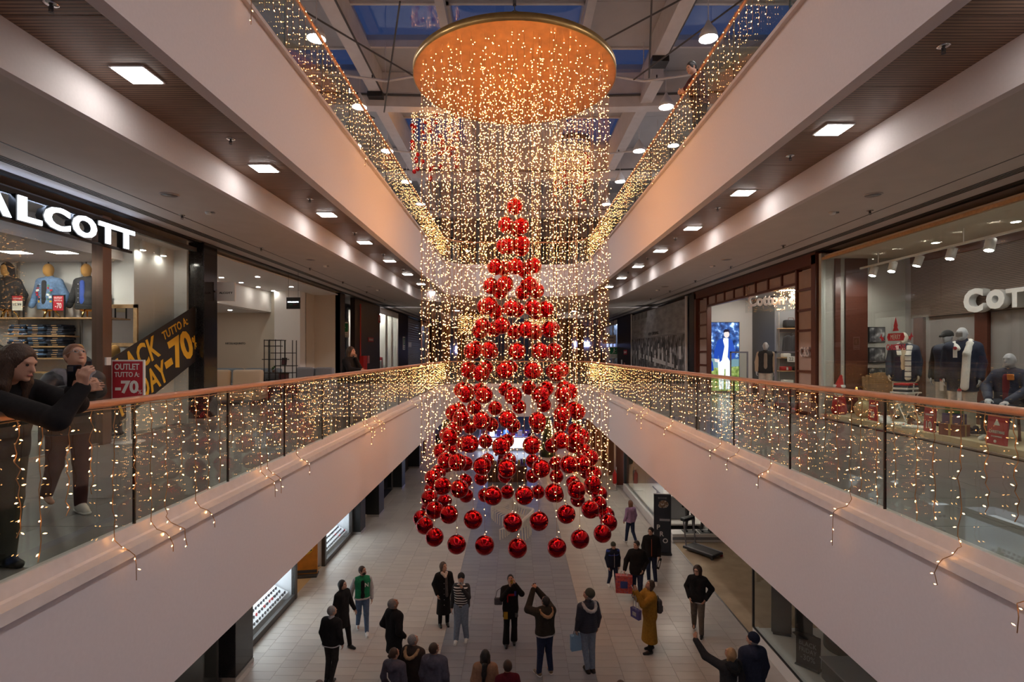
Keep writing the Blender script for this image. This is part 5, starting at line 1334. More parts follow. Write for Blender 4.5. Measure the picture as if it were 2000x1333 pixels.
for sx in (-1, 1):
    for sy in (-1, 1): MB().tube([(sx * .15, .02 + sy * .14, .38), (sx * .18, .02 + sy * .17, 0)], .02, 8).build('leg', brownw, t)
price_tag(7.62, 9.30, 7.28, R(-60), 'white and red price tag on the vest of the capped mannequin', .06, .16)
price_tag(7.72, 9.33, 6.55, R(-60), 'red-sealed price tag on the pale trousers of the scarf mannequin', .06, .2)
price_tag(7.93, 9.98, 6.70, R(-60), 'red-sealed price tag on the trousers of the capped mannequin', .06, .2)
price_tag(7.69, 9.30, 7.55, R(-60), 'pale paper tag on the white scarf', .10, .07, mgrey, False)
# wicker chair
wick = linemat('wicker', (.36, .21, .09), (.12, .06, .02), 2, .022, .3, .6, .25, .8)
t = thing('wicker_chair', 'wicker armchair in the right shop window', 'chair', (8.02, 11.88, ZP), R(-50))
ob('back', sdf([cone((-.30 + .06 * k, .26 - .004 * (k - 5) ** 2, .40), (-.33 + .066 * k, .33 - .006 * (k - 5) ** 2, .92 - .004 * (k - 5) ** 2), .035, .035, .03) for k in range(11)], .014, 'back', wick), t); MB().bev((0, 0, .38), (.58, .54, .08), .03).build('seat', wick, t)
for sx in (-1, 1):
    MB().tube([(sx * .31, .25, .55), (sx * .36, .05, .62), (sx * .35, -.2, .60), (sx * .32, -.27, .4)], .028, 8).build('armrest', gold2, t)
    for sy in (-1, 1): MB().tube([(sx * .25, sy * .22, .36), (sx * .28, sy * .26, 0)], .02, 8).build('leg', wick, t)
# santa figure, sack, gifts, cards, stand
redf = mat('red_felt', (.42, .02, .02), .9)
t = thing('santa_figure', 'knee-high figure in a red hat at the far end of the right window', 'figurine', (7.32, 12.12, ZP), R(-40))
ob('body', sdf([cone((0, 0, .1), (0, 0, .42), .16, .11), ell((0, 0, .55), (.10, .10, .11))], .014, 'body', redf), t); ob('beard', sdf([ell((0, -.08, .48), (.09, .05, .11))], .012, 'beard', scarfw), t); ob('hat', sdf([cone((0, 0, .62), (.03, .03, .86), .10, .03)], .012, 'hat', redf), t); ob('hat_brim', sdf([cone((-.04, 0, .63), (.04, 0, .63), .085, .085, .03)], .012, 'hat_brim', scarfw, zmin=.60, zmax=.665), t)
t = thing('burlap_sack', 'tied burlap sack beside the red-hatted figure', 'sack', (7.45, 11.5, ZP)); ob('body', sdf([ell((0, 0, .18), (.17, .16, .2)), cone((0, 0, .33), (0, 0, .44), .06, .10)], .013, 'body', mat('burlap', (.48, .36, .19), .9, var=.2, scale=80, bump=.3), zmin=0), t); MB().tube([(.062 * math.cos(q), .062 * math.sin(q), .36) for q in [2 * PI * i / 14 for i in range(15)]], .01, 5).build('cord', oak, t)
def gift(x, y, z, wd, hh, m_, rib, lab, rz=.2):
    t = thing('gift_box', lab, 'gift box', (x, y, z), rz); MB().bev((0, 0, hh / 2), (wd, wd * .7, hh), .006).build('box', m_, t); MB().b2(-.018, .018, -wd * .35 - .004, wd * .35 + .004, -.0, hh + .004).build('ribbon', rib, t); MB().b2(-wd / 2 - .004, wd / 2 + .004, -.018, .018, 0.0, hh + .003).build('ribbon', rib, t)
    mb = MB()
    for s in (-1, 1): mb.tube([(0, 0, hh + .004), (s * .04, 0, hh + .04), (s * .06, 0, hh + .02), (0, 0, hh + .006)], .008, 5)
    mb.build('bow', rib, t)
ribg = mat('gold_ribbon', (.5, .35, .15), .4, .5)
gift(7.36, 9.0, ZP, .34, .19, mat('gift_brown', (.22, .06, .04), .5), ribg, 'brown gift box at the bottom of the little stack in the right window', R(-70)); gift(7.37, 9.01, ZP + .195, .27, .17, mat('gift_purple', (.07, .04, .14), .5), ribg, 'purple gift box in the middle of the little stack in the right window', R(-66)); gift(7.37, 9.01, ZP + .372, .20, .11, mat('gift_green', (.08, .16, .03), .5), ribg, 'small green gift box on top of the stack in the right window', R(-72))
def redcard(x, y, z, wd, hh, lab, lines, tree=False, rz=FR):
    t = thing('window_card', lab, 'card', (x, y, z), rz); o = MB().bev((0, 0, hh / 2), (wd, .02, hh), .004, rx=-.06).build('board', redp, t)
    for s, q, hq, wq in lines: letters(s, t, (0, -.016 + .06 * (q - hh / 2), q), w=wq, h=hq, m=wsh_, depth=.004, bold=.015)
    if tree: MB().prism([(-.05, hh * .66), (.05, hh * .66), (0, hh * .88)], .006).build('tree_mark', wsh_, t).location = (0, -.014, 0)
    MB().b2(-.03, .03, .0, .09, 0, .012).build('foot', redp, t)
redcard(7.28, 9.42, ZP, .26, .42, 'red price card with a number ten in front of the gift boxes', [('CHRISTMAS', .30, .03, .18), ('10', .12, .13, .12)])
redcard(7.28, 8.1, ZP, .34, .44, 'red Christmas card with a white tree at the right end of the platform', [('CHRISTMAS', .19, .045, .26), ('SHOPPING', .12, .02, .18)], True)
redcard(7.34, 11.0, ZP, .26, .42, 'red price card beside the burlap sack', [('CHRISTMAS', .30, .03, .18), ('20', .12, .13, .12)])
t = thing('metal_stool', 'white metal folding stool with a stack of knitwear in the right window', 'stool', (7.75, 10.65, ZP), R(20)); MB().bev((0, 0, .60), (.42, .34, .025), .008).build('seat', white, t)
for sx in (-1, 1):
    for sy in (-1, 1): MB().tube([(sx * .17, sy * .13, .59), (sx * .21, -sy * .17, 0)], .011, 7).build('leg', white, t)
for k, m_ in enumerate((char_s := mat('knit_charcoal', (.04, .04, .045), .9), scarfw, mat('knit_navy', (.02, .025, .05), .9), redf)):
    o = MB().bev((0, 0, .022), (.36, .28, .043), .018).build('folded_knit', m_, None, True, (7.75, 10.65, ZP + .615 + .041 * k)); o.rotation_euler = (0, 0, R(20 + 3 * k)); tag(o, '%s folded sweater on the white metal stool, %s from the bottom' % (['charcoal', 'white', 'navy', 'red'][k], ORD[k]), 'sweater', 'sweaters on the metal stool'); MB().b2(-.02, .02, -.143, -.139, .005, .04).build('band', wsh_, o)
def shoe_pair(x, y, z, rz, m_, lab, sole=None):
    for k, sx in enumerate((-.06, .06)):
        a = rz; t = thing('shoe', lab + ', %s one' % ['left', 'right'][k], 'shoe', (x + sx * math.cos(a), y + sx * math.sin(a), z), a)
        ob('upper', sdf([cone((0, .06, .05), (0, -.05, .045), .042, .042), cone((0, -.05, .045), (0, -.16, .035), .042, .03), cone((0, .06, .05), (0, .055, .10), .04, .042)], .01, 'upper', m_, zmin=.015), t); ob('sole', sdf([cone((0, .06, .02), (0, -.16, .02), .046, .038)], .01, 'sole', sole or wsh_, zmin=0, zmax=.022), t)
shoe_pair(7.45, 10.0, ZP + .02, R(40), brownw, 'brown leather lace-up shoe on the right window platform'); shoe_pair(7.72, 8.98, ZP + .02, R(-80), navyj, 'navy canvas sneaker on the right window platform'); shoe_pair(7.30, 10.6, ZP + .01, R(-30), wsh_, 'white sneaker near the burlap sack')
for k, (x, y, m_) in enumerate(((7.33, 10.3, scarfw), (7.62, 10.2, char_s), (7.34, 9.85, scarfw), (7.3, 7.1, scarfw))):
    o = MB().bev((0, 0, .025), (.30, .34, .05), .02).build('folded_knit', m_, None, True, (x, y, ZP + .002)); o.rotation_euler = (0, 0, .3 * k); tag(o, '%s folded garment lying at the front of the right platform, %s' % (['white', 'dark', 'pale', 'white'][k], ['by the brown shoes', 'behind the brown shoes', 'left of the ten card', 'at the right end'][k]), 'sweater'); MB().b2(-.015, .015, -.172, -.168, .006, .046).build('band', redp, o)
t = thing('rattan_table', 'low round rattan table with a pale top in the right window', 'table', (7.52, 7.15, ZP)); MB().lathe([(.36, 0.40), (.38, .41), (.38, .44), (.36, .45), (.0001, .45)], 32).build('top', mat('pale_top', (.45, .5, .5), .3), t, True); MB().lathe([(.30, 0), (.24, .2), (.30, .40)], 28).build('body', wick, t, True)
# red window lettering
t = thing('window_decal', 'red Merry Christmas lettering with a tree and two deer on the right shop window', 'decal', (XR1 - .01, 10.0, CAMZ + .17), FR)
MB().prism([(-.08, .24), (.08, .24), (.04, .32), (.06, .32), (0, .5), (-.06, .32), (-.04, .32)], .003).build('tree', redp, t); MB().prism([(-.2, .06), (-.23, .13), (-.2, .2), (.2, .2), (.23, .13), (.2, .06)], .003).build('ribbon', redp, t); letters('MERRY', t, (0, -.004, .13), w=.26, h=.09, m=wsh_, depth=.003); letters('CHRISTMAS', t, (0, 0, -.06), w=.50, h=.11, m=redp, depth=.004, bold=.02)
for sx in (-1, 1): MB().prism([(sx * (.30 + a), b) for a, b in ((0, .06), (.03, .1), (.02, .14), (.06, .13), (.1, .2), (.11, .15), (.15, .13), (.1, .11), (.07, .05), (.05, .09))], .003).build('deer', redp, t)
# ---- portal
t = thing('shop_portal', 'dark red-brown timber portal with beige panels round the menswear shop entrance', 'portal', (XR1, 16.7, F1))
bw(MB().b2(XR1 - .12, XR1 + .3, 12.48, 12.66, F1, 9.5), 'jamb', brownw, t); bw(MB().b2(XR1 - .12, XR1 + .3, 20.7, 20.9, F1, 9.5), 'jamb', brownw, t); bw(MB().b2(XR1 - .12, XR1 + .3, 12.48, 20.9, 9.28, 9.55), 'lintel', brownw, t)
for y0, y1 in ((12.66, 13.5), (19.75, 20.7)):
    n = 7
    for k in range(n):
        z0 = F1 + .05 + k * .5; bw(MB().b2(XR1 + .02, XR1 + .06, y0 + .03, y1 - .03, z0 + .03, z0 + .47), 'panel', beigep, t); bw(MB().b2(XR1 - .02, XR1 + .1, y0, y1, z0 - .03, z0 + .03), 'bar', brownw, t)
    for y in (y0, y1): bw(MB().b2(XR1 - .04, XR1 + .12, y - .035, y + .035, F1, 9.3), 'stile', brownw, t)
for k in range(8):
    a = 13.5 + 6.25 * k / 8; bw(MB().b2(XR1 + .02, XR1 + .06, a + .05, a + .74, 8.98, 9.25), 'panel', beigep, t); bw(MB().b2(XR1 - .02, XR1 + .1, a - .03, a + .03, 8.95, 9.28), 'bar', brownw, t)
bw(MB().b2(XR1 - .03, XR1 + .11, 13.5, 19.75, 8.90, 8.97), 'bar', brownw, t)
for y in (13.08,):
    o = letters('C&S', t, (-.03, y - 16.7, CAMZ + .03 - F1), w=.42, h=.24, m=mat('plaque_pale', (.5, .44, .42), .5), depth=.05, bold=.02, name='monogram'); o.rotation_euler = (PI / 2, 0, FR)
# interior of the menswear shop
w = MB(); w.b2(7.2, 9.0, 20.35, 20.5, F1, 9.4); struct(w.build('wall_shop_white', wgrey)); w = MB(); w.b2(9.0, 11.4, 20.35, 20.5, F1, 9.4); w.b2(9.0, 9.1, 18.6, 20.4, F1, 9.4); struct(w.build('wall_shop_dark', dgrey)); w = MB(); w.b2(9.0, 11.4, 18.5, 18.6, F1, 9.4); struct(w.build('wall_shop_alcove', mgrey))
c = MB(); c.b2(7.2, 11.4, 12.5, 20.5, 9.2, 9.26); struct(c.build('ceiling', ceilm))
for k, (x, y) in enumerate(((8.0, 18.9), (8.6, 17.0), (8.2, 15.2), (9.6, 17.6), (8.0, 13.8))):
    t = thing('linear_light', 'slim ceiling light inside the menswear shop, %s' % ORD[k], 'ceiling light', (x, y, 9.19)); MB().b2(-.5, .5, -.04, .04, -.012, .0).build('diffuser', shopl, t); MB().b2(-.52, .52, -.05, .05, .0, .012).build('housing', white, t)
t = thing('video_screen', 'tall bright screen showing a man in a blue puffer jacket and white trousers', 'screen', (7.93, 20.27, F1 + .05)); MB().b2(-.55, .55, 0, .05, 0, 2.62).build('bezel', blk, t)
def sp(poly, m_, nm='image_area', d=.0): MB().prism(poly, .003).build(nm, m_, t).location = (0, -.002 - d, 0)
em = lambda n, c, s=1.0: emat('screen_' + n, c, s)
MB().b2(-.53, .53, -.002, .0, .02, 2.60).build('image_sky', printmat('screen_trees', [(.0, .01, .05), (.01, .03, .13), (.03, .10, .32), (.55, .8, 1.0)], 5, emit=1.1), t)
sp([(-.53, .02), (.53, .02), (.53, .95), (-.53, .88)], printmat('screen_grass', [(.06, .12, .02), (.25, .34, .08), (.45, .55, .25)], 8, emit=.8), d=.002); sp([(-.53, .88), (.53, .95), (.53, 1.22), (-.53, 1.25)], em('pond', (.25, .42, .5), .8), d=.002)
sp([(-.22, .08), (-.06, .08), (-.02, .85), (.02, .85), (.03, .08), (.18, .08), (.24, 1.2), (-.27, 1.2)], em('trousers', (.9, .97, .97), 1.1), 'image_trousers', .005); sp([(-.25, 1.1), (.22, 1.1), (.15, 2.0), (-.05, 2.02)], em('shirt', (.85, .95, .97), 1.1), 'image_shirt', .007)
sp([(-.10, 2.02), (-.28, 1.92), (-.40, 1.55), (-.42, 1.25), (-.28, 1.22), (-.24, 1.40), (-.20, 1.10), (-.12, 1.18), (-.02, 1.7)], em('jacket', (.02, .07, .42), 1.0), 'image_jacket', .009); sp([(.13, 2.02), (.28, 1.92), (.38, 1.55), (.36, 1.28), (.24, 1.18), (.20, 1.12), (.10, 1.3), (.13, 1.7)], em('jacket2', (.03, .09, .48), 1.0), 'image_jacket', .009)
sp([(.06 + .105 * math.cos(q), 2.16 + .14 * math.sin(q)) for q in [2 * PI * i / 16 for i in range(16)]], em('face', (.85, .75, .70), 1.0), 'image_face', .009); sp([(-.06, 2.2), (-.05, 2.3), (.02, 2.35), (.12, 2.34), (.175, 2.27), (.17, 2.17), (.13, 2.25), (.0, 2.24)], em('hair', (.02, .015, .03), 1.0), 'image_hair', .011)
sp([(-.53, 1.2), (-.46, 1.1), (-.42, .8), (-.53, .75)], em('jacket3', (.02, .06, .35), 1.0), 'image_jacket', .009); sp([(-.40, 1.24), (-.28, 1.22), (-.27, 1.10), (-.38, 1.12)], em('hand', (.8, .7, .66), 1.0), 'image_hand', .011)
D5 = mannequin(7.75, 16.6, F1, -25, 'grey mannequin in a dark gilet and beige sleeves inside the menswear shop', {}, dict(top=mat('gilet_black', (.014, .014, .016), .8), hem=.82, infl=.03, shirt=mat('taupe_knit', (.25, .2, .16), .9), sleeves=mat('beige_knit', (.40, .31, .22), .9), bottom=khaki, leg_infl=.025, shoe=bden), lgm, 1.84)
for k, (x, y) in enumerate(((7.6, 18.2), (7.52, 14.9))):
    t = thing('security_gate', 'clear security panel with a grey frame at the menswear entrance, %s one' % ['farther', 'nearer'][k], 'security gate', (x, y, F1)); MB().b2(-.28, .28, -.01, .01, .12, 1.5).build('panel', shopglass, t)
    for a in ((-.3, -.27, 0, 1.55), (.27, .3, 0, 1.55), (-.3, .3, 1.5, 1.55), (-.3, .3, 0, .12)): MB().b2(a[0], a[1], -.03, .03, a[2], a[3]).build('frame_bar', mat('gate_grey', (.2, .2, .24), .4), t)
t = thing('wall_unit', 'alcove shelving with bags and knitwear inside the menswear shop', 'shelf', (9.65, 18.4, F1))
for z in (.45, .9, 1.35, 2.35): MB().b2(-.62, .75, -.18, .1, z - .03, z).build('board', oak, t)
for x in (-.6, .73): MB().tube([(x, 0, 0), (x, 0, 2.9)], .015, 8).build('upright', steel, t)
MB().tube([(-.6, -.05, 2.2), (.73, -.05, 2.2)], .012, 8).build('rail', chrome, t)
garment(9.75, 18.2, F1 + 2.14, R(-15), mat('grey_tweed', (.09, .10, .12), .9, var=.3, scale=80), 'grey tweed coat hanging in the alcove of the menswear shop', None, 'hanging_coat', .95); garment(9.40, 18.25, F1 + 2.14, R(-40), mat('dark_tweed', (.04, .04, .045), .9), 'dark coat hanging behind the grey tweed coat', None, 'hanging_coat', .92)
for k in range(2):
    t = thing('leather_bag', 'black travel bag on the top board of the alcove, %s one' % ['left', 'right'][k], 'bag', (9.42 + .5 * k, 18.35, F1 + 2.36)); MB().bev((0, 0, .14), (.44, .2, .26), .05).build('body', bden, t, True); MB().tube([(-.1, -.03, .26), (-.08, -.03, .34), (.08, -.03, .34), (.1, -.03, .26)], .01, 6).build('handle', brownw, t)
for k, (x, z, m_, nm) in enumerate(((9.3, 1.352, scarfw, 'white'), (9.75, 1.352, char_s, 'charcoal'), (9.25, .902, redf, 'red'), (9.7, .902, char_s, 'dark'), (9.3, .452, scarfw, 'pale'), (9.8, .452, navyj, 'navy'))):
    o = MB().bev((0, 0, .07), (.34, .24, .14), .03).build('folded_knit', m_, None, True, (x, 18.35, F1 + z)); tag(o, '%s folded knitwear pile on the alcove shelves, %s board' % (nm, ['upper', 'upper', 'middle', 'middle', 'lower', 'lower'][k]), 'sweater'); MB().b2(-.03, .03, -.123, -.12, .02, .12).build('band', wsh_, o)
t = thing('price_card', 'small white price card on the alcove shelf', 'card', (9.32, 18.12, F1 + 1.30)); MB().b2(-.13, .13, -.006, .006, -.1, .09).build('card', wsh_, t); letters('22', t, (0, -.009, 0), w=.14, h=.11, m=blk, depth=.004)
t = thing('hanging_shop_sign', 'clear hanging sign with white letters wound in fairy lights at the portal', 'sign', (7.9, 15.6, CAMZ + 1.27), R(-40)); MB().b2(-1.15, 1.15, -.01, .01, -.05, .72).build('panel', shopglass, t)
letters('Cotton', t, (-.55, -.06, .30), w=1.0, h=.34, m=MATS['letter_white'], depth=.08, bold=.03); letters('&Silk', t, (.55, -.06, .32), w=.95, h=.36, m=MATS['letter_white'], depth=.08, bold=.03)
cs = [(rng.uniform(-.35, 1.1), -.12 + rng.uniform(-.02, .04), rng.uniform(-.02, .60)) for _ in range(150)]; stuff(ob('leds', leds_mesh(cs, nrng.normal(size=(150, 3)), .008, .014, 'leds', led), t))
for x in (-1.1, 1.1): MB().tube([(x, 0, .72), (x, 0, .80)], .006, 5).build('cable', blk, t)
# pilaster, mural, corridor
for k, y in enumerate((21.05, 21.4, 21.75)): pier(XR1 - .12 + .06 * k, XR1 + .25, y - .13, y + .13, 'black metal pilaster between the portal and the mural, %s of three' % ORD[k], m=blk)
t = thing('mural_hoarding', 'black-and-white photo mural of a crowded old shop with a small opening announcement', 'mural', (XR1, 27.2, F1), FR)
mur = printmat('mural_crowd', [(.02, .02, .02), (.07, .07, .07), (.22, .21, .21), (.55, .54, .53)], 2.6, stretch=(1.6, 1, .9), detail=9); mup = printmat('mural_upper', [(.20, .20, .20), (.30, .30, .30), (.42, .42, .42)], 1.2, stretch=(1, 1, 3))
MB().b2(-5.3, 5.0, -.03, 0, 2.35, 3.75).build('upper_print', mup, t); MB().b2(-5.3, 5.0, -.03, 0, .0, 2.35).build('crowd_print', mur, t); MB().b2(-5.3, 5.0, -.035, -.03, 2.3, 2.36).build('divide', mgrey, t)
for k in range(9): MB().b2(-5.0 + .42 * k + .1 * (k % 2), -4.9 + .42 * k + .1 * (k % 2), -.036, -.03, 3.4, 3.72).build('beam_mark', dgrey, t)
letters('NEW OPENING', t, (-.2, -.036, 2.5), w=2.0, h=.16, m=blk, depth=.004, bold=.01)
mb = MB(); mb.add([(-3.2, -.034, 1.25), (3.9, -.034, .8), (3.9, -.034, .95), (-3.2, -.034, 1.5)], [(0, 1, 2, 3)]); mb.build('counter_mark', mat('mural_pale', (.55, .54, .53), .6), t)
for k in range(14):
    x = -4.6 + .68 * k; hh = rng.uniform(1.5, 2.0)
    MB().prism([(x - .17, hh - .75), (x + .17, hh - .75), (x + .14, hh - .2), (x - .14, hh - .2)], .004).build('figure_print', rng.choice([mat('mural_grey', (.3, .3, .3), .6), MATS['mural_pale'], dgrey]), t).location = (0, -.034, 0); MB().prism([(x + .09 * math.cos(q), hh - .06 + .13 * math.sin(q)) for q in [2 * PI * i / 10 for i in range(10)]], .004).build('figure_print', rng.choice([MATS['mural_grey'], MATS['mural_pale']]), t).location = (0, -.036, 0)
for x in (-5.32, 5.02): MB().b2(x - .05, x + .05, -.06, .02, 0, 3.85).build('edge_strip', white, t)
for k, q in enumerate(((32.6, 37.2), (41.9, 46))): struct(MB().b2(XR1, XR1 + .2, *q, F1, 9.56).build('wall_corridor_right_%d' % (k + 1), darkwall))
wall_sign(XR1, 34.4, CAMZ + .05, FR, 1.0, .3, redp, 'red lettered plate on the dark right corridor wall', 'IDRANTE'); wall_sign(XR1, 35.6, CAMZ - .6, FR, .3, .3, white, 'small white square sign on the right corridor wall'); wall_sign(XR1, 34.7, CAMZ - .9, FR, .35, .55, mat('plate_redwhite', (.5, .2, .18), .5), 'red and white call point on the right corridor wall', name='call_point')
t = thing('hanging_direction_sign', 'pale rounded direction sign hanging over the right gallery', 'sign', (6.6, 37.5, CAMZ + .95)); MB().bev((0, 0, 0), (.95, .06, .6), .1).build('panel', cream, t)
for k in range(2): MB().lathe([(.0001, 0), (.07, 0), (.07, .01), (.0001, .01)], 16, M=Matrix.Translation((-.3, -.03, .12 - .24 * k)) @ Matrix.Rotation(PI / 2, 4, 'X')).build('symbol', redp, t)
for k in range(2): MB().b2(-.15, .3, -.036, -.03, .08 - .24 * k, .16 - .24 * k).build('text_bar', mgrey, t)
for x in (-.3, .3): MB().tube([(x, 0, .3), (x, 0, 1.44)], .008, 5).build('cable', dgrey, t)
wall_sign(XR1 - .1, 37.8, CAMZ + .05, FC, .7, .8, white, 'emergency exit sign below the hanging direction sign on the right', pict=True)
shopbay(1, 37.3, 41.8, 'bluish lit shop front far along the right gallery', MATS['cool_wall'], MATS['cool_shop_glow'], 3)
# far end of the first floor: shops closing the view beyond the void
w = MB(); w.b2(-7.0, -3.6, 46, 46.2, F1, 9.6); w.b2(3.6, 7.2, 46, 46.2, F1, 9.6); w.b2(-11.5, 11.5, 52, 52.2, F1 - 1.4, ROOF); struct(w.build('wall_far_upper', MATS['gallery_wall']))
for k, (x, wd) in enumerate(((-4.4, .7), (-5.6, .5), (4.4, .7), (5.5, .5), (-.8, .45))): pier(x - wd / 2, x + wd / 2, 44.6 if k < 4 else 29.2, 45.3 if k < 4 else 29.6, 'dark brown far column %s' % ['left of the tree, inner', 'left of the tree, outer', 'right of the tree, inner', 'right of the tree, outer', 'right behind the middle of the far railing'][k], F1, 9.55 if k < 4 else 7.05, brownw)
t = thing('lit_sign', 'small glowing blue-white shop sign far behind the tree on the right', 'sign', (5.75, 45.9, CAMZ + .75)); MB().bev((0, 0, 0), (1.3, .1, .45), .03).build('box', emat('blue_sign', (.35, .45, 1.0), 4), t); letters('Bar', t, (0, -.06, 0), w=.7, h=.3, m=wsh_, depth=.02)
t = thing('lit_sign', 'small glowing blue-white shop sign far behind the tree on the left', 'sign', (-4.7, 45.9, CAMZ + .3)); MB().bev((0, 0, 0), (.7, .1, .6), .03).build('box', MATS['blue_sign'], t); MB().b2(-.2, .2, -.06, -.05, -.1, .1).build('mark', wsh_, t)
# ------------------------------------------------------------------ ground floor
GT = 4.3
# left: dark window, pillar, jewellery windows, entrance, pillars
t = thing('shop_window', 'dark ground-floor window left of the granite pillar', 'window', (XL0, 9, 0))
for a, b in ((6.5, 9.4), (9.44, 11.6)): bw(MB().b2(XL0 - .008, XL0 + .008, a, b, .06, GT - .1), 'glass_pane', shopglass, t)
bw(MB().b2(XL0 - .04, XL0 + .04, 6.5, 11.7, 0, .06), 'sill_rail', steel, t); bw(MB().b2(XL0 - .04, XL0 + .04, 9.38, 9.46, .06, GT - .1), 'mullion', steel, t)
w = MB(); w.b2(-8.4, -8.3, 6, 11.8, 0, GT); w.b2(-8.3, XL0 - .02, 11.72, 11.8, 0, GT); struct(w.build('wall_window_back', mat('olive_grey', (.16, .15, .13), .7)))
pier(-6.75, -6.10, 11.75, 12.55, 'black granite pillar beside the first jewellery window on the ground floor', 0, GT)
shelfw = mat('showcase_white', (.85, .87, .92), .5); caselt = emat('showcase_glow', (.90, .95, 1.0), 3.6)
def jewel(y0, y1, nm):
    t = thing('jewellery_window', 'lit jewellery showcase window with tilted white trays, %s' % nm, 'showcase', (XL0, y0, 0))
    for y in (y0, y1): bw(MB().b2(XL0 - .06, XL0 + .06, y - .07, y + .07, 0, GT), 'post', mat('bronze_grey', (.09, .08, .075), .4, .4), t)
    for z0, z1 in ((0, .16), (1.02, 1.14), (2.5, 2.7)): bw(MB().b2(XL0 - .05, XL0 + .05, y0, y1, z0, z1), 'frame_bar', MATS['bronze_grey'], t)
    for z0, z1 in ((.16, 1.02), (1.14, 2.5)): bw(MB().b2(XL0 - .006, XL0 + .006, y0 + .07, y1 - .07, z0, z1), 'glass_pane', shopglass, t)
    bw(MB().b2(XL0 - 1.0, XL0 - .95, y0, y1, 0, 2.7), 'back_panel', shelfw, t); bw(MB().b2(XL0 - 1.0, XL0, y1 - .05, y1 + .02, 0, 2.7), 'side_panel', shelfw, t); bw(MB().b2(XL0 - 1.0, XL0, y0 - .02, y0 + .05, 0, 2.7), 'side_panel', shelfw, t)
    for z in (.98, 2.46): bw(MB().b2(XL0 - .9, XL0 - .08, y0 + .1, y1 - .1, z, z + .02), 'lamp', caselt, t)
    dark = stuff_mb = MB(); red_mb = MB()
    for z, tl in ((.24, .45), (1.22, .45)):
        M = Matrix.Translation((XL0 - .5, (y0 + y1) / 2, z + .18)) @ Matrix.Rotation(tl, 4, 'Y')
        o = MB(); o.box((0, 0, 0), (.82, y1 - y0 - .25, .03)); o.v = [tuple(M @ Vector(v)) for v in o.v]; bw(o, 'tray', shelfw, t)
        ny = int((y1 - y0 - .4) / .15)
        for i in range(6):
            for j in range(ny):
                p = M @ Vector((-.35 + .14 * i, -(y1 - y0) / 2 + .25 + .15 * j + (.07 if i % 2 else 0), .035)); mb = red_mb if rng.random() < .14 else dark
                mb.box(tuple(p), (.045, rng.uniform(.04, .07), .05), rz=rng.uniform(-.4, .4)); mb.box((p.x + .01, p.y, p.z + .03), (.03, .03, .03), rz=.6)
    l = t.location
    stuff(bw(dark, 'jewellery', mat('dark_display', (.03, .03, .045), .4), t)); stuff(bw(red_mb, 'ornaments', redp, t))
    return t
jewel(12.75, 15.75, 'the nearer one on the left'); jewel(18.2, 21.2, 'the farther one on the left')
for k, y in enumerate((14.2, 14.9)):
    t = thing('tabletop_tree', 'small green and white Christmas decoration in the nearer jewellery window, %s one' % ['first', 'second'][k], 'decoration', (XL0 - .35, y, 1.5)); ob('foliage', sdf([cone((0, 0, .02), (0, 0, .3), .12, .02)], .014, 'foliage', mat('fir_green', (.06, .16, .04), .9), noise=(.01, 120)), t)
    for q in range(6): MB().sph((.1 * math.cos(q), .1 * math.sin(q), .06 + .03 * q), .02, 8, 6).build('ball', redp, t, True)
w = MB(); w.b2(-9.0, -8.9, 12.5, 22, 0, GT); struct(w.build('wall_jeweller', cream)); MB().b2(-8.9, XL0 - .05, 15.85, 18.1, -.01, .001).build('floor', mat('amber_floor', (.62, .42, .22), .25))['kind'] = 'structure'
for k, y in enumerate((16.4, 17.5)):
    t = thing('recessed_spot', 'warm spot in the jeweller entrance ceiling, %s one' % ['nearer', 'farther'][k], 'spotlight', (-7.3, y, GT + .0)); MB().lathe([(.0001, -.004), (.12, -.004), (.12, .01), (.0001, .01)], 16).build('lens', emat('warm_glow', (1, .72, .4), 40.0), t); MB().lathe([(.12, -.004), (.15, -.004), (.15, .01), (.12, .01), (.12, -.004)], 16).build('ring', white, t, True)
t = thing('poster_stand', 'orange forty-euro poster stand in the jeweller entrance', 'sign', (-6.75, 17.35, 0), R(10)); MB().bev((0, 0, .82), (.75, .05, 1.5), .01).build('board', mat('poster_orange', (.62, .22, .02), .5, var=.15, scale=5), t); MB().b2(-.38, .38, -.2, .2, 0, .06).build('base', dgrey, t); MB().lathe([(.0001, 0), (.26, 0), (.26, .01), (.0001, .01)], 28, M=Matrix.Translation((0, -.03, .95)) @ Matrix.Rotation(PI / 2, 4, 'X')).build('disc', yel, t); letters('40€', t, (0, -.045, .92), w=.42, h=.22, m=blk, depth=.005, bold=.03); letters('a soli', t, (0, -.045, 1.12), w=.2, h=.07, m=blk, depth=.005); MB().b2(-.36, .36, -.03, -.026, .1, .2).build('footer', dgrey, t)
t = thing('side_showcase', 'narrow lit showcase inside the jeweller entrance', 'showcase', (-7.3, 18.0, 0)); MB().b2(-.45, .45, -.02, .1, 0, .3).build('base', dgrey, t); MB().b2(-.45, .45, 0, .1, .3, 2.2).build('back', shelfw, t)
for z in (.7, 1.2, 1.7):
    MB().b2(-.43, .43, -.2, 0, z, z + .03).build('board', shelfw, t)
    for q in range(6): MB().bev((-.36 + .14 * q, -.1, z + .07), (.07, .07, .08), .015).build('box', rng.choice([dgrey, redp, white]), t)
MB().b2(-.43, .43, -.18, -.04, 2.16, 2.18).build('lamp', caselt, t)
for k, (y0, y1, x1) in enumerate(((21.3, 22.0, -6.1), (23.6, 24.5, -5.95), (28.4, 29.2, -5.95), (33.6, 34.6, -5.95))): pier(-6.7, x1, y0, y1, 'black pillar along the left side of the ground floor, %s from the front' % ORD[k + 1], 0, GT, blk)
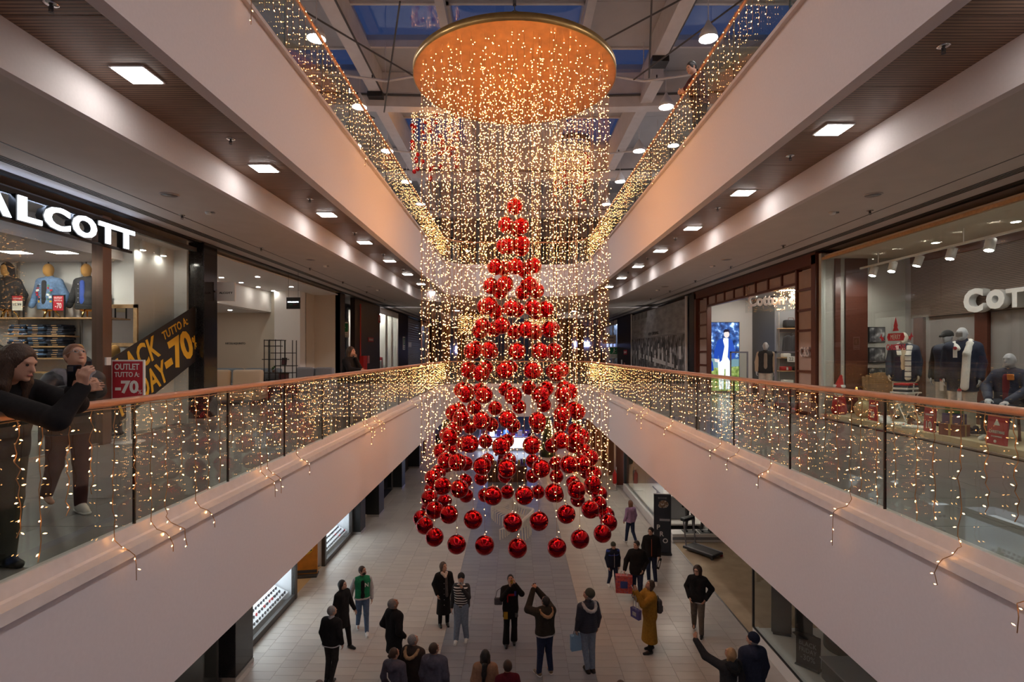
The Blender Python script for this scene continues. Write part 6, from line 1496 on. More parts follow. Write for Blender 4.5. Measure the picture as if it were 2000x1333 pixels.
w = MB(); w.b2(-6.75, -6.65, 22.0, 23.6, 0, GT); w.b2(-6.75, -6.65, 29.2, 33.6, 0, GT); w.b2(-8.5, -8.4, 24.5, 28.4, 0, GT); struct(w.build('wall_ground_left', darkwall)); w = MB(); w.b2(-6.6, -6.5, 34.6, 44, 0, GT); struct(w.build('wall_ground_left_far', white))
MB().b2(-8.4, XL0, 24.5, 28.4, -.01, .001).build('floor', mat('dark_carpet', (.03, .03, .05), .9))['kind'] = 'structure'
MB().b2(-6.64, -6.5, 22.0, 23.6, 0, .12).build('baseboard_left', cream)['kind'] = 'structure'
for k, y in enumerate((24.58, 28.3)):
    o = MB().b2(XL0 - .03, XL0 + .03, y - .06, y + .06, 0, GT).build('steel_post', steel); tag(o, 'slim steel post at the dark shop on the left ground floor, %s one' % ['nearer', 'farther'][k], 'post')
t = thing('poster', 'pale pink figure poster inside the dark shop on the left ground floor', 'poster', (-7.2, 28.1, 1.2)); MB().b2(-.3, .3, -.02, 0, 0, 1.7).build('sheet', printmat('poster_pink', [(.2, .08, .15), (.5, .3, .4), (.7, .6, .65)], 5, emit=.3), t); MB().b2(-.32, .32, -.01, .01, -.03, 1.73).build('frame', blk, t)
for k, (y, m_) in enumerate(((36.0, mat('frost_blue', (.45, .5, .75), .4)), (38.5, brownw), (41.0, MATS['frost_blue']))):
    o = MB().b2(XL0 - .1, XL0 + .03, y - .4, y + .4, 0, 3.2).build('wall_panel', m_); tag(o, '%s tall panel on the far left ground-floor wall, %s from the front' % ('blue' if k != 1 else 'brown', ORD[k]), 'panel')
t = thing('fire_extinguisher', 'red fire extinguisher on the far left ground-floor wall', 'fire extinguisher', (-6.3, 35.0, .0)); MB().lathe([(.09, 0), (.1, .05), (.1, .5), (.06, .6), (.03, .65), (.03, .7)], 16).build('cylinder', MATS['fire_red'], t, True); MB().tube([(0, 0, .68), (.1, 0, .7), (.12, 0, .4)], .015, 6).build('hose', blk, t)
# right: platform windows, open entrance of the sports shop, banner, treadmill
stone = mat('travertine', (.50, .38, .25), .2, var=.12, scale=2); whitep = mat('plinth_white', (.78, .76, .72), .4)
MB().b2(XR0 + .02, 10.9, 6, 20.5, -.01, .002).build('floor', stone)['kind'] = 'structure'
MB().b2(XR0 - .01, XR0 + .04, 12.8, 20.6, -.01, .008).build('trim_5', MATS['brushed_steel'])['kind'] = 'structure'
t = thing('shop_window', 'ground-floor window with white platform at the lower right', 'window', (XR0, 10, 0)); bw(MB().b2(XR0 - .02, XR0 + .12, 6, 13.5, 0, .32), 'plinth', whitep, t); bw(MB().b2(XR0 - .03, XR0 + .0, 6, 13.5, .32, .36), 'sill_rail', blk, t)
for a, b in ((6, 9.6), (9.62, 11.5), (11.52, 13.5)): bw(MB().b2(XR0 - .006, XR0 + .006, a, b, .36, GT - .1), 'glass_pane', shopglass, t)
bw(MB().b2(XR0 - .02, XR0 + .02, 13.48, 13.54, .32, GT - .1), 'end_post', blk, t)
t = thing('display_platform', 'white ground-floor platform in the lower right window', 'platform', (6.9, 10, 0)); bw(MB().bev((6.98, 9.75, .16), (1.7, 7.4, .32), .01), 'deck', whitep, t)
t = thing('display_bench', 'dark grey bench block on the lower right platform', 'bench', (6.95, 9.8, .32)); MB().bev((0, 0, .2), (.9, 3.2, .4), .02).build('block', dgrey, t); MB().bev((0, 0, .42), (.94, 3.26, .04), .01).build('top', mgrey, t)
t = thing('standing_sign', 'black sign with chalk lettering on the lower right platform', 'sign', (6.42, 11.75, .33), R(-50)); MB().bev((0, 0, .36), (.50, .05, .72), .01).build('board', blk, t); MB().b2(-.25, .25, -.1, .1, 0, .02).build('foot', dgrey, t)
letters('BLACK', t, (0, -.028, .50), w=.36, h=.10, m=mgrey, depth=.004); letters('FRIDAY', t, (0, -.028, .36), w=.36, h=.10, m=mgrey, depth=.004); letters('-30%', t, (0, -.028, .20), w=.3, h=.12, m=mgrey, depth=.004)
for k, (x, y, hh, rz) in enumerate(((6.55, 13.2, 1.9, -20), (7.05, 13.1, 1.75, 10))):
    t = thing('info_panel', 'tall dark information panel behind the lower right window, %s one' % ['left', 'right'][k], 'panel', (x, y, .33), R(rz)); MB().bev((0, 0, hh / 2), (.45, .06, hh), .01).build('board', dgrey, t); MB().b2(-.2, .2, -.15, .15, 0, .02).build('foot', blk, t)
    for q in range(4): MB().b2(-.15, .15, -.034, -.03, hh - .25 - .2 * q, hh - .19 - .2 * q).build('text_bar', mgrey, t)
t = thing('round_pouf', 'round dark platform with a pale top in the lower right window', 'platform', (7.75, 12.5, .32)); MB().lathe([(.5, 0), (.5, .3), (.46, .34), (.0001, .34)], 32).build('body', dgrey, t, True); MB().lathe([(.4, .345), (.4, .37), (.0001, .37)], 32).build('top', whitep, t, True)
# treadmill
t = thing('treadmill', 'folded-down black treadmill in the sports shop entrance', 'treadmill', (6.75, 19.3, .0), R(35)); MB().bev((0, 0, .12), (.62, 1.25, .08), .02).build('deck', blk, t); MB().b2(-.22, .22, -.6, .55, .161, .168).build('belt', dgrey, t)
for sx in (-1, 1): MB().bev((sx * .27, 0, .17), (.07, 1.2, .03), .01).build('side_rail', mgrey, t); MB().tube([(sx * .27, .5, .15), (sx * .27, .62, 1.1)], .025, 8).build('upright', mgrey, t); MB().lathe([(.05, -.03), (.05, .03)], 12, M=Matrix.Translation((sx * .27, -.58, .05)) @ Matrix.Rotation(PI / 2, 4, 'Y')).build('wheel', redp if sx > 0 else blk, t)
MB().bev((0, .64, 1.1), (.6, .2, .12), .03).build('console', blk, t)
t = thing('shop_plinth', 'white stepped plinth at the far side of the sports shop entrance', 'platform', (7.6, 20.7, 0)); MB().bev((0, 0, .16), (3.2, .56, .32), .02).build('step', whitep, t); MB().b2(-1.6, 1.6, -.30, -.28, .1, .2).build('shadow_strip', mgrey, t)
for k, x in enumerate((6.75, 7.35)):
    t = thing('half_mannequin', 'dark mannequin legs on the white stepped plinth, %s pair' % ['left', 'right'][k], 'mannequin', (x, 20.72, .33)); ob('legs', sdf([cone((-.09, 0, .9), (-.11, -.02, .48), .09, .06), cone((-.11, -.02, .48), (-.13, .05, .09), .06, .045), cone((.09, 0, .9), (.12, -.05, .48), .09, .06), cone((.12, -.05, .48), (.13, -.06, .09), .06, .045), cone((-.07, 0, .95), (.07, 0, .95), .11, .11)], .015, 'legs', dgrey), t)
    ob('shoe', sdf([cone((-.13, .07, .05), (-.14, -.1, .04), .045, .04)], .012, 'shoe', blk, zmin=0), t); ob('shoe', sdf([cone((.13, -.04, .05), (.14, -.21, .04), .045, .04)], .012, 'shoe', blk, zmin=0), t); MB().b2(-.28, .28, -.25, .15, -.005, .006).build('base_plate', dgrey, t); ob('jacket', sdf([cone((-.07, 0, .98), (-.09, 0, 1.4), .12, .11), cone((.07, 0, .98), (.09, 0, 1.4), .12, .11), cone((-.17, 0, 1.42), (-.25, .02, .95), .06, .05), cone((.17, 0, 1.42), (.25, .02, .95), .06, .05)], .015, 'jacket', blk), t)
t = thing('rollup_banner', 'tall dark roll-up banner reading PRO at the sports shop', 'banner', (5.28, 19.2, 0), R(-8)); MB().b2(-.30, .30, -.01, .0, .08, 2.15).build('sheet', mat('banner_slate', (.022, .026, .035), .5), t); MB().bev((0, 0, .04), (.64, .22, .08), .02).build('cassette', blk, t); MB().b2(-.31, .31, -.015, .01, 2.14, 2.18).build('top_bar', steel, t); MB().tube([(0, .03, .06), (0, .03, 2.15)], .012, 6).build('pole', steel, t)
for k, ch in enumerate('PRO'): letters(ch, t, (-.14 + .12 * k, -.014, .98 - .24 * k), h=.17, m=lg_, depth=.004, bold=.02)
MB().b2(-.1, .26, -.013, -.01, 1.2, 1.28).build('text_bar', mgrey, t); letters('BOXE', t, (0, -.014, 2.02), w=.3, h=.06, m=mgrey, depth=.004)
ob('photo', sdf([ell((0, -.015, 1.75), (.2, .006, .12)), ell((.05, -.018, 1.85), (.1, .006, .08))], .012, 'photo', printmat('photo_print', [(.05, .04, .04), (.25, .15, .08), (.6, .58, .55)], 20)), t)
# right windows beyond
t = thing('shop_window', 'white ground-floor showcase window beyond the banner on the right', 'window', (5.85, 24, 0)); bw(MB().b2(5.70, 5.95, 21.0, 28.2, 0, .36), 'plinth', whitep, t)
for k in range(5): bw(MB().b2(5.80, 5.815, 21.0 + 1.44 * k + .01, 22.44 + 1.44 * k - .01, .36, GT - .1), 'glass_pane', shopglass, t)
bw(MB().b2(7.6, 7.7, 21.0, 28.2, 0, GT), 'back_wall', whitep, t); bw(MB().b2(5.8, 7.7, 21.5, 28.2, .30, .36), 'deck', whitep, t)
for k in range(4): bw(MB().b2(6.4, 6.7, 22 + 1.6 * k, 22.4 + 1.6 * k, GT - .06, GT - .04), 'lamp', shopl, t)
bw(MB().b2(5.74, 5.9, 28.15, 28.3, 0, GT), 'end_post', blk, t)
t = thing('reception_counter', 'grey angular counter with a pale top in the right ground-floor showcase', 'counter', (6.7, 22.9, .37)); MB().bev((0, 0, .45), (.9, 1.6, .9), .02).build('body', mgrey, t); MB().bev((-.05, 0, .93), (1.1, 1.8, .08), .015).build('top', mat('counter_grey', (.42, .40, .38), .5), t)
for k in range(4):
    o = MB().bev((0, 0, .06), (.14, .1, .12), .02).build('display_box', [white, mgrey, redp, white][k], None, False, (6.5 + .12 * (k % 2), 22.4 + .32 * k, .37 + .972)); tag(o, 'small box on the grey counter, %s from the front' % ORD[k], 'box', 'boxes on the grey counter')
t = thing('wall_poster', 'framed poster on the white back of the right showcase', 'poster', (7.58, 26.8, 1.2), FR); MB().b2(-.35, .35, -.03, 0, 0, 1.3).build('frame', blk, t); MB().b2(-.31, .31, -.034, -.03, .05, 1.25).build('print', MATS['pic_print'], t)
t = thing('extinguisher_stand', 'red fire extinguisher on a curved stand by the right ground-floor wall', 'fire extinguisher', (5.25, 28.2, 0)); MB().lathe([(.09, .35), (.11, .4), (.11, .85), (.06, .95), (.03, 1.0), (.03, 1.08)], 16).build('cylinder', MATS['fire_red'], t, True); MB().tube([(-.35, -.15, .03), (.1, -.15, .03), (.15, 0, .03), (.1, .1, .03), (.1, .1, 1.2)], .02, 8).build('stand', steel, t); MB().tube([(0, 0, 1.05), (.14, 0, 1.0), (.14, 0, .5)], .015, 6).build('hose', blk, t)
for k in range(6):
    y = 29.2 + 2.3 * k; pier(5.45, 6.1, y - .3, y + .3, 'dark brown pillar along the right ground floor, %s from the front' % ORD[k], 0, GT, brownw)
    o = MB().b2(5.9, 6.0, y + .35, y + 1.95, 0, GT).build('wall_panel', emat('amber_window', (.75, .55, .28), .5) if k % 2 == 0 else dgrey); tag(o, '%s shop panel on the far right ground floor, %s from the front' % ('amber lit' if k % 2 == 0 else 'dark', ORD[k]), 'panel')
# wavy slatted bench
t = thing('wavy_bench', 'white slatted bench of wavy ribs on the grey floor strip under the tree', 'bench', (-.15, 22.6, 0)); bwhite = mat('bench_white', (.72, .66, .58), .4)
for k in range(26):
    q = k / 25; y = -2.1 + 4.2 * q; x = .42 * math.sin(q * 2 * PI); yaw = .9 * math.cos(q * 2 * PI)
    M = Matrix.Translation((x, y, 0)) @ Matrix.Rotation(-yaw * .5, 4, 'Z'); lift = .12 * math.sin(q * 2 * PI * 1.5)
    mb = MB(); pts = [(-.45, 0, 0), (-.46, 0, .4), (-.3, 0, .46), (.1, 0, .44 + .3 * max(0, lift)), (.42, 0, .52 + lift), (.50, 0, .8 + lift), (.47, 0, .82 + lift), (.36, 0, .44 + lift), (.40, 0, 0)]
    mb.tube([tuple(M @ Vector(p)) for p in pts], .028, 6); mb.build('rib', bwhite, t)
MB().tube([(.42 * math.sin(q * 2 * PI) + .46 * math.cos(-.45 * math.cos(q * 2 * PI)), -2.1 + 4.2 * q + .46 * math.sin(-.45 * math.cos(q * 2 * PI)), .82 + .12 * math.sin(q * 3 * PI)) for q in [i / 30 for i in range(31)]], .06, 8).build('top_band', bwhite, t)
# far kiosk and small lit trees
bluel = emat('kiosk_blue', (.05, .16, .9), 2.5); kw = emat('kiosk_white', (.75, .85, 1.0), 3.0)
t = thing('kiosk', 'bright blue and white kiosk far down the ground floor behind the baubles', 'kiosk', (-.6, 40.5, 0)); MB().bev((0, 0, .5), (4.2, 1.6, 1.0), .05).build('counter', white, t); MB().b2(-2.1, 2.1, -.82, -.8, .2, .9).build('front_panel', kw, t); MB().b2(-2.2, 2.2, -.7, .7, 2.5, 3.1).build('fascia', bluel, t)
for x in (-2.0, 2.0): MB().tube([(x, 0, 1), (x, 0, 2.5)], .06, 8).build('post', white, t)
for k in range(7): MB().bev((-1.6 + .52 * k, -.2, 1.0 + .2), (.35, .35, .4), .03).build('parcel', [redp, kw, mat('parcel_violet', (.15, .08, .35), .5), bluel, redp, white, MATS['parcel_violet']][k], t)
MB().prism([((.45 if i % 2 == 0 else .18) * math.cos(PI / 2 + i * PI / 5), 1.8 + (.45 if i % 2 == 0 else .18) * math.sin(PI / 2 + i * PI / 5)) for i in range(10)], .08).build('star', kw, t).location = (.2, -.75, 0)
t = thing('santa_statue', 'red and white Christmas statue before the far kiosk', 'statue', (-.75, 34.5, 0)); ob('body', sdf([cone((0, 0, .2), (0, 0, .9), .35, .25), ell((0, 0, 1.25), (.2, .2, .22)), cone((-.25, 0, .95), (-.42, -.15, .7), .1, .09), cone((.25, 0, .95), (.42, -.15, .7), .1, .09)], .03, 'body', redf, zmin=0), t); ob('beard', sdf([ell((0, -.16, 1.12), (.16, .1, .2))], .025, 'beard', scarfw), t); ob('hat', sdf([cone((0, 0, 1.4), (.08, .05, 1.85), .19, .04)], .025, 'hat', redf), t)
for k, (x, y, hh) in enumerate(((2.3, 37.5, 3.0), (-5.2, 41.5, 3.2), (4.6, 40, 3.4), (4.4, 35.2, 2.6))):
    t = thing('lit_tree', 'slim Christmas tree with warm lights far down the ground floor, %s' % ['beside the kiosk', 'at the far left', 'at the far right', 'by the right pillars'][k], 'tree', (x, y, 0)); ob('foliage', sdf([cone((0, 0, .2), (0, 0, hh), .55, .06)], .06, 'foliage', mat('fir_dark', (.03, .045, .02), .9), noise=(.04, 30)), t); MB().tube([(0, 0, 0), (0, 0, .3)], .08, 8).build('trunk', brownw, t)
    cs = []
    for i in range(130):
        z = rng.uniform(.2, hh); r_ = .62 - .52 * (z - .2) / hh; a = rng.uniform(0, 2 * PI); cs.append((r_ * math.cos(a), r_ * math.sin(a), z))
    stuff(ob('leds', leds_mesh(cs, nrng.normal(size=(130, 3)), .02, .03, 'leds', led), t))
t = thing('market_stall', 'low stall of colourful goods on the grey floor strip behind the bench', 'stall', (-.4, 30.5, 0)); MB().bev((0, 0, .45), (2.2, 1.2, .9), .03).build('table', brownw, t)
for k in range(14): MB().bev((-.95 + .146 * k, rng.uniform(-.4, .3), .9 + .12), (.13, .2, .24), .02).build('goods', rng.choice([redp, yel, white, MATS['fir_green'], MATS['parcel_violet'], oak]), t)
# ------------------------------------------------------------------ people
black_c = cloth('black', (0.014, 0.013, 0.014)); char_c = cloth('charcoal', (0.035, 0.034, 0.037)); navy_c = cloth('navy', (0.028, 0.032, 0.055)); dnavy_c = cloth('ink_navy', (0.014, 0.018, 0.035))
jean_c = cloth('jeans', (0.10, 0.15, 0.25)); ljean_c = cloth('light_jeans', (0.22, 0.27, 0.35)); djean_c = cloth('dark_jeans', (0.025, 0.035, 0.075)); green_c = cloth('varsity_green', (0.02, 0.20, 0.09)); lgrey_c = cloth('light_grey', (0.42, 0.41, 0.42))
must_c = cloth('mustard', (0.34, 0.17, 0.025)); lil_c = cloth('lilac', (0.36, 0.22, 0.36)); camel_c = cloth('camel', (0.34, 0.19, 0.12)); burg_c = cloth('burgundy', (0.10, 0.01, 0.02)); taupe_c = cloth('taupe', (0.13, 0.105, 0.085)); fur_c = cloth('fur_tan', (0.36, 0.23, 0.13), scale=90); cream_c = cloth('cream', (0.62, 0.52, 0.45))
wsh = mat('white_leather', (0.72, 0.70, 0.67), 0.5); bsh = mat('black_leather', (0.012, 0.011, 0.011), 0.35); tsh = mat('tan_leather', (0.20, 0.14, 0.09), 0.5)
viol_c = cloth('grey_violet', (0.085, 0.078, 0.105)); brn_c = cloth('dark_brown', (0.045, 0.032, 0.028)); grn_beanie = cloth('olive_knit', (0.075, 0.078, 0.06), scale=80); blue_c = cloth('cobalt', (0.035, 0.06, 0.26))
stripe_c = linemat('striped_knit', (0.015, 0.014, 0.015), (0.75, 0.72, 0.68), 2, 0.062, 0.42, 0.9, 0.1, 0.1)
phone_m = mat('phone_black', (0.01, 0.01, 0.012), 0.15)
def wp(P, p):
    a = P['t'].rotation_euler[2]; l = P['t'].location
    return Vector((l.x + p[0] * math.cos(a) - p[1] * math.sin(a), l.y + p[0] * math.sin(a) + p[1] * math.cos(a), l.z + p[2]))
def lp(x, y, z0, rz, H, w):
    """world point -> pose units of a figure at (x,y,z0) turned rz degrees"""
    a = R(rz); dx, dy = w[0] - x, w[1] - y; s = H / 1.72
    return ((dx * math.cos(a) + dy * math.sin(a)) / s, (-dx * math.sin(a) + dy * math.cos(a)) / s, (w[2] - z0) / s)
def phone(loc, rz, tilt, lab, m=None):
    t = thing('smartphone', lab, 'phone', loc, rz)
    o = MB().bev((0, 0, 0), (0.072, 0.009, 0.148), 0.006).build('case', m or phone_m, t); o.rotation_euler = (tilt, 0, 0)
    o = MB().b2(-0.033, 0.033, 0.0046, 0.0052, -0.068, 0.068).build('screen', mat('phone_screen', (0.03, 0.03, 0.05), 0.1), t); o.rotation_euler = (tilt, 0, 0)
    o = MB().bev((-0.018, -0.006, 0.05), (0.026, 0.004, 0.034), 0.003).build('camera_bump', dgrey, t); o.rotation_euler = (tilt, 0, 0)
def shopping_bag(loc, rz, w, d, hgt, mats, lab, handle=0.16):
    t = thing('shopping_bag', lab, 'bag', loc, rz)
    mb = MB(); v = [(-w / 2, -d / 2, 0), (w / 2, -d / 2, 0), (w / 2, d / 2, 0), (-w / 2, d / 2, 0), (-w * .52, -d * .55, hgt), (w * .52, -d * .55, hgt), (w * .52, d * .55, hgt), (-w * .52, d * .55, hgt), (-w * .49, -d * .5, hgt - 0.01), (w * .49, -d * .5, hgt - 0.01), (w * .49, d * .5, hgt - 0.01), (-w * .49, d * .5, hgt - 0.01)]
    mb.add(v, [(0, 3, 2, 1), (0, 1, 5, 4), (1, 2, 6, 5), (2, 3, 7, 6), (3, 0, 4, 7), (4, 5, 9, 8), (5, 6, 10, 9), (6, 7, 11, 10), (7, 4, 8, 11), (8, 9, 10, 11)]).build('pouch', mats[0], t)
    if len(mats) > 1: MB().b2(-w * .22, w * .22, -d / 2 - 0.012, -d / 2 - 0.004, hgt * 0.3, hgt * 0.7).build('label_patch', mats[1], t)
    for sy in (-1, 1): MB().tube([(-w * .2, sy * d * .5, hgt - 0.02), (-w * .15, sy * d * .25, hgt + handle * .8), (0, 0, hgt + handle), (w * .15, sy * d * .25, hgt + handle * .8), (w * .2, sy * d * .5, hgt - 0.02)], 0.007, 5).build('handle', mats[-1], t)
    return t
POCK = dict(le=(.27, .09, 1.13), lw=(.19, -.11, .93), re=(-.27, .09, 1.13), rw=(-.19, -.11, .93))
WALK = dict(lk=(.09, -.10, .51), la=(.10, -.16, .085), rk=(-.09, .03, .49), ra=(-.10, .24, .13), rt=-.03)


P1 = person(-4.2, 13.1, 65, 1.66, 'woman in a black coat with a dark bob walking beside the green jacket', pz(WALK, lw=(.36, -.08, .86), le=(.28, .0, 1.12), head=(.15, .25, 0)),
    dict(top=black_c, hem=.56, skirt=.2, infl=.03, top_name='coat', bottom=black_c, shoe=bsh, hair=('bob', HAIR['black']), collar_h=.05))
P2 = person(-3.92, 13.85, 20, 1.70, 'bearded man in a green varsity jacket with grey sleeves and blue jeans', pz(WALK, rw=(-.30, .02, .86), re=(-.27, .05, 1.12), head=(.2, .8, 0)),
    dict(top=green_c, sleeves=lgrey_c, shirt=black_c, hem=.9, infl=.03, band=lgrey_c, bottom=jean_c, shoe=wsh, sole=wsh, hair=('short', HAIR['brown']), beard=HAIR['black']))
for q in ((-.30, .02, .90),): ob('cuff', sdf([cone(A3(-.289, .027, .95) * .988, A3(-.296, .022, .89) * .988, .045, .042)], .01, 'cuff', black_c), P2['t'])
o = letters('N', P2['t'], (0.095, -0.148, 1.27), h=0.1, m=wsh, depth=0.012, bold=0.03, name='letter_patch')
P3 = person(-4.0, 11.75, 165, 1.66, 'grey-haired man seen from behind in a black sweater with a white hem', pz(dict(lk=(.1, -.05, .5), la=(.11, .02, .085), rk=(-.07, -.04, .5), ra=(-.03, .08, .085)), head=(.15, -.5, 0)),
    dict(top=black_c, hem=.86, infl=.035, band=lgrey_c, bottom=cloth('dark_trousers', (.03, .027, .027)), shoe=bsh, hair=('short', HAIR['grey']), top_name='sweater', fat=1.1))
ob('collar_band', sdf([cone(A3(0, .01, 1.405), A3(0, .008, 1.425), .07, .07)], .009, 'collar_band', lgrey_c), P3['t'])
P4 = person(-2.65, 11.85, 140, 1.80, 'tall grey-haired man in a black wool coat staring up, seen from behind', pz(POCK, head=(.65, -.15, 0)),
    dict(top=black_c, hem=.60, skirt=.21, infl=.035, top_name='coat', bottom=black_c, shoe=bsh, hair=('short', HAIR['grey']), fat=1.1), skin=skin2)
P5 = person(-2.28, 10.2, 165, 1.60, 'woman in a dark quilted jacket with a pale bag strap across her back', pz(head=(.3, -.5, 0)),
    dict(top=viol_c, hem=.8, infl=.035, hood=True, bottom=djean_c, shoe=bsh, hair=('bun', HAIR['brown'])))
MB().tube([(.14, .02, 1.30), (.06, .16, 1.12), (-.08, .165, .95), (-.16, .06, .82)], 0.011, 6).build('bag_strap', wsh, P5['t'])
P6 = person(-1.98, 10.55, 160, 1.68, 'short grey-haired woman in a dark coat with a blond fur hood trim', pz(head=(.45, -.45, 0)),
    dict(top=brn_c, hem=.66, infl=.04, bottom=black_c, shoe=bsh, hair=('short', HAIR['grey']), ruff=fur_c, top_name='coat'))
P7 = person(-1.52, 10.2, 170, 1.70, 'brown-haired man in a grey-violet hooded jacket seen from behind at the bottom edge', pz(head=(.35, -.5, 0)),
    dict(top=viol_c, hem=.84, infl=.045, hood=True, bottom=djean_c, shoe=bsh, hair=('short', HAIR['brown']), fat=1.1))
P8 = person(-.55, 10.1, 178, 1.62, 'woman with long dark hair down the back of a camel sweater', pz(head=(.3, 0, 0)),
    dict(top=camel_c, hem=.86, infl=.035, bottom=black_c, shoe=bsh, hair=('long', HAIR['black']), top_name='sweater'))
ob('ponytail', sdf([cone(A3(0, .13, 1.40), A3(.01, .165, 1.25), .05, .045), cone(A3(.01, .165, 1.25), A3(.03, .165, 1.02), .045, .018)], .011, 'ponytail', HAIR['black']), P8['t'])
P9 = person(-.13, 9.7, 190, 1.66, 'short-haired youth in a burgundy top at the bottom edge beside the camel sweater', pz(head=(.35, .1, 0)),
    dict(top=burg_c, hem=.86, infl=.02, bottom=djean_c, shoe=bsh, hair=('short', HAIR['brown']), top_name='sweater'))
P10 = person(-1.87, 14.2, 18, 1.66, 'woman in an ankle-length black coat with pale collar and ash hair', pz(head=(.3, .5, 0), rw=(-.2, -.1, .92), re=(-.25, .06, 1.14), lw=(.2, -.13, .95)),
    dict(top=black_c, hem=.34, skirt=.21, infl=.035, top_name='coat', bottom=black_c, shoe=bsh, boot=.12, hair=('long', cloth('ash_hair', (.12, .10, .09))), collar=False))
o = ob('scarf', sdf([cone(A3(-.06, -.07, 1.42), A3(.02, -.12, 1.34), .04, .035), cone(A3(.06, -.07, 1.42), A3(.02, -.12, 1.34), .04, .035)], .011, 'scarf', cream_c), P10['t'])
ob('scarf_end', sdf([cone(A3(.04, -.13, 1.34), A3(.05, -.17, .85), .035, .04, .02, .5)], .011, 'scarf_end', cloth('grey_scarf', (.10, .09, .09))), P10['t'])
for k in range(5): MB().sph((-.02, -.165 - .004 * k, 1.18 - .14 * k), .012, 8, 5).build('button', chrome, P10['t'], True)
P11 = person(-1.33, 13.4, -5, 1.68, 'woman in a grey beanie and black-and-white striped sweater holding up a phone', pz(le=(.22, -.17, 1.22), lw=(.07, -.25, 1.47), head=(.35, .15, 0), ld=(-.3, -.1, 1), lc=.6, ra=(-.13, -.02, .085), la=(.12, .1, .085)),
    dict(top=stripe_c, hem=.9, infl=.02, bottom=ljean_c, leg_infl=.03, shoe=wsh, sole=wsh, hair=('beanie', char_c), under_hair=('short', HAIR['brown']), sleeves=char_c, top_name='sweater'))
ob('jacket', sdf([cone(A3(sg * .12, .045, .90), A3(sg * .13, .04, 1.36), .095, .085, .04) for sg in (-1, 1)] + [cut((0, -.12, 1.1), (.11, .13, .5))], .013, 'jacket', cloth('open_jacket_grey', (.06, .058, .065)), zmin=.80), P11['t'])
p = wp(P11, (.05, -.27, 1.55)); phone(p, R(-5), .5, 'small pale phone held up by the woman in the striped sweater', mat('phone_pale', (.5, .45, .42), .3))
P12 = person(-.1, 13.25, 2, 1.72, 'woman in black with flared trousers lifting a yellow phone over her face', pz(le=(.27, -.16, 1.33), lw=(.10, -.22, 1.60), re=(-.2, -.2, 1.24), rw=(-.02, -.24, 1.53), ld=(-.15, -.1, 1), rd=(.1, -.05, 1), head=(.5, 0, 0), la=(.09, .12, .085), ra=(-.11, -.02, .085)),
    dict(top=black_c, hem=.70, skirt=.2, infl=.03, bottom=black_c, flare=.035, shoe=bsh, hair=('bun', HAIR['black'])))
p = wp(P12, (.02, -.30, 1.68)); phone(p, 0, .6, 'yellow phone held above her face by the woman in black', mat('phone_yellow', (.75, .38, .03), .3))
for q, m_, d_ in (((.02, -.150, 1.30), cloth('red_patch', (.40, .02, .02)), (.14, .02, .05)), ((.11, -.145, 1.33), cloth('blue_patch', (.06, .06, .25)), (.05, .02, .11)), ((-.12, -.15, .80), cloth('gold_fringe', (.45, .26, .03)), (.1, .03, .17)), ((.14, -.14, .80), cloth('grey_patch', (.12, .12, .12)), (.07, .03, .10)), ((-.075, -.148, 1.22), MATS['cloth_red_patch'], (.03, .02, .2))):
    MB().bev(q, d_, .006).build('patch', m_, P12['t'])
t = thing('handbag', 'grey leather handbag on the shoulder of the woman in black', 'bag', wp(P12, (-.30, -.03, 1.0)), 0)
MB().bev((0, 0, .1), (.2, .09, .17), .03).build('pouch', cloth('bag_grey', (.10, .10, .11)), t)
MB().tube([(-.07, 0, .18), (-.03, 0, .36), (.06, .0, .42), (.1, 0, .3), (.07, 0, .18)], .008, 6).build('strap', MATS['cloth_bag_grey'], t)
P13 = person(.68, 12.05, 200, 1.76, 'man with a fur-trimmed hood photographing upward, back turned, both arms raised', pz(le=(.34, -.16, 1.40), lw=(.12, -.38, 1.72), re=(-.16, -.32, 1.46), rw=(.03, -.42, 1.70), ld=(-.5, -.2, .6), rd=(.3, -.3, .6), lp=(-.5, -1, 0), rp=(.5, -1, 0), lc=.7, rc=.7, head=(.55, .25, 0), la=(.14, 0, .085), ra=(-.14, 0, .085), lf=.25, rf=-.25),
    dict(top=cloth('olive_black', (.035, .030, .024)), hem=.88, infl=.045, hood=True, ruff=fur_c, band=lgrey_c, bottom=djean_c, leg_infl=.02, shoe=tsh, sole=wsh, hair=('short', HAIR['black']), fat=1.12))
p = wp(P13, (.07, -.48, 1.80)); phone(p, R(200), -.5, 'dark phone in the raised hands of the man with the fur hood')
P14 = person(1.66, 12.15, 197, 1.86, 'tall man in a grey beanie, navy quilted jacket and pale jeans looking up', pz(head=(.45, .75, 0), lk=(.06, -.03, .5), la=(.02, .03, .085), ra=(-.09, .04, .085)),
    dict(top=linemat('navy_quilt', (.030, .033, .052), (.016, .018, .03), 2, .05, .15, .6, .15, .6), hem=.86, infl=.03, bottom=ljean_c, shoe=brn_c, sole=bsh, hair=('beanie', grn_beanie), under_hair=('short', HAIR['grey']), ruff=lgrey_c, collar_h=.05))
p = wp(P14, (.27, -.06, .50)); shopping_bag(p, R(197), .24, .10, .34, [mat('bag_sky', (.20, .36, .55), .4), mat('bag_ink', (.02, .03, .08), .4)], 'pale blue plastic bag in the hand of the man in pale jeans', .1)
P15 = person(3.0, 16.4, 8, 1.42, 'boy in an olive beanie and two-tone blue puffer jacket', pz(head=(-.1, .25, 0), rw=(-.2, -.1, .86), lw=(.2, -.08, .86), **{k: WALK[k] for k in ('lk', 'la', 'rk', 'ra')}),
    dict(top=dnavy_c, hem=.84, infl=.045, bottom=djean_c, shoe=wsh, sole=wsh, hair=('beanie', grn_beanie), under_hair=('short', HAIR['brown']), collar_h=.05))
s_ = 1.42 / 1.72
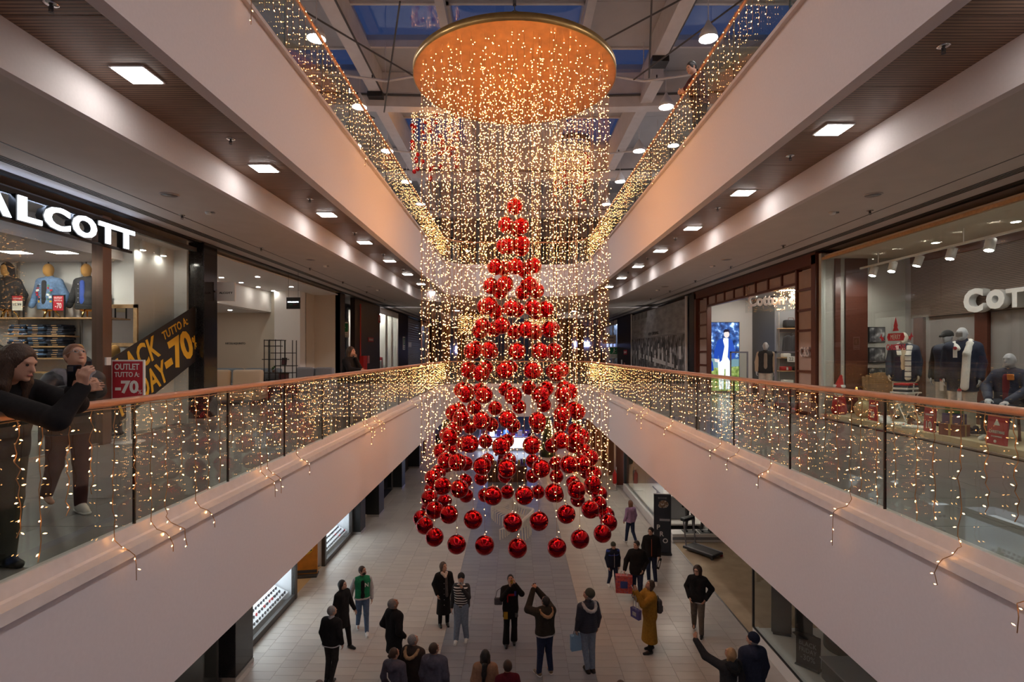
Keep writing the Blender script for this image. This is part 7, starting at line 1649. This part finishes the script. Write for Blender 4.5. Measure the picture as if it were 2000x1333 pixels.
ob('shoulder_yoke', sdf([cone(A3(sg * .085, 0, 1.26) * s_, A3(sg * .15, .005, 1.40) * s_, .150 * s_, .108 * s_, .05) for sg in (-1, 1)], .013, 'shoulder_yoke', blue_c, zmin=1.27 * s_, zmax=1.46 * s_), P15['t'])
MB().tube([(0, -.128, 1.36 * s_), (0, -.148, 1.1 * s_), (0, -.148, .86 * s_)], .006, 5).build('zipper', lgrey_c, P15['t'])
P16 = person(3.55, 15.6, -12, 1.75, 'man in a black jacket and jeans carrying a big red patterned shopping bag', pz(WALK, rw=(-.34, -.1, .90), re=(-.29, .02, 1.14), lw=(.17, -.14, .95), le=(.27, .07, 1.13), head=(0, -.7, 0), rp=(1, 0, 0), rc=1.0),
    dict(top=black_c, hem=.78, infl=.04, bottom=djean_c, shoe=brn_c, hair=('short', HAIR['black']), fat=1.1, collar_h=.06))
p = wp(P16, (-.37, -.14, .28)); shopping_bag(p, R(-8), .46, .16, .50, [printmat('bag_print', [(.10, .05, .14), (.45, .05, .05), (.55, .10, .07), (.10, .08, .25)], 14), mat('bag_label_blue', (.03, .05, .20), .5), wsh], 'large red and blue patterned shopping bag between the boy and the man in black', .12)
P17 = person(4.27, 16.8, -8, 1.75, 'man with glasses in a black puffer jacket with an orange zip', pz(head=(-.05, -.6, 0), lw=(.22, -.12, .9), la=(.13, -.04, .085), ra=(-.06, .08, .085)),
    dict(top=black_c, hem=.84, infl=.04, bottom=djean_c, shoe=wsh, sole=wsh, hair=('short', HAIR['black']), glasses=blk, collar_h=.06, hood=True))
MB().tube([(-.005, -.13, 1.42), (-.005, -.152, 1.25), (-.005, -.152, .9)], .007, 5).build('zipper', mat('zip_orange', (.5, .10, .03), .5), P17['t'])
t = thing('rolled_banner', 'black and white rolled bag in the hand of the man with the orange zip', 'bag', wp(P17, (.22, -.16, .52)), R(-20))
MB().bev((0, 0, .17), (.09, .05, .36), .02, ry=.25).build('pouch', bsh, t); MB().bev((0, -.028, .17), (.045, .01, .2), .004, ry=.25).build('label_patch', wsh, t); MB().tube([(.04, 0, .33), (.06, 0, .42), (.0, .02, .44)], .006, 5).build('handle', bsh, t)
P18 = person(4.38, 20.3, 205, 1.62, 'woman with auburn hair in a lilac hoodie walking away', pz(WALK, head=(0, 0, 0), lw=(.22, -.12, .9)),
    dict(top=lil_c, hem=.88, infl=.03, hood=True, bottom=djean_c, shoe=wsh, hair=('long', HAIR['auburn']), top_name='hoodie'))
P19 = person(3.25, 12.95, -78, 1.72, 'woman in a long mustard coat filming upward, small backpack on her back', pz(le=(.16, -.24, 1.22), lw=(.05, -.36, 1.50), re=(-.18, -.22, 1.22), rw=(-.06, -.36, 1.48), ld=(-.1, -.2, .9), rd=(.1, -.2, .9), lp=(-1, 0, 0), rp=(1, 0, 0), head=(.45, 0, 0), la=(.1, -.03, .085), ra=(-.1, .1, .085)),
    dict(top=must_c, hem=.27, skirt=.24, infl=.045, top_name='coat', bottom=black_c, shoe=bsh, boot=.14, hair=('bob', HAIR['brown']), fat=1.05, collar_h=.05), skin=skin2)
p = wp(P19, (0, -.43, 1.57)); phone(p, R(-78), .5, 'pale phone raised by the woman in the mustard coat', mat('phone_silver', (.55, .55, .56), .3))
t = thing('backpack', 'small grey-brown backpack on the mustard coat', 'backpack', wp(P19, (0, .225, .93)), R(-78))
MB().bev((0, 0, .17), (.25, .12, .33), .05).build('pouch', cloth('pack', (.085, .075, .075)), t); MB().bev((0, .07, .11), (.18, .04, .15), .02).build('front_pocket', cloth('pack2', (.10, .09, .09)), t)
MB().tube([(-.04, 0, .33), (-.03, 0, .39), (.03, 0, .39), (.04, 0, .33)], .008, 6).build('handle', bsh, t)
for sx in (-1, 1): MB().tube([(sx * .08, -.05, .31), (sx * .11, -.14, .42), (sx * .12, -.30, .38), (sx * .13, -.36, .22)], .013, 6).build('strap', bsh, t)
p = wp(P19, (.02, -.36, .86)); shopping_bag(p, R(-60), .27, .09, .22, [mat('bag_violet', (.09, .08, .26), .5), lgrey_c], 'violet-blue paper bag hanging from the arm of the mustard coat', .34)
P20 = person(4.7, 13.8, -22, 1.74, 'woman with curly brown hair and glasses in a black jacket and taupe trousers', pz(WALK, POCK, le=(.33, .12, 1.13), head=(-.05, -.35, 0)),
    dict(top=black_c, hem=.82, infl=.035, bottom=taupe_c, leg_infl=.02, shoe=bsh, sole=wsh, hair=('curly', HAIR['brown']), glasses=blk, collar_h=.07))
ob('shirt_hem', sdf([cone(A3(-.05, -.065, .89), A3(.05, -.075, .86), .085, .085, .04)], .012, 'shirt_hem', lgrey_c, zmin=.815, zmax=.85), P20['t'])
P21 = person(4.05, 10.1, 195, 1.66, 'blonde woman in a dark coat pointing up with one raised arm', pz(le=(.40, -.22, 1.50), lw=(.50, -.40, 1.74), lp=(-1, -.4, 0), ld=(.0, -.1, 1), lc=.5, head=(.35, .3, 0)),
    dict(top=char_c, hem=.7, infl=.045, bottom=black_c, shoe=bsh, hair=('bob', HAIR['blonde']), ruff=black_c, top_name='coat'))
MB().tube([(-.14, .03, 1.33), (-.04, .165, 1.12), (.10, .165, .95), (.17, .05, .84)], .011, 6).build('bag_strap', wsh, P21['t'])
P22 = person(4.58, 10.35, 185, 1.80, 'man in a navy knitted hat and navy jacket beside the pointing woman', pz(head=(.3, .65, 0)),
    dict(top=navy_c, hem=.8, infl=.045, hood=True, bottom=djean_c, shoe=bsh, hair=('beanie', dnavy_c), under_hair=('short', HAIR['grey']), fat=1.1, collar_h=.06))
P23 = person(-3.28, 9.0, 175, 1.70, 'person at the bottom edge of whom only the grey-brown hair shows, left', pz(head=(.1, 0, 0)), dict(top=viol_c, hem=.85, bottom=djean_c, shoe=bsh, hair=('short', cloth('ashen_hair', (.16, .13, .13)))), h=.018)
P24 = person(1.78, 9.0, 175, 1.70, 'person at the bottom edge of whom only dark hair shows, right of centre', pz(head=(.1, 0, 0)), dict(top=brn_c, hem=.85, bottom=djean_c, shoe=bsh, hair=('short', HAIR['brown'])), h=.018)
for x, y, rz, c, lab in ((-5.3, 38, 20, black_c, 'tiny dark figure far down the ground floor on the left'), (-4.9, 39.0, 60, djean_c, 'second tiny figure far down the ground floor on the left'), (1.2, 38.5, 190, black_c, 'tiny figure standing before the bright far kiosk')):
    person(x, y, rz, 1.72, lab, pz(WALK), dict(top=c, hem=.84, bottom=djean_c, shoe=bsh, hair=('short', HAIR['brown'])), h=.022)

# first-floor onlookers
ax_, ay_, arz, aH = -3.62, 3.70, 72, 1.68
q = lambda w: lp(ax_, ay_, F1, arz, aH, w)
PA = person(ax_, ay_, arz, aH, 'long-haired woman in black leaning over the left handrail with a phone, nearest the camera', dict(drop=.05, pelvis=(0, -.06, 0), lean=(-.06, -.26, -.07), head=(-.32, .40, 0),
    re=q((-2.74, 3.22, 6.80)), rw=q((-2.70, 3.36, 6.985)), le=q((-2.95, 3.62, 6.86)), lw=q((-2.84, 3.46, 6.96)), rd=(-.05, -.1, .3), ld=(.1, -.35, .35), rp=(.5, .1, 0), lp=(-.3, .3, .3), rc=.6, lc=.5, lk=(.09, -.05, .5), rk=(-.09, .02, .5), ra=(-.1, .08, .085)),
    dict(top=black_c, hem=.84, infl=.03, bottom=cloth('dark_olive', (.045, .045, .035)), leg_infl=.03, shoe=bsh, boot=.18, hair=('long', HAIR['brown']), collar_h=.03), h=.0075, z=F1)
hd = PA['hd']
ob('hair_lock', sdf([cone(hd(.06, -.01, .02), hd(.075, -.04, -.13), .035, .03), cone(hd(.075, -.04, -.13), hd(.05, -.09, -.28), .03, .014), cone(hd(-.06, -.0, .02), hd(-.08, -.02, -.15), .035, .032), cone(hd(-.08, -.02, -.15), hd(-.07, -.06, -.30), .032, .012)], .0075, 'hair_lock', HAIR['brown'], noise=(.002, 300)), PA['t'])
phone(Vector((-2.785, 3.40, 7.055)), R(40), .35, 'black phone in the hands of the woman leaning over the left handrail')
bx_, by_, brz, bH = -4.15, 5.0, 55, 1.66
q = lambda w: lp(bx_, by_, F1, brz, bH, w)
PB = person(bx_, by_, brz, bH, 'woman with glasses and grey hood looking up, behind the long-haired woman on the left', dict(drop=.04, pelvis=(0, -.03, 0), lean=(0, -.16, -.04), head=(.38, .12, 0), le=q((-3.95, 5.10, 6.84)), lw=q((-3.78, 4.86, 6.92)), re=q((-3.95, 4.42, 6.84)), rw=q((-3.62, 4.50, 6.90)),
    rk=(-.09, .05, .48), ra=(-.08, .34, .16), rt=-.08),
    dict(top=linemat('black_puffer', (.016, .016, .02), (.006, .006, .008), 2, .06, .15, .5, .1, .6), hem=.82, infl=.03, bottom=cloth('maroon_leggings', (.07, .03, .03)), shoe=wsh, sole=wsh, hair=('bun', HAIR['auburn']), glasses=lgrey_c, collar=False), h=.009, z=F1)
U = PB['up']
ob('hood', sdf([cone(U(-.11, .0, 1.43), U(-.03, -.165, 1.30), .05, .04), cone(U(.11, .0, 1.43), U(.03, -.165, 1.30), .05, .04), cone(U(-.10, .11, 1.42), U(.10, .11, 1.42), .06, .06), cone(U(-.11, .0, 1.43), U(-.10, .11, 1.42), .05, .06), cone(U(.11, .0, 1.43), U(.10, .11, 1.42), .05, .06), cone(U(0, -.165, 1.32), U(0, -.165, 1.08), .045, .04, .03, .6)], .009, 'hood', cloth('hood_grey', (.22, .21, .23))), PB['t'])
PC = person(-4.02, 13.0, 70, 1.64, 'woman in black with a hand at her mouth behind the far left handrail', dict(lean=(0, -.06, 0), head=(.05, .1, 0), le=(.2, -.2, 1.16), lw=(.03, -.2, 1.44), ld=(-.1, .05, 1), lc=.7, re=(-.22, -.2, 1.16), rw=(-.1, -.42, 1.14)),
    dict(top=black_c, hem=.84, infl=.035, bottom=djean_c, shoe=bsh, hair=('long', HAIR['brown'])), z=F1)
PD = person(3.62, 10.5, -75, 1.72, 'dark-haired person leaning at the right railing of the upper floor', dict(lean=(0, -.12, 0), head=(-.35, 0, 0), le=(.24, -.22, 1.2), lw=(.08, -.38, 1.13), re=(-.24, -.22, 1.2), rw=(-.08, -.38, 1.13)),
    dict(top=cloth('wine_dark', (.07, .025, .03)), hem=.84, infl=.03, bottom=black_c, shoe=bsh, hair=('short', HAIR['black'])), z=F2)
